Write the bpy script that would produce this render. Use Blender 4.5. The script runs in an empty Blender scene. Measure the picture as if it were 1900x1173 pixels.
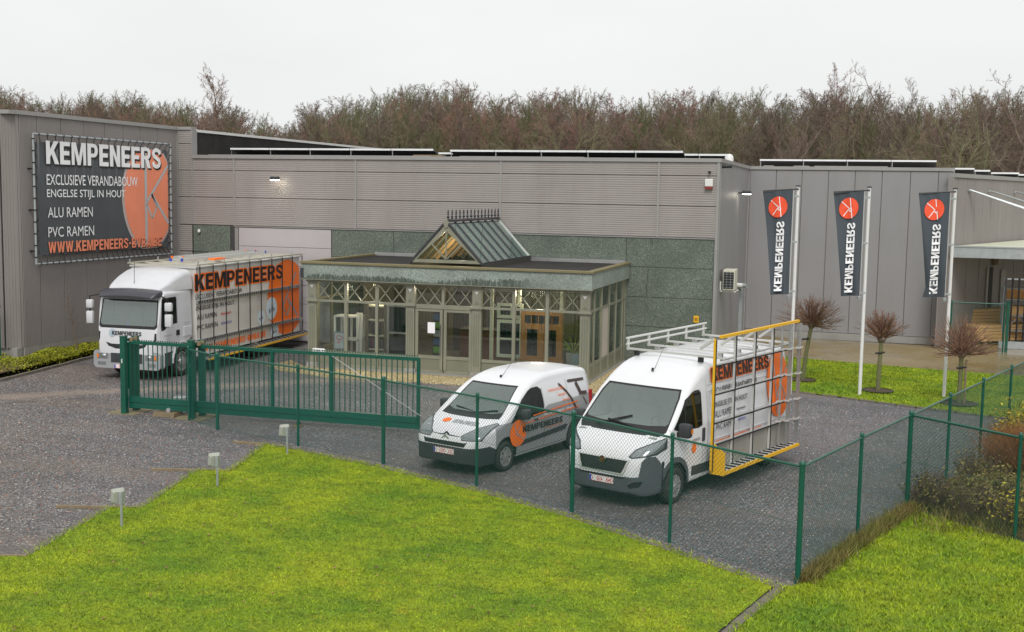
import bpy, bmesh, math, random
import numpy as np
from mathutils import Vector, Matrix
random.seed(7); rng = np.random.default_rng(7)
PI = math.pi
sc = bpy.context.scene
col = sc.collection

# ------------------------------------------------------------------ camera, world, sun, exposure
CAM_H = 5.67
cd = bpy.data.cameras.new('camera'); cam = bpy.data.objects.new('camera', cd); col.objects.link(cam)
cd.sensor_width = 36.0; cd.lens = 2157.6/1900*36; cd.clip_start = 0.1; cd.clip_end = 3000
_y, _p, _r = [math.radians(a) for a in (-17.185, 6.018, 0.938)]
_f = Vector((math.sin(_y)*math.cos(_p), math.cos(_y)*math.cos(_p), -math.sin(_p)))
_rt = Vector((math.cos(_y), -math.sin(_y), 0)); _up = _rt.cross(_f)
_r2 = _rt*math.cos(_r)+_up*math.sin(_r); _u2 = -_rt*math.sin(_r)+_up*math.cos(_r)
cam.matrix_world = Matrix(((_r2.x, _u2.x, -_f.x, 0), (_r2.y, _u2.y, -_f.y, 0), (_r2.z, _u2.z, -_f.z, CAM_H), (0, 0, 0, 1)))
sc.camera = cam

SUN_EL, SUN_AZ = 48.0, 163.0       # overcast: a broad weak brightness behind the camera, a little to the right
w = bpy.data.worlds.new('World'); sc.world = w; w.use_nodes = True
nt = w.node_tree; nt.nodes.clear()
sky = nt.nodes.new('ShaderNodeTexSky'); sky.sky_type = 'NISHITA'; sky.sun_disc = False
sky.sun_elevation = math.radians(SUN_EL); sky.sun_rotation = math.radians(SUN_AZ)
sky.air_density = 1.0; sky.dust_density = 4.0
hs = nt.nodes.new('ShaderNodeHueSaturation'); hs.inputs['Saturation'].default_value = 0.05
mx = nt.nodes.new('ShaderNodeMix'); mx.data_type = 'RGBA'; mx.inputs[0].default_value = 0.85
mx.inputs[7].default_value = (7.1, 7.2, 7.2, 1)      # the even cloud layer in front of the sky
bg = nt.nodes.new('ShaderNodeBackground'); bg.inputs['Strength'].default_value = 0.1
wo = nt.nodes.new('ShaderNodeOutputWorld')
nt.links.new(sky.outputs[0], hs.inputs['Color']); nt.links.new(hs.outputs[0], mx.inputs[6])
tcw = nt.nodes.new('ShaderNodeTexCoord'); cn_ = nt.nodes.new('ShaderNodeTexNoise'); cn_.inputs['Scale'].default_value = 2.2; cn_.inputs['Detail'].default_value = 4
mpw = nt.nodes.new('ShaderNodeMapping'); mpw.inputs['Scale'].default_value = (1, 1, 3.5); nt.links.new(tcw.outputs['Generated'], mpw.inputs[0]); nt.links.new(mpw.outputs[0], cn_.inputs['Vector'])
mr_ = nt.nodes.new('ShaderNodeMapRange'); mr_.inputs['From Min'].default_value = .3; mr_.inputs['From Max'].default_value = .7; mr_.inputs['To Min'].default_value = .955; mr_.inputs['To Max'].default_value = 1.045
nt.links.new(cn_.outputs['Fac'], mr_.inputs['Value'])
m2w = nt.nodes.new('ShaderNodeMix'); m2w.data_type = 'RGBA'; m2w.blend_type = 'MULTIPLY'; m2w.inputs[0].default_value = 1
nt.links.new(mx.outputs[2], m2w.inputs[6]); nt.links.new(mr_.outputs[0], m2w.inputs[7]); nt.links.new(m2w.outputs[2], bg.inputs['Color']); nt.links.new(bg.outputs[0], wo.inputs[0])
sl = bpy.data.lights.new('sun', 'SUN'); sl.energy = 1.5; sl.angle = math.radians(24); sl.color = (1, .97, .93)
so = bpy.data.objects.new('sun', sl); col.objects.link(so)
_a = math.radians(SUN_AZ); _e = math.radians(SUN_EL)
_d = Vector((math.sin(_a)*math.cos(_e), math.cos(_a)*math.cos(_e), math.sin(_e)))
so.rotation_euler = _d.to_track_quat('Z', 'Y').to_euler()
sc.view_settings.view_transform = 'Standard'; sc.view_settings.look = 'None'
sc.view_settings.exposure = 0.42; sc.view_settings.gamma = 1.0; sc.view_settings.use_curve_mapping = False

# ------------------------------------------------------------------ object helpers
def obj(name, me, m=None, parent=None):
    o = bpy.data.objects.new(name, me); col.objects.link(o)
    if m is not None and me is not None and not me.materials: me.materials.append(m)
    if parent is not None: o.parent = parent
    return o
def tag(o, label=None, cat=None, group=None, kind=None):
    if label: o['label'] = label
    if cat: o['category'] = cat
    if group: o['group'] = group
    if kind: o['kind'] = kind
    return o
def thing(name, label, cat, loc=(0, 0, 0), rz=0, group=None):
    o = bpy.data.objects.new(name, None); col.objects.link(o)
    o.location = loc; o.rotation_euler = (0, 0, rz); o.empty_display_size = 0.2
    return tag(o, label, cat, group)
def copy_tree(o, parent=None, **kw):
    c = o.copy(); col.objects.link(c); c.parent = parent
    for ch in list(o.children): copy_tree(ch, c)
    return c
def root(o):
    while o.parent is not None: o = o.parent
    return o
def np_mesh(name, V, F):
    V = np.asarray(V, dtype=np.float32); F = np.asarray(F, dtype=np.int32); k = F.shape[1]
    me = bpy.data.meshes.new(name); me.vertices.add(len(V)); me.vertices.foreach_set('co', V.ravel())
    me.loops.add(F.size); me.loops.foreach_set('vertex_index', F.ravel())
    me.polygons.add(len(F)); me.polygons.foreach_set('loop_start', np.arange(0, F.size, k, dtype=np.int32))
    me.polygons.foreach_set('loop_total', np.full(len(F), k, dtype=np.int32))
    me.update(calc_edges=True); return me
class MB:
    """collects shapes and links them as one mesh object"""
    def __init__(s): s.v = []; s.f = []
    def add(s, vs, fs):
        n = len(s.v); s.v += [tuple(map(float, p)) for p in vs]; s.f += [tuple(i+n for i in f) for f in fs]; return s
    def box(s, x0, x1, y0, y1, z0, z1):
        return s.add([(x0, y0, z0), (x1, y0, z0), (x1, y1, z0), (x0, y1, z0), (x0, y0, z1), (x1, y0, z1), (x1, y1, z1), (x0, y1, z1)],
                     [(0, 3, 2, 1), (4, 5, 6, 7), (0, 1, 5, 4), (1, 2, 6, 5), (2, 3, 7, 6), (3, 0, 4, 7)])
    def bar(s, p, q, a, b=None, up=(0, 0, 1)):
        """square bar from p to q, width a, height b"""
        b = a if b is None else b
        p = Vector(p); q = Vector(q); d = (q-p).normalized(); u = Vector(up)
        if abs(d.dot(u)) > .98: u = Vector((1, 0, 0))
        sd = d.cross(u).normalized(); u = sd.cross(d).normalized()
        vs = [e+sd*(i*a/2)+u*(j*b/2) for e in (p, q) for i, j in ((-1, -1), (1, -1), (1, 1), (-1, 1))]
        return s.add(vs, [(0, 1, 2, 3), (7, 6, 5, 4), (0, 4, 5, 1), (1, 5, 6, 2), (2, 6, 7, 3), (3, 7, 4, 0)])
    def tube(s, pts, r, n=8, r2=None, cap=True):
        pts = [Vector(p) for p in pts]; m = len(pts); vs = []
        for i, p in enumerate(pts):
            d = (pts[min(i+1, m-1)]-pts[max(i-1, 0)]).normalized()
            u = Vector((0, 0, 1)) if abs(d.z) < .9 else Vector((1, 0, 0))
            a = d.cross(u).normalized(); b = d.cross(a).normalized()
            rr = r if r2 is None else r+(r2-r)*i/(m-1)
            vs += [p+(a*math.cos(2*PI*k/n)+b*math.sin(2*PI*k/n))*rr for k in range(n)]
        fs = [(i*n+k, i*n+(k+1) % n, (i+1)*n+(k+1) % n, (i+1)*n+k) for i in range(m-1) for k in range(n)]
        if cap: fs += [tuple(range(n-1, -1, -1)), tuple((m-1)*n+k for k in range(n))]
        return s.add(vs, fs)
    def lathe(s, prof, c, axis='z', n=24):
        """prof: list of (radius, offset along axis)"""
        vs = []
        for r, h in prof:
            for k in range(n):
                a = 2*PI*k/n; x, y = r*math.cos(a), r*math.sin(a)
                vs.append({'z': (c[0]+x, c[1]+y, c[2]+h), 'y': (c[0]+x, c[1]+h, c[2]+y), 'x': (c[0]+h, c[1]+x, c[2]+y)}[axis])
        m = len(prof)
        return s.add(vs, [(i*n+k, i*n+(k+1) % n, (i+1)*n+(k+1) % n, (i+1)*n+k) for i in range(m-1) for k in range(n)])
    def prism(s, poly, d, plane='xz', t=(0, 1)):
        """poly in 2D extruded along the third axis between t[0] and t[1]"""
        def P(a, b, c): return {'xz': (a, c, b), 'xy': (a, b, c), 'yz': (c, a, b)}[plane]
        n = len(poly)
        vs = [P(a, b, t[0]) for a, b in poly]+[P(a, b, t[1]) for a, b in poly]
        fs = [tuple(range(n)), tuple(range(2*n-1, n-1, -1))]+[(i, (i+1) % n, n+(i+1) % n, n+i) for i in range(n)]
        return s.add(vs, fs)
    def face(s, vs): return s.add(vs, [tuple(range(len(vs)))])
    def extr(s, prof, a, b, fn):
        """open profile [(d,h)] swept from a to b; fn(t,d,h)->point"""
        n = len(prof); vs = [fn(t, d, h) for t in (a, b) for d, h in prof]
        return s.add(vs, [(i, i+1, n+i+1, n+i) for i in range(n-1)])
    def build(s, name, m, parent=None, smooth=False, world=True, fix=True, bevel=0):
        vs = s.v
        if parent is not None and world:
            R = root(parent); L = R.location; a = -R.rotation_euler.z; c, sn = math.cos(a), math.sin(a)
            vs = [((x-L.x)*c-(y-L.y)*sn, (x-L.x)*sn+(y-L.y)*c, z-L.z) for x, y, z in vs]
        me = bpy.data.meshes.new(name); me.from_pydata(vs, [], s.f)
        if fix or bevel:
            bm = bmesh.new(); bm.from_mesh(me)
            if bevel:
                bmesh.ops.bevel(bm, geom=[e for e in bm.edges if len(e.link_faces) == 2 and e.calc_face_angle(0) > .6], offset=bevel, segments=2, profile=.5, affect='EDGES', clamp_overlap=True)
            bmesh.ops.recalc_face_normals(bm, faces=bm.faces); bm.to_mesh(me); bm.free()
        if smooth:
            me.shade_smooth(); me.set_sharp_from_angle(angle=math.radians(40))
        return obj(name, me, m, parent)

# ------------------------------------------------------------------ materials
def lin(r, g, b): return tuple(((c/255)/12.92 if c/255 <= .04045 else ((c/255+.055)/1.055)**2.4) for c in (r, g, b))
def new_mat(name):
    m = bpy.data.materials.new(name); m.use_nodes = True; t = m.node_tree
    b = t.nodes['Principled BSDF']; return m, t, b
def N(t, ty, **kw):
    n = t.nodes.new(ty)
    for k, v in kw.items(): setattr(n, k, v)
    return n
def mixc(t, fac, a, b, mode='MIX'):
    n = N(t, 'ShaderNodeMix', data_type='RGBA', blend_type=mode)
    for s_, v in ((0, fac), (6, a), (7, b)):
        if hasattr(v, 'links') or isinstance(v, bpy.types.NodeSocket): t.links.new(v, n.inputs[s_])
        else: n.inputs[s_].default_value = (*v, 1) if isinstance(v, tuple) and len(v) == 3 else v
    return n.outputs[2]
def coords(t, scale=(1, 1, 1), kind='Object'):
    tc = N(t, 'ShaderNodeTexCoord'); mp = N(t, 'ShaderNodeMapping'); mp.inputs['Scale'].default_value = scale
    t.links.new(tc.outputs[kind], mp.inputs[0]); return mp.outputs[0]
def noise(t, vec, scale, detail=4, rough=.6):
    n = N(t, 'ShaderNodeTexNoise'); n.inputs['Scale'].default_value = scale; n.inputs['Detail'].default_value = detail
    n.inputs['Roughness'].default_value = rough; t.links.new(vec, n.inputs['Vector']); return n.outputs['Fac']
def ramp(t, fac, *stops):
    r = N(t, 'ShaderNodeValToRGB'); e = r.color_ramp.elements
    while len(e) < len(stops): e.new(0.5)
    for i, (p, c) in enumerate(stops):
        e[i].position = p; e[i].color = (*c, 1) if isinstance(c, tuple) else (c, c, c, 1)
    t.links.new(fac, r.inputs[0]); return r.outputs[0]
def bump(t, b, h, strength=.3, dist=.02):
    n = N(t, 'ShaderNodeBump'); n.inputs['Strength'].default_value = strength; n.inputs['Distance'].default_value = dist
    t.links.new(h, n.inputs['Height']); t.links.new(n.outputs[0], b.inputs['Normal'])
def mul(t, a, k, op='MULTIPLY'):
    n = N(t, 'ShaderNodeMath', operation=op)
    for i, v in enumerate((a, k)):
        if isinstance(v, bpy.types.NodeSocket): t.links.new(v, n.inputs[i])
        else: n.inputs[i].default_value = v
    return n.outputs[0]
def mat(name, c, rough=.5, metal=0, var=.12, scale=1.5, dirt=None, dirt_amt=.5, dscale=(1, 1, 1), bmp=0, bscale=60, coat=0, island=0, streak=0):
    m, t, b = new_mat(name); v = coords(t)
    n = noise(t, v, scale)
    out = mixc(t, n, tuple(x*(1-var) for x in c), tuple(min(1, x*(1+var)) for x in c))
    if dirt:
        dv = coords(t, dscale); dn = noise(t, dv, 1.0, 6, .7)
        f = ramp(t, dn, (.45, 0.0), (.75, dirt_amt)); out = mixc(t, f, out, dirt)
    if island:
        g = N(t, 'ShaderNodeNewGeometry')
        f = ramp(t, g.outputs['Random Per Island'], (0, 1-island), (1, 1+island))
        out = mixc(t, 1.0, out, f, 'MULTIPLY')
    t.links.new(out, b.inputs['Base Color'])
    rn = ramp(t, n, (0.2, max(0, rough-.08)), (.8, min(1, rough+.08))); t.links.new(rn, b.inputs['Roughness'])
    b.inputs['Metallic'].default_value = metal
    if coat: b.inputs['Coat Weight'].default_value = coat; b.inputs['Coat Roughness'].default_value = .08
    if bmp: bump(t, b, noise(t, v, bscale, 3), bmp, .01)
    return m
def glass_mat(name, tint=(.7, .75, .72), refl=.5, base=.06, haze=0.0, hcol=(.5, .55, .53)):
    m = bpy.data.materials.new(name); m.use_nodes = True; t = m.node_tree; t.nodes.clear()
    o = N(t, 'ShaderNodeOutputMaterial'); tr = N(t, 'ShaderNodeBsdfTransparent'); tr.inputs[0].default_value = (*tint, 1)
    gl = N(t, 'ShaderNodeBsdfGlossy'); gl.inputs['Roughness'].default_value = .02; gl.inputs[0].default_value = (.95, 1, .98, 1)
    fr = N(t, 'ShaderNodeFresnel'); fr.inputs[0].default_value = 1.5
    v = coords(t); n = noise(t, v, .7, 2); f2 = mul(t, mul(t, fr.outputs[0], refl), ramp(t, n, (.3, .8), (.7, 1.2)))
    f3 = mul(t, f2, base, 'ADD')
    ms = N(t, 'ShaderNodeMixShader'); t.links.new(f3, ms.inputs[0]); t.links.new(tr.outputs[0], ms.inputs[1]); t.links.new(gl.outputs[0], ms.inputs[2])
    last = ms.outputs[0]
    if haze:
        df = N(t, 'ShaderNodeBsdfDiffuse'); df.inputs[0].default_value = (*hcol, 1)
        m2 = N(t, 'ShaderNodeMixShader'); m2.inputs[0].default_value = haze; t.links.new(last, m2.inputs[1]); t.links.new(df.outputs[0], m2.inputs[2]); last = m2.outputs[0]
    t.links.new(last, o.inputs[0]); return m
def emit_mat(name, c, s):
    m, t, b = new_mat(name); b.inputs['Base Color'].default_value = (*c, 1); b.inputs['Emission Color'].default_value = (*c, 1); b.inputs['Emission Strength'].default_value = s; return m

M = {}
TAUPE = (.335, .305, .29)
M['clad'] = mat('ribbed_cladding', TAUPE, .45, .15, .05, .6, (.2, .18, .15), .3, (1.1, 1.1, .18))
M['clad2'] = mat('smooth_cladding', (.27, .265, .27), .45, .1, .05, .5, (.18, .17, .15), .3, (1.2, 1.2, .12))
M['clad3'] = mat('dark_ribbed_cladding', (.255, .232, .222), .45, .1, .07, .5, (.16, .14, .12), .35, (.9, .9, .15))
M['coping'] = mat('coping_metal', (.34, .33, .32), .4, .3, .08, 2)
M['joint'] = mat('dark_joint', (.05, .05, .05), .7)
M['membrane'] = mat('roof_membrane', (.014, .013, .013), .92, 0, .3, 3, (.05, .045, .03), .6, (1.5, 1.5, 1.5))
M['door_p'] = mat('door_panel', (.47, .44, .45), .45, .05, .04, .8, (.3, .28, .26), .15, (.8, .8, .4))
M['white_trim'] = mat('white_trim', (.7, .7, .68), .4)
M['conc'] = mat('concrete', (.3, .29, .27), .85, 0, .15, 4, (.12, .12, .08), .5, (2, 2, 2), .2, 80)
M['sage'] = mat('sage_paint', (.235, .235, .178), .4, 0, .08, 2, (.1, .1, .07), .35, (2, 2, .6))
M['sage_d'] = mat('sage_panel', (.185, .188, .137), .45, 0, .08, 2, (.09, .09, .06), .3, (2, 2, .6))
M['black'] = mat('black_rubber', (.012, .012, .013), .6)
M['plastic'] = mat('dark_plastic', (.035, .037, .042), .5, 0, .15, 4, (.1, .1, .09), .25, (3, 3, 3))
M['green'] = mat('green_coating', (.004, .085, .055), .35, 0, .12, 3, (.02, .06, .04), .4, (6, 6, 2))
M['wire'] = mat('green_wire', (.008, .1, .075), .4)
M['alu'] = mat('aluminium', (.45, .45, .44), .35, .7, .08, 4)
M['alu_w'] = mat('bright_aluminium', (.62, .62, .6), .4, .4, .08, 4)
M['galv'] = mat('galvanised_steel', (.4, .43, .44), .45, .5, .2, 6)
M['timber'] = mat('weathered_timber', (.22, .17, .1), .85, 0, .25, 6, (.1, .08, .05), .5, (4, 4, 4))
M['van_white'] = mat('white_car_paint', (.68, .69, .71), .35, 0, .015, 1, (.45, .44, .4), .1, (1.2, 1.2, 1.8), coat=.35)
M['van_silver'] = mat('silver_car_paint', (.36, .37, .385), .35, .25, .02, 1, (.3, .29, .26), .18, (1.2, 1.2, 1.8), coat=.35)
M['truck_white'] = mat('truck_paint', (.58, .585, .61), .35, 0, .03, 1, (.35, .34, .3), .2, (1.2, 1.2, 1.8), coat=.3)
M['box_silver'] = mat('truck_box_panel', (.58, .56, .53), .4, .0, .05, .8, (.3, .28, .25), .2, (1, 1, 1))
M['tyre'] = mat('tyre', (.02, .02, .02), .85, 0, .2, 10, (.07, .065, .055), .4, (8, 8, 8))
M['rim'] = mat('wheel_silver', (.42, .42, .42), .35, .6, .1, 6)
M['orange'] = mat('orange_print', (.93, .175, .008), .5, 0, .02)
M['black_print'] = mat('black_print', (.012, .012, .014), .5)
M['white_print'] = mat('white_print', (.85, .85, .86), .5)
M['grey_print'] = mat('grey_print', (.3, .31, .33), .5)
M['yellow'] = mat('yellow_paint', (.75, .42, .01), .45, 0, .06)
M['blue_print'] = mat('blue_print', (.03, .06, .4), .5)
M['red_print'] = mat('red_print', (.6, .03, .03), .5)
M['chrome'] = mat('chrome', (.7, .7, .7), .15, 1)
M['lens'] = mat('headlamp_lens', (.27, .29, .3), .1, .5, .3, 12)
M['red_lens'] = mat('red_lens', (.4, .01, .01), .2)
M['amber'] = mat('amber_lens', (.7, .2, .02), .25)
M['plate'] = mat('number_plate', (.8, .8, .78), .4)
M['seat'] = mat('seat_fabric', (.22, .25, .25), .9, 0, .2, 5)
M['dash'] = mat('dashboard', (.24, .27, .25), .7, 0, .25, 4)
M['wood'] = mat('stained_wood', (.42, .2, .05), .45, 0, .15, 5)
M['cream'] = mat('cream_paint', (.6, .62, .48), .45)
M['rack_beige'] = mat('beige_rack', (.42, .4, .32), .5)
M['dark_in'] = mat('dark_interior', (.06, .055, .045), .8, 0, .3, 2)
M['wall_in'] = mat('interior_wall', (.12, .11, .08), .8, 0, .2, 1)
M['pot'] = mat('grey_planter', (.34, .41, .44), .5)
M['glass'] = glass_mat('window_glass', (.93, .96, .94), .8, .035)
M['vglass'] = glass_mat('windscreen_glass', (.6, .72, .67), 1.0, .14, .09, (.42, .55, .5))  # diffuse haze share paints a pale sky reflection into the windscreens
M['sglass'] = glass_mat('side_glass', (.3, .36, .35), .9, .04)
M['sleeve'] = mat('flag_fabric', (.058, .072, .085), .75, 0, .15, 2)
M['logo_orange'] = mat('flag_orange', (.85, .09, .03), .7, 0, .05)
def agg_mat(name, dark, light, z0=None, dense=38):
    """exposed-aggregate concrete; optional black algae runs rising from z0"""
    m, t, b = new_mat(name); v = coords(t)
    vo = N(t, 'ShaderNodeTexVoronoi'); vo.inputs['Scale'].default_value = dense; t.links.new(v, vo.inputs['Vector'])
    sp = N(t, 'ShaderNodeSeparateColor'); t.links.new(vo.outputs['Color'], sp.inputs[0])
    c = mixc(t, ramp(t, sp.outputs[0], (.25, 0), (.9, 1)), dark, light)
    c = mixc(t, ramp(t, sp.outputs[1], (.86, 0), (.9, .7)), c, (.3, .32, .26))
    c = mixc(t, ramp(t, noise(t, v, .9, 5), (.35, 0), (.75, .55)), c, tuple(x*.55 for x in dark))
    if z0 is not None:
        sx = N(t, 'ShaderNodeSeparateXYZ'); t.links.new(v, sx.inputs[0])
        a = noise(t, coords(t, (1, 1, .02)), .5, 2); f = noise(t, coords(t, (1, 1, .05)), 16, 2); f2 = noise(t, coords(t, (1, 1, .12)), 34, 2)
        h = mul(t, mul(t, mul(t, a, .7), mul(t, f, .3), 'ADD'), -.29, 'ADD')
        d = mul(t, h, mul(t, sx.outputs[2], -z0, 'ADD'), 'SUBTRACT')
        k = mul(t, ramp(t, d, (.0, 0.0), (.05, .9)), ramp(t, f2, (.3, .35), (.55, 1)))
        k = mul(t, k, ramp(t, mul(t, mul(t, sx.outputs[0], 5, 'ADD'), .1), (.72, 1), (.85, 0))); c = mixc(t, k, c, (.035, .05, .035))
    t.links.new(c, b.inputs['Base Color']); b.inputs['Roughness'].default_value = .75
    bump(t, b, vo.outputs['Distance'], .4, .01); return m
M['agg_wall'] = agg_mat('green_aggregate_concrete', (.09, .115, .094), (.165, .195, .16), None, 45)
M['agg_frieze'] = agg_mat('grey_aggregate_frieze', (.2, .24, .212), (.36, .41, .37), 2.83, 40)

def gravel_mat(name, cs, red=.05, white=.04, sc_=30, sand=None, moss=True):
    m, t, b = new_mat(name); v = coords(t)
    vo = N(t, 'ShaderNodeTexVoronoi'); vo.inputs['Scale'].default_value = sc_; t.links.new(v, vo.inputs['Vector'])
    sp = N(t, 'ShaderNodeSeparateColor'); t.links.new(vo.outputs['Color'], sp.inputs[0])
    c = mixc(t, sp.outputs[0], cs[0], cs[1])
    c = mixc(t, ramp(t, sp.outputs[1], (1-red-.005, 0), (1-red, 1)), c, cs[2])
    c = mixc(t, ramp(t, sp.outputs[2], (1-white-.005, 0), (1-white, 1)), c, cs[3])
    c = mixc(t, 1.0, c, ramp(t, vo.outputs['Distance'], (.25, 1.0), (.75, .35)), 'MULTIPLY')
    big = noise(t, v, .22, 5, .65)
    c = mixc(t, 1.0, c, ramp(t, big, (.3, .72), (.7, 1.22)), 'MULTIPLY')
    if moss:
        mo = ramp(t, noise(t, v, .5, 6, .75), (.62, 0), (.74, .4)); c = mixc(t, mo, c, (.07, .085, .02))
        rd = ramp(t, noise(t, coords(t, (.35, 1, 1)), .45, 4, .6), (.48, 0), (.72, .5)); c = mixc(t, rd, c, (.2, .15, .115))
        wt = ramp(t, noise(t, coords(t, (.22, 1.5, 1)), .7, 5, .7), (.52, 0), (.62, .45)); c = mixc(t, wt, c, (.065, .062, .066))
        sx = N(t, 'ShaderNodeSeparateXYZ'); t.links.new(v, sx.inputs[0])      # browner, trampled stones on the approach outside the gate
        ff = mul(t, mul(t, sx.outputs[0], -.06), mul(t, mul(t, sx.outputs[1], -.055), mul(t, noise(t, v, .35, 4), .35), 'ADD'), 'ADD')
        c = mixc(t, ramp(t, mul(t, ff, .5, 'ADD'), (.2, 0), (.7, .95)), c, mixc(t, 1.0, c, (1.22, 1.13, 1.0), 'MULTIPLY'))
    rough = .55
    if sand:
        at = N(t, 'ShaderNodeAttribute', attribute_name='edge'); nn = noise(t, v, 2.5, 6, .7)
        f = ramp(t, mul(t, at.outputs['Fac'], mul(t, nn, 1.4), 'MULTIPLY'), (.28, 0), (.6, .75)); c = mixc(t, f, c, sand)
    t.links.new(c, b.inputs['Base Color']); b.inputs['Roughness'].default_value = rough
    bump(t, b, vo.outputs['Distance'], .7, .02); return m
GR = ((.066, .067, .072), (.285, .283, .298), (.33, .15, .09), (.5, .48, .47))
M['gravel'] = gravel_mat('grey_slate_gravel', GR, .04, .03, 34)
M['track'] = gravel_mat('sandy_track', GR, .05, .035, 26, (.27, .21, .165))
M['ygravel'] = gravel_mat('yellow_gravel', ((.33, .25, .1), (.62, .5, .26), (.3, .15, .05), (.7, .66, .5)), .06, .1, 26, None, False)
def grass_base(name, a, bb, c3):
    m, t, b = new_mat(name); v = coords(t)
    c = mixc(t, ramp(t, noise(t, v, .55, 6, .7), (.35, 0), (.65, 1)), a, bb)
    c = mixc(t, ramp(t, noise(t, v, 3.0, 5, .7), (.55, 0), (.75, .8)), c, c3)
    c = mixc(t, 1.0, c, ramp(t, noise(t, v, 14, 4, .7), (.3, .6), (.7, 1.3)), 'MULTIPLY')
    t.links.new(c, b.inputs['Base Color']); b.inputs['Roughness'].default_value = .9
    bump(t, b, noise(t, v, 30, 3), .8, .04); return m
M['lawn'] = grass_base('lawn_soil_and_moss', (.11, .21, .006), (.25, .31, .006), (.32, .3, .012))
M['field'] = grass_base('field_ground', (.06, .07, .02), (.09, .08, .03), (.1, .07, .03))
def blade_mat(name, c1, c2, c3, sc_=.55):
    m, t, b = new_mat(name); v = coords(t)
    g = N(t, 'ShaderNodeNewGeometry')
    c = mixc(t, ramp(t, noise(t, v, sc_, 6, .7), (.35, 0), (.65, 1)), c1, c2)
    c = mixc(t, ramp(t, noise(t, v, 3.0, 5, .7), (.58, 0), (.75, .7)), c, c3)
    c = mixc(t, ramp(t, noise(t, coords(t, (1, 1.7, 1)), 1.6, 8, .8), (.48, 0), (.62, .8)), c, tuple(x*.45 for x in c1))
    c = mixc(t, 1.0, c, ramp(t, g.outputs['Random Per Island'], (0, .6), (1, 1.4)), 'MULTIPLY')
    t.links.new(c, b.inputs['Base Color']); b.inputs['Roughness'].default_value = .7; return m
M['blade'] = blade_mat('grass_blade', (.15, .27, .003), (.35, .42, .004), (.47, .42, .012))
M['leafy'] = blade_mat('hedge_leaf', (.17, .21, .01), (.4, .38, .015), (.09, .13, .01), 3)
M['dryg'] = blade_mat('dry_grass', (.22, .17, .05), (.12, .15, .02), (.28, .2, .07), 2)
M['twig_b'] = blade_mat('brown_twig', (.13, .085, .055), (.18, .115, .08), (.09, .06, .035), 2)
M['redg'] = blade_mat('rust_grass', (.24, .10, .04), (.3, .14, .05), (.14, .06, .03), 4)
M['shrubleaf'] = blade_mat('shrub_leaf', (.17, .17, .03), (.22, .15, .04), (.45, .3, .02), 2)
def wet_mat():
    m, t, b = new_mat('wet_concrete'); v = coords(t)
    c = mixc(t, ramp(t, noise(t, v, .25, 5), (.35, 0), (.65, 1)), (.2, .145, .055), (.27, .22, .135))
    c = mixc(t, ramp(t, noise(t, v, 1.2, 6, .7), (.55, 0), (.7, .5)), c, (.09, .075, .045))
    t.links.new(c, b.inputs['Base Color'])
    t.links.new(ramp(t, noise(t, v, .3, 3), (.4, .12), (.6, .6)), b.inputs['Roughness']); return m
M['wet'] = wet_mat()

# ------------------------------------------------------------------ ground
def sheet(name, poly, z, m, kind='structure'):
    b = MB(); b.face([(x, y, z) for x, y in poly]); o = b.build(name, m, fix=False); tag(o, kind=kind)
    bm = bmesh.new(); bm.from_mesh(o.data); bmesh.ops.recalc_face_normals(bm, faces=bm.faces)
    if bm.faces[:] and bm.faces[0].normal.z < 0: bmesh.ops.reverse_faces(bm, faces=bm.faces)
    bmesh.ops.triangulate(bm, faces=bm.faces); bm.to_mesh(o.data); bm.free(); return o
F1 = [(-.84, 17.22), (-2.97, 18.56), (-4.95, 19.83), (-7.15, 20.96), (-9.59, 22.05), (-12.03, 22.93), (-14.6, 23.8), (-15.85, 24.55)]
FR = [(-.84, 17.22), (-.03, 19.75), (.81, 22.2), (1.62, 24.6), (2.44, 27.05), (3.26, 29.5), (4.08, 31.95)]
FS = [(.81, 22.2), (2.5, 20.75), (4.3, 19.2), (6.1, 17.65)]
sheet('ground', [(-1500, -300), (1500, -300), (1500, 2500), (-1500, 2500)], -.03, M['field'])
sheet('gravel_yard', [(-24.1, -5), (-24.1, 27.5), (-24.65, 32.5), (-25.5, 38.9), (-8, 38.95), (-5, 38.95), (-5.0, 45), (-2.5, 42), (-2, 34.7), (-.7, 34.2), (1.3, 33.3), (4.2, 32.3), (.81, 22.2), (-.84, 17.22), (-2.0, 14), (-2, -5)], 0, M['gravel'])
# lighter wheel track: a strip with a feathered edge attribute
tr = [(-30, 20.2), (-26, 22.2), (-22.6, 24.9), (-20.4, 27.1), (-18.0, 29.0), (-15.7, 31.1), (-13.5, 32.2)]
V = []; F = []; E = []
for i, (x, y) in enumerate(tr):
    a = Vector(tr[max(i-1, 0)]); c = Vector(tr[min(i+1, len(tr)-1)]); d = (c-a).normalized(); n = Vector((-d.y, d.x))
    for k in range(5):
        o_ = (k-2)/2*.95; V.append((x+n.x*o_, y+n.y*o_, .006)); E.append(1-abs(k-2)/2)
F = [(i*5+k, i*5+k+1, (i+1)*5+k+1, (i+1)*5+k) for i in range(len(tr)-1) for k in range(4)]
me = np_mesh('dirt_track', V, F); at = me.attributes.new('edge', 'FLOAT', 'POINT'); at.data.foreach_set('value', E)
tag(obj('dirt_track', me, M['track']), kind='structure')
lawn1 = [(-12.74, 22.73), (-12.14, 20.31), (-12.79, 20.06), (-12.16, 17.29), (-12.69, 17.1), (-12.15, 14.36), (-12.6, 14.18), (-12.2, 12.2), (-13, 11.9), (-13, -4), (-1.4, -4), (-2.3, 12.5), (-1.15, 16.95),
         (-3.1, 18.3), (-5.05, 19.55), (-7.25, 20.7), (-9.7, 21.75)]
sheet('front_lawn', lawn1, .03, M['lawn'])
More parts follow.
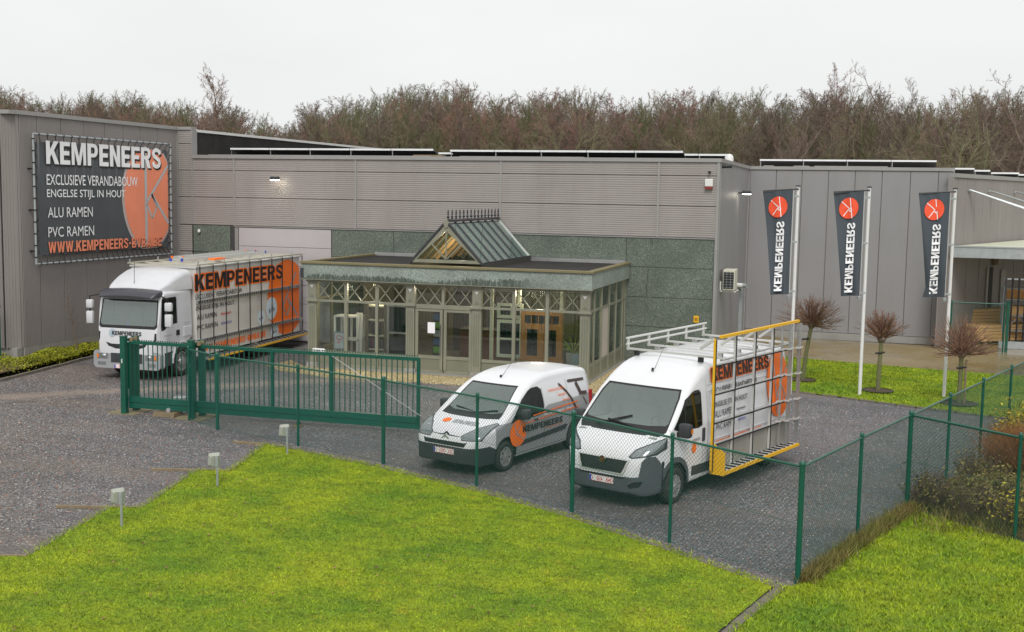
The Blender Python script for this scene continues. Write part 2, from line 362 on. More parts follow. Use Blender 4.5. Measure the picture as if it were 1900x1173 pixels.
lawn2 = [(-1.0, 16.9), (-2.1, 12.5), (-1.2, -4), (14, -4), (14, 12), (6.2, 17.5), (.83, 22.1), (-.75, 17.2)]
sheet('side_lawn', lawn2, .028, M['lawn'])
lawn3 = [(-4.4, 42.6), (-4.2, 35.6), (-1.92, 34.72), (-.69, 34.25), (1.33, 33.36), (4.5, 32.2), (9, 40.0), (4.88, 40.67), (2.5, 40.95), (-2, 41.95)]
sheet('flagpole_lawn', lawn3, .03, M['lawn'])
sheet('planting_bed', [(.9, 22.15), (6.2, 17.6), (14, 12), (16, 30), (9, 40), (4.6, 32.2)], -.005, mat('bed_soil', (.09, .07, .04), .9, 0, .4, 5, (.07, .1, .02), .7, (1.5, 1.5, 1.5), .5, 20))
sheet('concrete_apron', [(-4.95, 42.7), (-2, 42.0), (2.5, 41.0), (4.88, 40.72), (9, 40.05), (30, 36), (60, 90), (12, 90), (2.9, 48.0), (-4.95, 48.35)], .012, M['wet'])
sheet('yellow_gravel_strip', [(-18.6, 33.2), (-17.6, 32.4), (-15.7, 31.75), (-12.4, 32.05), (-7.14, 32.1), (-6.95, 36), (-7.1, 38.95), (-8, 38.95), (-8, 33.5), (-17.3, 33.5), (-18.4, 34.6)], .01, M['ygravel'])

def scatter(poly, n, test=None):
    p = np.array(poly); lo, hi = p.min(0), p.max(0); out = []
    while len(out) < n:
        q = rng.uniform(lo, hi, (n, 2)); x, y = q[:, 0], q[:, 1]; ins = np.zeros(n, bool)
        for i in range(len(p)):
            (x1, y1), (x2, y2) = p[i], p[i-1]
            if y1 == y2: continue
            ins ^= ((y1 > y) != (y2 > y)) & (x < (x2-x1)*(y-y1)/(y2-y1)+x1)
        q = q[ins]; out = q if len(out) == 0 else np.vstack([out, q])
    return out[:n]
def blades(P, z0, hmin, hmax, wd, lean=.5):
    n = len(P); a = rng.uniform(0, 2*PI, n); h = rng.uniform(hmin, hmax, n); ln = rng.normal(0, lean, (n, 2))*h[:, None]
    ww = wd*rng.uniform(.6, 1.3, n); dx, dy = np.cos(a)*ww/2, np.sin(a)*ww/2
    z0 = np.broadcast_to(z0, n)
    V = np.stack([np.c_[P[:, 0]-dx, P[:, 1]-dy, z0], np.c_[P[:, 0]+dx, P[:, 1]+dy, z0], np.c_[P[:, 0]+ln[:, 0], P[:, 1]+ln[:, 1], z0+h]], 1).reshape(-1, 3)
    return V, np.arange(3*n).reshape(n, 3)
V, F = blades(scatter([(x, max(y, 10.5)) for x, y in lawn1], 330000), .025, .01, .034, .018, .8)
tag(obj('grass', np_mesh('grass', V, F), M['blade']), 'short mossy bright green grass covering the front lawn', 'grass', kind='stuff')
V, F = blades(scatter([(x, max(y, 10.5)) for x, y in lawn2], 130000), .025, .015, .07, .02, .6)
tag(obj('grass', np_mesh('grass', V, F), M['blade']), 'green grass of the lawn right of the corner fence post', 'grass', kind='stuff')
V, F = blades(scatter(lawn3, 60000), .025, .02, .06, .03, .6)
tag(obj('grass', np_mesh('grass', V, F), M['blade']), 'green grass around the flagpoles and pollarded trees', 'grass', kind='stuff')
P = []
for pl_ in ([(-1.15, 16.95), (-3.1, 18.3), (-5.05, 19.55), (-7.25, 20.7), (-9.7, 21.75), (-12.74, 22.73), (-12.14, 20.31), (-12.79, 20.06), (-12.16, 17.29), (-12.69, 17.1), (-12.15, 14.36)], [(-4.2, 35.6), (-1.92, 34.72), (-.69, 34.25), (1.33, 33.36), (4.3, 32.3)], [(-1.0, 16.9), (-2.1, 12.5)]):
    for (x1, y1), (x2, y2) in zip(pl_, pl_[1:]):
        for k in range(int(math.hypot(x2-x1, y2-y1)*170)):
            t = random.random(); o_ = abs(random.gauss(0, .05))*(1+math.sin(t*31)+math.sin(t*12)); P.append((x1+(x2-x1)*t+random.gauss(0, .05), y1+(y2-y1)*t+random.gauss(0, .04)))
V, F = blades(np.array(P), .02, .02, .075, .02, .8)
tag(obj('edge_grass', np_mesh('edge_grass', V, F), M['blade']), 'ragged grass creeping over the lawn edging stones', 'grass', kind='stuff')
# loose stones on the gravel
def pebbles(P, s0, s1):
    n = len(P); s = rng.uniform(s0, s1, n)[:, None, None]
    base = np.array([(1, 0, 0), (0, 1, 0), (-1, 0, 0), (0, -1, 0), (0, 0, .8), (0, 0, -.3)], float)[None]
    V = base*s*rng.uniform(.5, 1.3, (n, 6, 1)); a = rng.uniform(0, PI, n); c, sn = np.cos(a)[:, None], np.sin(a)[:, None]
    X = V[:, :, 0]*c-V[:, :, 1]*sn+P[:, 0:1]; Y = V[:, :, 0]*sn+V[:, :, 1]*c+P[:, 1:2]; Z = V[:, :, 2]+.004
    V = np.stack([X, Y, Z], 2).reshape(-1, 3)
    f = np.array([(0, 1, 4), (1, 2, 4), (2, 3, 4), (3, 0, 4)]); return V, (f[None]+6*np.arange(n)[:, None, None]).reshape(-1, 3)
def peb_mat(name, a, b_, red, wh):
    m, t, b = new_mat(name); g = N(t, 'ShaderNodeNewGeometry')
    c = ramp(t, g.outputs['Random Per Island'], (0, a), (.88, b_), (.89, red), (.955, red), (.965, wh)); t.links.new(c, b.inputs['Base Color']); b.inputs['Roughness'].default_value = .5; return m
M['peb'] = peb_mat('loose_stone', (.065, .066, .07), (.3, .295, .305), (.33, .15, .09), (.55, .53, .5))
V, F = pebbles(scatter([(-24, 12), (-24, 30), (-8, 31.5), (-4, 33), (3.9, 32), (.8, 22.2), (-.84, 17.3), (-7.2, 20.9), (-12.7, 22.9), (-12.9, 12)], 60000), .008, .022)
tag(obj('loose_gravel', np_mesh('loose_gravel', V, F), M['peb']), 'loose grey and reddish stones lying on the gravel yard', 'gravel', kind='stuff')
V, F = pebbles(scatter([(-18.4, 33.2), (-15.7, 31.8), (-7.2, 32.1), (-7, 38.8), (-7.9, 38.8), (-8.1, 33.4)], 7000), .012, .03)
tag(obj('loose_yellow_gravel', np_mesh('loose_yellow_gravel', V, F), peb_mat('yellow_stone', (.4, .3, .13), (.7, .58, .33), (.3, .16, .06), (.75, .72, .6))), 'loose yellow stones of the strip in front of the showroom', 'gravel', kind='stuff')
# fallen leaves
P = scatter([(-12, 11.5), (-12, 20), (-1.6, 16.2), (-2.4, 12)], 260); Vl = []; Fl = []
for i, (x, y) in enumerate(P):
    a = random.uniform(0, 2*PI); s = random.uniform(.012, .03); n = len(Vl); z = .055+random.uniform(0, .01)
    Vl += [(x+math.cos(a)*s, y+math.sin(a)*s, z), (x-math.sin(a)*s*.6, y+math.cos(a)*s*.6, z+.012), (x-math.cos(a)*s, y-math.sin(a)*s, z+.004), (x+math.sin(a)*s*.6, y-math.cos(a)*s*.6, z)]
    Fl.append((n, n+1, n+2, n+3))
tag(obj('fallen_leaves', np_mesh('fallen_leaves', Vl, Fl), blade_mat('dead_leaf', (.2, .1, .05), (.3, .16, .07), (.35, .22, .12))), 'small brown fallen leaves scattered over the front lawn', 'leaves', kind='stuff')

# lawn edging: small stone setts, each its own piece
def edging(name, pts, width, step, z):
    e = MB().box(pts[0][0]-.01, pts[0][0]+.01, pts[0][1]-.01, pts[0][1]+.01, 0, z*.5).build(name, M['conc']); tag(e, kind='structure')
    shapes = []
    for k in range(3):
        s = step-.012; h = z-.004*k
        b = MB().box(-s/2, s/2, -width/2, width/2, -.02, h); shapes.append(b.build('edging_stone', M['edge'], e, bevel=.006))
    used = [False]*3
    for (x1, y1), (x2, y2) in zip(pts, pts[1:]):
        L = math.hypot(x2-x1, y2-y1); n = max(1, int(L/step)); an = math.atan2(y2-y1, x2-x1)
        for i in range(n):
            t_ = (i+.5)/n; k = random.randrange(3)
            o = shapes[k] if not used[k] else shapes[k].copy()
            if used[k]: col.objects.link(o)
            used[k] = True
            o.location = (x1+(x2-x1)*t_, y1+(y2-y1)*t_, random.uniform(-.006, .004)); o.rotation_euler = (0, 0, an+random.uniform(-.03, .03)); o.parent = e
    for k in range(3):
        if not used[k]: bpy.data.objects.remove(shapes[k])
M['edge'] = mat('edging_stone', (.16, .14, .115), .85, 0, .3, 3, (.07, .08, .03), .6, (3, 3, 3), .3, 60)
edging('lawn_edging', [(-1.07, 16.88), (-3.05, 18.22), (-5.0, 19.5), (-7.2, 20.65), (-9.65, 21.7), (-12.74, 22.76)], .12, .24, .045)
edging('lawn_edging', [(-12.76, 22.73), (-12.2, 20.36)], .13, .16, .045)
edging('lawn_edging', [(-12.82, 20.06), (-12.21, 17.34)], .13, .16, .045)
edging('lawn_edging', [(-12.72, 17.1), (-12.2, 14.4)], .13, .16, .045)
edging('lawn_edging', [(-1.05, 16.85), (-1.45, 15.4), (-1.95, 13.2), (-2.3, 11)], .14, .24, .045)
edging('flagpole_lawn_edging', [(-4.2, 35.55), (-1.92, 34.67), (-.69, 34.2), (1.33, 33.31), (4.3, 32.2)], .08, .5, .05)
edging('hedge_kerb', [(-23.85, 24), (-23.98, 27.4), (-24.62, 32.5), (-25.3, 37.5)], .1, .5, .09)
for (x1, y1, x2, y2), lb in (((-13.61, 16.86, -12.69, 17.13), 'thin timber parking marker in the gravel nearest the camera, by the closest lamp'),
                             ((-13.69, 19.81, -12.14, 20.25), 'thin timber parking marker in the gravel beside the middle lawn lamp'),
                             ((-13.52, 22.66, -12.74, 22.73), 'thin timber parking marker at the tip of the front lawn'),
                             ((-12.69, 17.13, -12.16, 17.29), 'short timber strip along the lawn notch by the closest lamp'),
                             ((-12.9, 14.1, -12.15, 14.36), 'timber strip at the lower left corner of the lawn')):
    tag(MB().bar((x1, y1, .02), (x2, y2, .02), .05, .06).build('parking_marker', M['timber'], bevel=.006), lb, 'timber edging')
# ------------------------------------------------------------------ warehouse: main hall
YM = 39.0; XR = -4.95; XA = -24.9; HM = 6.9
def rib_profile(z0, z1, pitch, depth, frac=.45):
    n = max(1, int(round((z1-z0)/pitch))); p = (z1-z0)/n; out = []
    for i in range(n):
        a = z0+i*p; out += [(a, 0), (a+p*.12, depth), (a+p*(1-frac), depth), (a+p*(1-frac)+p*.12, 0)]
    return out+[(z1, 0)]
def hpanel(x0, x1, z0, z1, y, pitch=.076, depth=.0085):
    """horizontally ribbed sheet facing -y with closed edges"""
    b = MB(); pr = [(z0, -.04)]+rib_profile(z0, z1, pitch, depth)+[(z1, -.04)]
    b.extr([(d, h) for h, d in pr], x0, x1, lambda t, d, h: (t, y-d, h))
    return b
def vpanel(fn, a, b_, z0, z1, pitch, depth):
    """vertically ribbed sheet; fn(s,d,z)->point, s along the wall, d outwards"""
    b = MB(); pr = [(a, -.04)]+rib_profile(a, b_, pitch, depth)+[(b_, -.04)]
    b.extr(pr, z0, z1, lambda t, s, d: fn(s, d, t)); return b
hall = thing('warehouse', 'long grey horizontally ribbed warehouse hall with green concrete base behind the glass showroom', 'building', (-15, 43, 0))
b = MB(); b.box(XA+.02, XR-.02, YM+.06, 70, 0, 6.82); b.build('wall_core', M['clad3'], hall)
b = MB(); b.box(XA+.3, XR-.3, YM+.3, 69, 6.821, 6.86); b.build('roof', M['membrane'], hall)
xs = [-24.9, -23.1, -18.1, -12.55, -6.98, -5.02]; zs = [4.29, 5.34, 6.35, 6.8]
for i in range(5):
    for j in range(3):
        g_ = .012
        hpanel(xs[i]+g_, xs[i+1]-g_, zs[j]+g_, zs[j+1]-g_, YM).build('cladding_panel', M['clad'], hall, fix=False)
for x in xs[1:5]:
    MB().box(x-.035, x+.035, YM-.03, YM+.02, 4.27, 6.8).build('joint_cover', M['coping'], hall)
MB().box(XR-.09, XR+.0, YM-.035, YM+.1, 0, 6.8).build('corner_trim', M['coping'], hall)
MB().box(-23.1, XR-.1, YM-.03, YM+.02, 4.25, 4.285).build('drip_trim', M['coping'], hall)
MB().box(XA, XR+.04, YM-.06, YM+.3, 6.801, 6.93).build('coping', M['coping'], hall)
for x0, x1 in ((-24.2, -15.2), (-14.1, -9.6)):
    MB().box(x0, x1, YM-.0, YM+.25, 6.931, 6.95).build('coping_cap', M['coping'], hall)
MB().box(-15.9, -14.8, YM+.1, YM+.5, 6.932, 6.99).build('roof_plank', M['timber'], hall)
# green aggregate panels, left of the door, and right of it in courses
cx = [(-24.9, -23.28)]
for x0, x1 in cx:
    for z0, z1 in ((3.27, 4.28), (2.25, 3.25), (1.24, 2.23), (.05, 1.22)):
        MB().box(x0+.01, x1-.01, YM-.0, YM+.055, z0, z1-.005).build('concrete_panel', M['agg_wall'], hall)
for x0, x1, zz in ((-19.05, -16.6, 4), (-16.6, -12.5, 4), (-12.5, -8.02, 4), (-8.02, -5.05, 4)):
    for z0, z1 in ((3.27, 4.24), (2.25, 3.25), (1.24, 2.23), (.05, 1.22)):
        MB().box(x0+.01, x1-.01, YM-.0, YM+.055, z0, z1).build('concrete_panel', M['agg_wall'], hall)
MB().box(-23.25, -23.1, YM-.02, YM+.05, 0, 4.24).build('door_frame', M['joint'], hall)
MB().box(-23.1, -22.95, YM+.0, YM+.05, 0, 4.24).build('door_frame', M['coping'], hall)
d = MB().box(-22.93, -19.08, YM+.03, YM+.05, 0.02, 4.24).build('roller_door', M['joint'], hall)
for k in range(6):
    MB().box(-22.92, -19.09, YM+.0, YM+.028, .04+k*.7, .04+k*.7+.685).build('door_section', M['door_p'], d)
# crack and dribbles in the green panels
cr = MB(); pts = [(-7.24, 3.22), (-7.27, 3.0), (-7.25, 2.8), (-7.31, 2.62), (-7.27, 2.42), (-7.3, 2.27)]
for a, c in zip(pts, pts[1:]): cr.bar((a[0], YM-.003, a[1]), (c[0], YM-.003, c[1]), .02, .006, (0, 1, 0))
for x, l in ((-7.2, .2), (-7.14, .15), (-6.95, .1)): cr.bar((x, YM-.003, 4.2), (x+.01, YM-.003, 4.2-l), .02, .006, (0, 1, 0))
cr.build('crack', M['joint'], hall)
# right flank of the hall
MB().box(XR-.05, XR, YM+.1, 48.4, 0, 6.8).build('side_wall', M['clad2'], hall)
MB().box(XR-.2, XR+.05, YM+.3, 48.4, 6.802, 6.93).build('side_coping', M['coping'], hall)
MB().box(XR+.0, XR+.03, YM+.11, YM+.19, 0, 6.79).build('corner_trim', M['coping'], hall)
MB().box(XR+.0, XR+.04, 48.2, 48.35, 0, 6.8).build('corner_trim', M['coping'], hall)

# ------------------------------------------------------------------ left hall with the advertising banner
XL = -25.55; YL0 = 29.95
lh = thing('warehouse', 'tall ribbed grey hall on the left that carries the big advertising banner', 'building', (-32, 35, 0))
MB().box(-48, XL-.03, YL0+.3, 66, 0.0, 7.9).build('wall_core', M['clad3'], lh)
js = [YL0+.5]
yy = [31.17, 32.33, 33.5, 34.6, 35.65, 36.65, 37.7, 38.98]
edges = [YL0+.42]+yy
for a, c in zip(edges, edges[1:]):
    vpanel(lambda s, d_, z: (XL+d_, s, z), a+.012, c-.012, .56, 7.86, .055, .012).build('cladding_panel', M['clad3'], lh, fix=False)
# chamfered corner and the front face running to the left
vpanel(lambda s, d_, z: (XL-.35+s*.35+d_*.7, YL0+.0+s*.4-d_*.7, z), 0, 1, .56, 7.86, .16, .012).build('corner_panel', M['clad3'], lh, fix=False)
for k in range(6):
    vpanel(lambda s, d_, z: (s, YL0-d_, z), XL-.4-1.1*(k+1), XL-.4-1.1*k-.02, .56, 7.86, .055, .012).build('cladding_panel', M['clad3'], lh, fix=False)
MB().box(-48, XL+.02, YL0-.03, YL0+.3, 7.861, 7.98).build('coping', M['coping'], lh)
MB().box(XL-.3, XL+.06, YL0+.3, YM+.1, 7.862, 7.99).build('coping', M['coping'], lh)
MB().box(XL-.3, XA+.0, YM-.05, YM+.35, 7.87, 7.985).build('coping', M['coping'], lh)
for z0, z1 in ((4.29, 5.34), (5.34, 6.35), (6.35, 7.35), (7.35, 7.86), (3.27, 4.28), (2.25, 3.26), (1.22, 2.24), (.1, 1.2)):
    hpanel(XL+.05, XA-.03, z0+.01, z1-.01, YM).build('cladding_panel', M['clad'], lh, fix=False)
MB().box(XL, XL+.06, YM-.06, YM, .5, 7.86).build('corner_trim', M['coping'], lh)
MB().box(XA-.035, XA+.03, YM-.03, YM+.3, 4.3, 7.86).build('corner_trim', M['coping'], lh)
MB().box(-47, XL-.02, YL0+.1, YL0+.32, 0, .56).build('plinth', M['conc'], lh)
MB().box(XL-.06, XL+.01, YL0+.4, YM, 0, .555).build('plinth', M['conc'], lh)
# membrane covered flank rising above the roof of the main hall
MB().box(XA-.2, XA, YM+.3, 62, 6.9, 7.8).build('roof_flank', M['membrane'], lh)
MB().box(XA-.22, XA+.03, YM+.3, 62, 7.801, 7.9).build('white_edge', M['white_trim'], lh)
# brick annex just visible at the far left
br = thing('brick_annex', 'brown brick annex seen past the left end of the ribbed hall', 'building', (-30, 29, 0))
MB().box(-47, -27.1, 29.2, 29.9, 0, 5.0).build('wall', mat('brown_brick', (.12, .075, .05), .85, 0, .4, 3, (.05, .06, .03), .6, (1, 1, 1), .3, 20), br)

# banner with its tube frame
bb = thing('advertising_banner', 'large laced banner reading KEMPENEERS EXCLUSIEVE VERANDABOUW on the left hall', 'banner', (XL+.2, 34.8, 3.0))
Y0, Y1, Z0, Z1 = 30.73, 38.2, 3.19, 7.29; XB = XL+.22
fr = MB(); c4 = [(XB, Y0, Z0), (XB, Y1, Z0), (XB, Y1, Z1), (XB, Y0, Z1)]
for i in range(4):
    MB().tube([c4[i], c4[(i+1) % 4]], .035, 8).build('frame_tube', M['galv'], bb, smooth=True)
for y in (Y0, Y1):
    for z in (3.6, 4.9, 6.2): MB().bar((XL, y, z), (XB, y, z), .05).build('wall_bracket', M['black'], bb)
BX = XB-.06; by0, by1, bz0, bz1 = Y0+.2, Y1-.12, Z0+.26, Z1-.24
# banner cloth with slight sag waves between the eyelets
nx, nz = 60, 30; V = []; F = []
for i in range(nx+1):
    for k in range(nz+1):
        u, v = i/nx, k/nz
        e = .012*math.sin(u*17*2*PI)*math.exp(-(1-v)*6)+.008*math.sin(u*9+v*5)
        V.append((BX+e-bb.location.x, by0+(by1-by0)*u-bb.location.y, bz0+(bz1-bz0)*v-bb.location.z))
for i in range(nx):
    for k in range(nz): a = i*(nz+1)+k; F.append((a, a+nz+1, a+nz+2, a+1))
def banner_mat():
    m, t, b = new_mat('banner_cloth'); v = coords(t)
    c = mixc(t, noise(t, v, .5, 3), (.045, .052, .058), (.10, .11, .118))
    w_ = N(t, 'ShaderNodeTexWave'); w_.wave_type = 'BANDS'; w_.bands_direction = 'Y'; w_.inputs['Scale'].default_value = .71; w_.inputs['Distortion'].default_value = .4; t.links.new(v, w_.inputs['Vector'])
    sx = N(t, 'ShaderNodeSeparateXYZ'); t.links.new(v, sx.inputs[0])
    k = mul(t, ramp(t, w_.outputs['Fac'], (.9, 0), (1, .45)), ramp(t, mul(t, sx.outputs[2], .25), (.72, 0), (.98, 1)))  # pale bands near the top: highlights of the sag folds painted in
    c = mixc(t, k, c, (.4, .42, .43)); t.links.new(c, b.inputs['Base Color']); b.inputs['Roughness'].default_value = .5; return m
me = np_mesh('cloth', V, F); me.shade_smooth(); cloth = obj('cloth', me, banner_mat(), bb)
def lace(n, a, b_, fa, fb):
    for i in range(n):
        L = MB(); t_ = (i+.5)/n; p = Vector(a).lerp(Vector(b_), t_); q = Vector(fa).lerp(Vector(fb), t_+.008)
        L.tube([p, q], .012, 5)
        L.lathe([(.05, -.02), (.05, .02)], q, 'y' if abs(fa[1]-fb[1]) > 1 else 'z', 8); L.build('lacing', M['black'], bb)
for i, (n, a, b_, fa, fb) in enumerate(((19, (BX+.02, by0, bz1), (BX+.02, by1, bz1), (XB, Y0, Z1), (XB, Y1, Z1)), (26, (BX+.02, by0, bz0), (BX+.02, by1, bz0), (XB, Y0, Z0), (XB, Y1, Z0)),
                           (11, (BX+.02, by0, bz0), (BX+.02, by0, bz1), (XB, Y0, Z0), (XB, Y0, Z1)), (14, (BX+.02, by1, bz0), (BX+.02, by1, bz1), (XB, Y1, Z0), (XB, Y1, Z1)))):
    lace(n, a, b_, fa, fb)

# ------------------------------------------------------------------ printing helpers
def text2d(s, w_, h_, bold=0.0, shear=0.0, space=1.0):
    """flat lettering fitted to w x h with its lower left corner at 0,0 -> verts2d, faces"""
    cu = bpy.data.curves.new('t', 'FONT'); cu.body = s; cu.size = 1; cu.offset = 0.0 if 'M' in s else min(bold, .012); cu.resolution_u = 3; cu.shear = shear; cu.space_character = space
    o = bpy.data.objects.new('t', cu); col.objects.link(o); dg = bpy.context.evaluated_depsgraph_get()
    me = bpy.data.meshes.new_from_object(o.evaluated_get(dg)); bpy.data.objects.remove(o); bpy.data.curves.remove(cu)
    v = np.array([p.co[:2] for p in me.vertices]); f = [tuple(p.vertices) for p in me.polygons]; bpy.data.meshes.remove(me)
    lo, hi = v.min(0), v.max(0); v = (v-lo)/(hi-lo)*np.array([w_, h_]); return v.tolist(), f
def brand(s, w_, h_):
    """heavy condensed capitals drawn as polygons without overlaps"""
    S_, t = .33, .19; V = []; F = []; x = 0
    def poly(p): n = len(V); V.extend(p); F.append(tuple(range(n, n+len(p))))
    def band(o, i_):
        n = len(V); V.extend(o+i_); k = len(o)
        for j in range(k-1): F.append((n+j, n+j+1, n+k+j+1, n+k+j))
    def bowl(x0, X, y0, y1, wd, tt):
        o, i_ = [(x0, y1)], [(x0, y1-tt)]; yc, r = (y0+y1)/2, (y1-y0)/2
        for k in range(9):
            a = PI/2-PI*k/8; o.append((X-.38+.38*math.cos(a) if True else 0, yc+r*math.sin(a))); i_.append((X-.40+(.40-wd)*max(0, math.cos(a)), yc+(r-tt)*math.sin(a)))
        o.append((x0, y0)); i_.append((x0, y0+tt)); band([(p[0]+xo, p[1]) for p in o], [(p[0]+xo, p[1]) for p in i_])
    gw = dict(K=1.05, E=.88, M=1.3, P=.98, N=1.02, R=1.03, S=1.0, W=1.5, V=1.05, A=1.1, B=1.0); gw['.'] = .3; gw['-'] = .55
    for ch in s:
        W = gw[ch]; xo = x; q = lambda L: poly([(xo+a*W, b_) for a, b_ in L]); s_ = S_/W
        if ch == 'E': q([(0, 0), (1, 0), (1, t), (s_, t), (s_, .5-t/2), (.92, .5-t/2), (.92, .5+t/2), (s_, .5+t/2), (s_, 1-t), (1, 1-t), (1, 1), (0, 1)])
        elif ch == 'K': q([(0, 0), (s_, 0), (s_, .30), (.44, .42), (.68, 0), (1.04, 0), (.64, .60), (1.02, 1), (.66, 1), (s_, .62), (s_, 1), (0, 1)])
        elif ch == 'M': q([(0, 0), (.2, 0), (.2, .66), (.40, 0), (.60, 0), (.8, .66), (.8, 0), (1, 0), (1, 1), (.69, 1), (.5, .36), (.31, 1), (0, 1)])
        elif ch == 'N': q([(0, 0), (s_, 0), (s_, .58), (.68, 0), (1, 0), (1, 1), (1-s_, 1), (1-s_, .42), (s_, 1), (0, 1)])
        elif ch in 'PRB':
            q([(0, 0), (s_, 0), (s_, 1), (0, 1)])
            if ch == 'B': bowl(S_, W-.03, .48, 1, .3, .17); bowl(S_, W, 0, .4801, .3, .17)
            else: bowl(S_, W, .38 if ch == 'P' else .42, 1, .3, .17)
            if ch == 'R': q([(.42, .42), (.78, .42), (1.0, 0), (.66, 0)])
        elif ch == 'S':
            sp = [(.88, .70), (.81, .84), (.62, .905), (.40, .905), (.22, .84), (.17, .73), (.24, .61), (.42, .54), (.60, .47), (.78, .40), (.84, .27), (.78, .16), (.60, .095), (.40, .095), (.22, .15), (.12, .31)]; o, i_ = [], []
            for k in range(16):
                a, c = sp[max(k-1, 0)], sp[min(k+1, 15)]; dx, dy = c[0]-a[0], c[1]-a[1]; L = math.hypot(dx, dy); nx, ny = -dy/L, dx/L
                o.append((xo+(sp[k][0]+nx*.155)*W, sp[k][1]+ny*.095)); i_.append((xo+(sp[k][0]-nx*.155)*W, sp[k][1]-ny*.095))
            band(o, i_)
        elif ch == 'W': q([(0, 1), (.21, 1), (.29, .38), (.41, 1), (.59, 1), (.71, .38), (.79, 1), (1, 1), (.82, 0), (.61, 0), (.5, .58), (.39, 0), (.18, 0)])
        elif ch == 'V': q([(0, 1), (.32, 1), (.5, .35), (.68, 1), (1, 1), (.67, 0), (.33, 0)])
        elif ch == 'A': q([(0, 0), (.3, 0), (.35, .18), (.40, .36), (.5, .70), (.5, 1), (.33, 1)]); q([(1, 0), (.67, 1), (.5, 1), (.5, .70), (.60, .36), (.65, .18), (.7, 0)]); q([(.35, .18), (.65, .18), (.60, .36), (.40, .36)])
        elif ch == '.': q([(.1, 0), (.9, 0), (.9, .2), (.1, .2)])
        elif ch == '-': q([(.1, .38), (.9, .38), (.9, .56), (.1, .56)])
        x += W+.13
    tot = x-.13; return [(a/tot*w_, b_*h_) for a, b_ in V], F
def disc2d(cx_, cy_, rx, ry, n=40, clip=None):
    v = [(cx_+rx*math.cos(2*PI*k/n), cy_+ry*math.sin(2*PI*k/n)) for k in range(n)]
    if clip:
        x0, x1, y0, y1 = clip
        for ax, lim, sg in ((0, x0, 1), (0, x1, -1), (1, y0, 1), (1, y1, -1)):
            out = []
            for i in range(len(v)):
                a, c = v[i-1], v[i]; ia, ic = (a[ax]-lim)*sg >= 0, (c[ax]-lim)*sg >= 0
                if ia != ic:
                    t_ = (lim-a[ax])/(c[ax]-a[ax]); out.append((a[0]+(c[0]-a[0])*t_, a[1]+(c[1]-a[1])*t_))
                if ic: out.append(c)
            v = out
    return v, [tuple(range(len(v)))]
def strip2d(p, q, wd):
    p = Vector(p); q = Vector(q); d_ = (q-p).normalized(); n = Vector((-d_.y, d_.x))*wd/2
    return [tuple(p+n), tuple(p-n), tuple(q-n), tuple(q+n)], [(0, 1, 2, 3)]
def decal(name, shapes, fn, m, parent):
    """shapes: list of (verts2d, faces); fn maps (u,v)->world or local point"""
    if name == 'lettering' and len(shapes) > 1:
        for sh_ in shapes: decal(name, [sh_], fn, m, parent)
        return
    b = MB()
    for v, f in shapes: b.add([fn(x, y) for x, y in v], f)
    return b.build(name, m, parent, world=False, fix=False)
def at_(sh, x, y): return [(a+x, b_+y) for a, b_ in sh[0]], sh[1]
def logo_lines(cx_, cy_, rx, ry, wd, clip=None):
    """the K made of window bars in the disc"""
    P = lambda x, y: (cx_+x*rx, cy_+y*ry)
    S = [(P(-.22, .97), P(-.25, -.97)), (P(.66, .62), P(-.2, -.08)), (P(.6, -.75), P(-.0, .02)), (P(-.2, -.08), P(.02, -.34)), (P(.02, -.34), P(.2, -.12)), (P(.2, -.12), P(.02, .06))]
    return [strip2d(a, b_, wd) for a, b_ in S]

B0 = bb.location
LB = lambda off: (lambda u, v: (BX+off-B0.x, by0+u-B0.y, bz0+v-B0.z))
BW, BH = by1-by0, bz1-bz0
P_ = lambda o: o
decal('halo', [disc2d(5.95, 1.9, 1.6, 1.98, 48, (0, BW, 0, BH))], LB(.012), mat('halo_print', (.5, .42, .4), .5), cloth)
decal('disc', [disc2d(5.98, 1.9, 1.5, 1.88, 48, (0, BW, .02, BH-.02))], LB(.019), mat('banner_orange', (.85, .27, .15), .5), cloth)
decal('window_bars', [strip2d((5.75, .06), (5.75, 3.7), .15), strip2d((7.15, 3.05), (5.82, 1.7), .11), strip2d((7.15, .9), (6.1, 1.98), .11), strip2d((5.8, 1.62), (6.12, 1.1), .08), strip2d((6.12, 1.1), (6.42, 1.52), .08), strip2d((6.42, 1.52), (6.12, 1.95), .08)], LB(.026), mat('silver_print', (.45, .47, .48), .5), cloth)
def btext(s, x, y, w_, h_, bold, m, off=.033, sh=.0, sp=1.0, name='lettering'):
    decal(name, [at_(text2d(s, w_, h_, bold, sh, sp), x, y)], LB(off), m, cloth)
decal('lettering_shadow', [at_(brand('KEMPENEERS', 6.28, .72), .48, 2.86)], LB(.031), M['black_print'], cloth); decal('lettering', [at_(brand('KEMPENEERS', 6.28, .74), .42, 2.92)], LB(.036), M['white_print'], cloth)
btext('EXCLUSIEVE VERANDABOUW', .42, 2.25, 4.83, .34, .006, M['white_print']); btext('ENGELSE STIJL IN HOUT', .42, 1.78, 4.1, .33, .006, M['white_print'])
btext('ALU RAMEN', .44, 1.2, 2.25, .33, .006, M['white_print']); btext('PVC RAMEN', .44, .57, 2.3, .33, .006, M['white_print'])
decal('lettering_shadow', [at_(brand('WWW.KEMPENEERS-BVBA.BE', 6.25, .36), .45, .03)], LB(.031), M['black_print'], cloth); decal('lettering', [at_(brand('WWW.KEMPENEERS-BVBA.BE', 6.25, .36), .42, .06)], LB(.036), mat('salmon_print', (.85, .27, .15), .5), cloth)

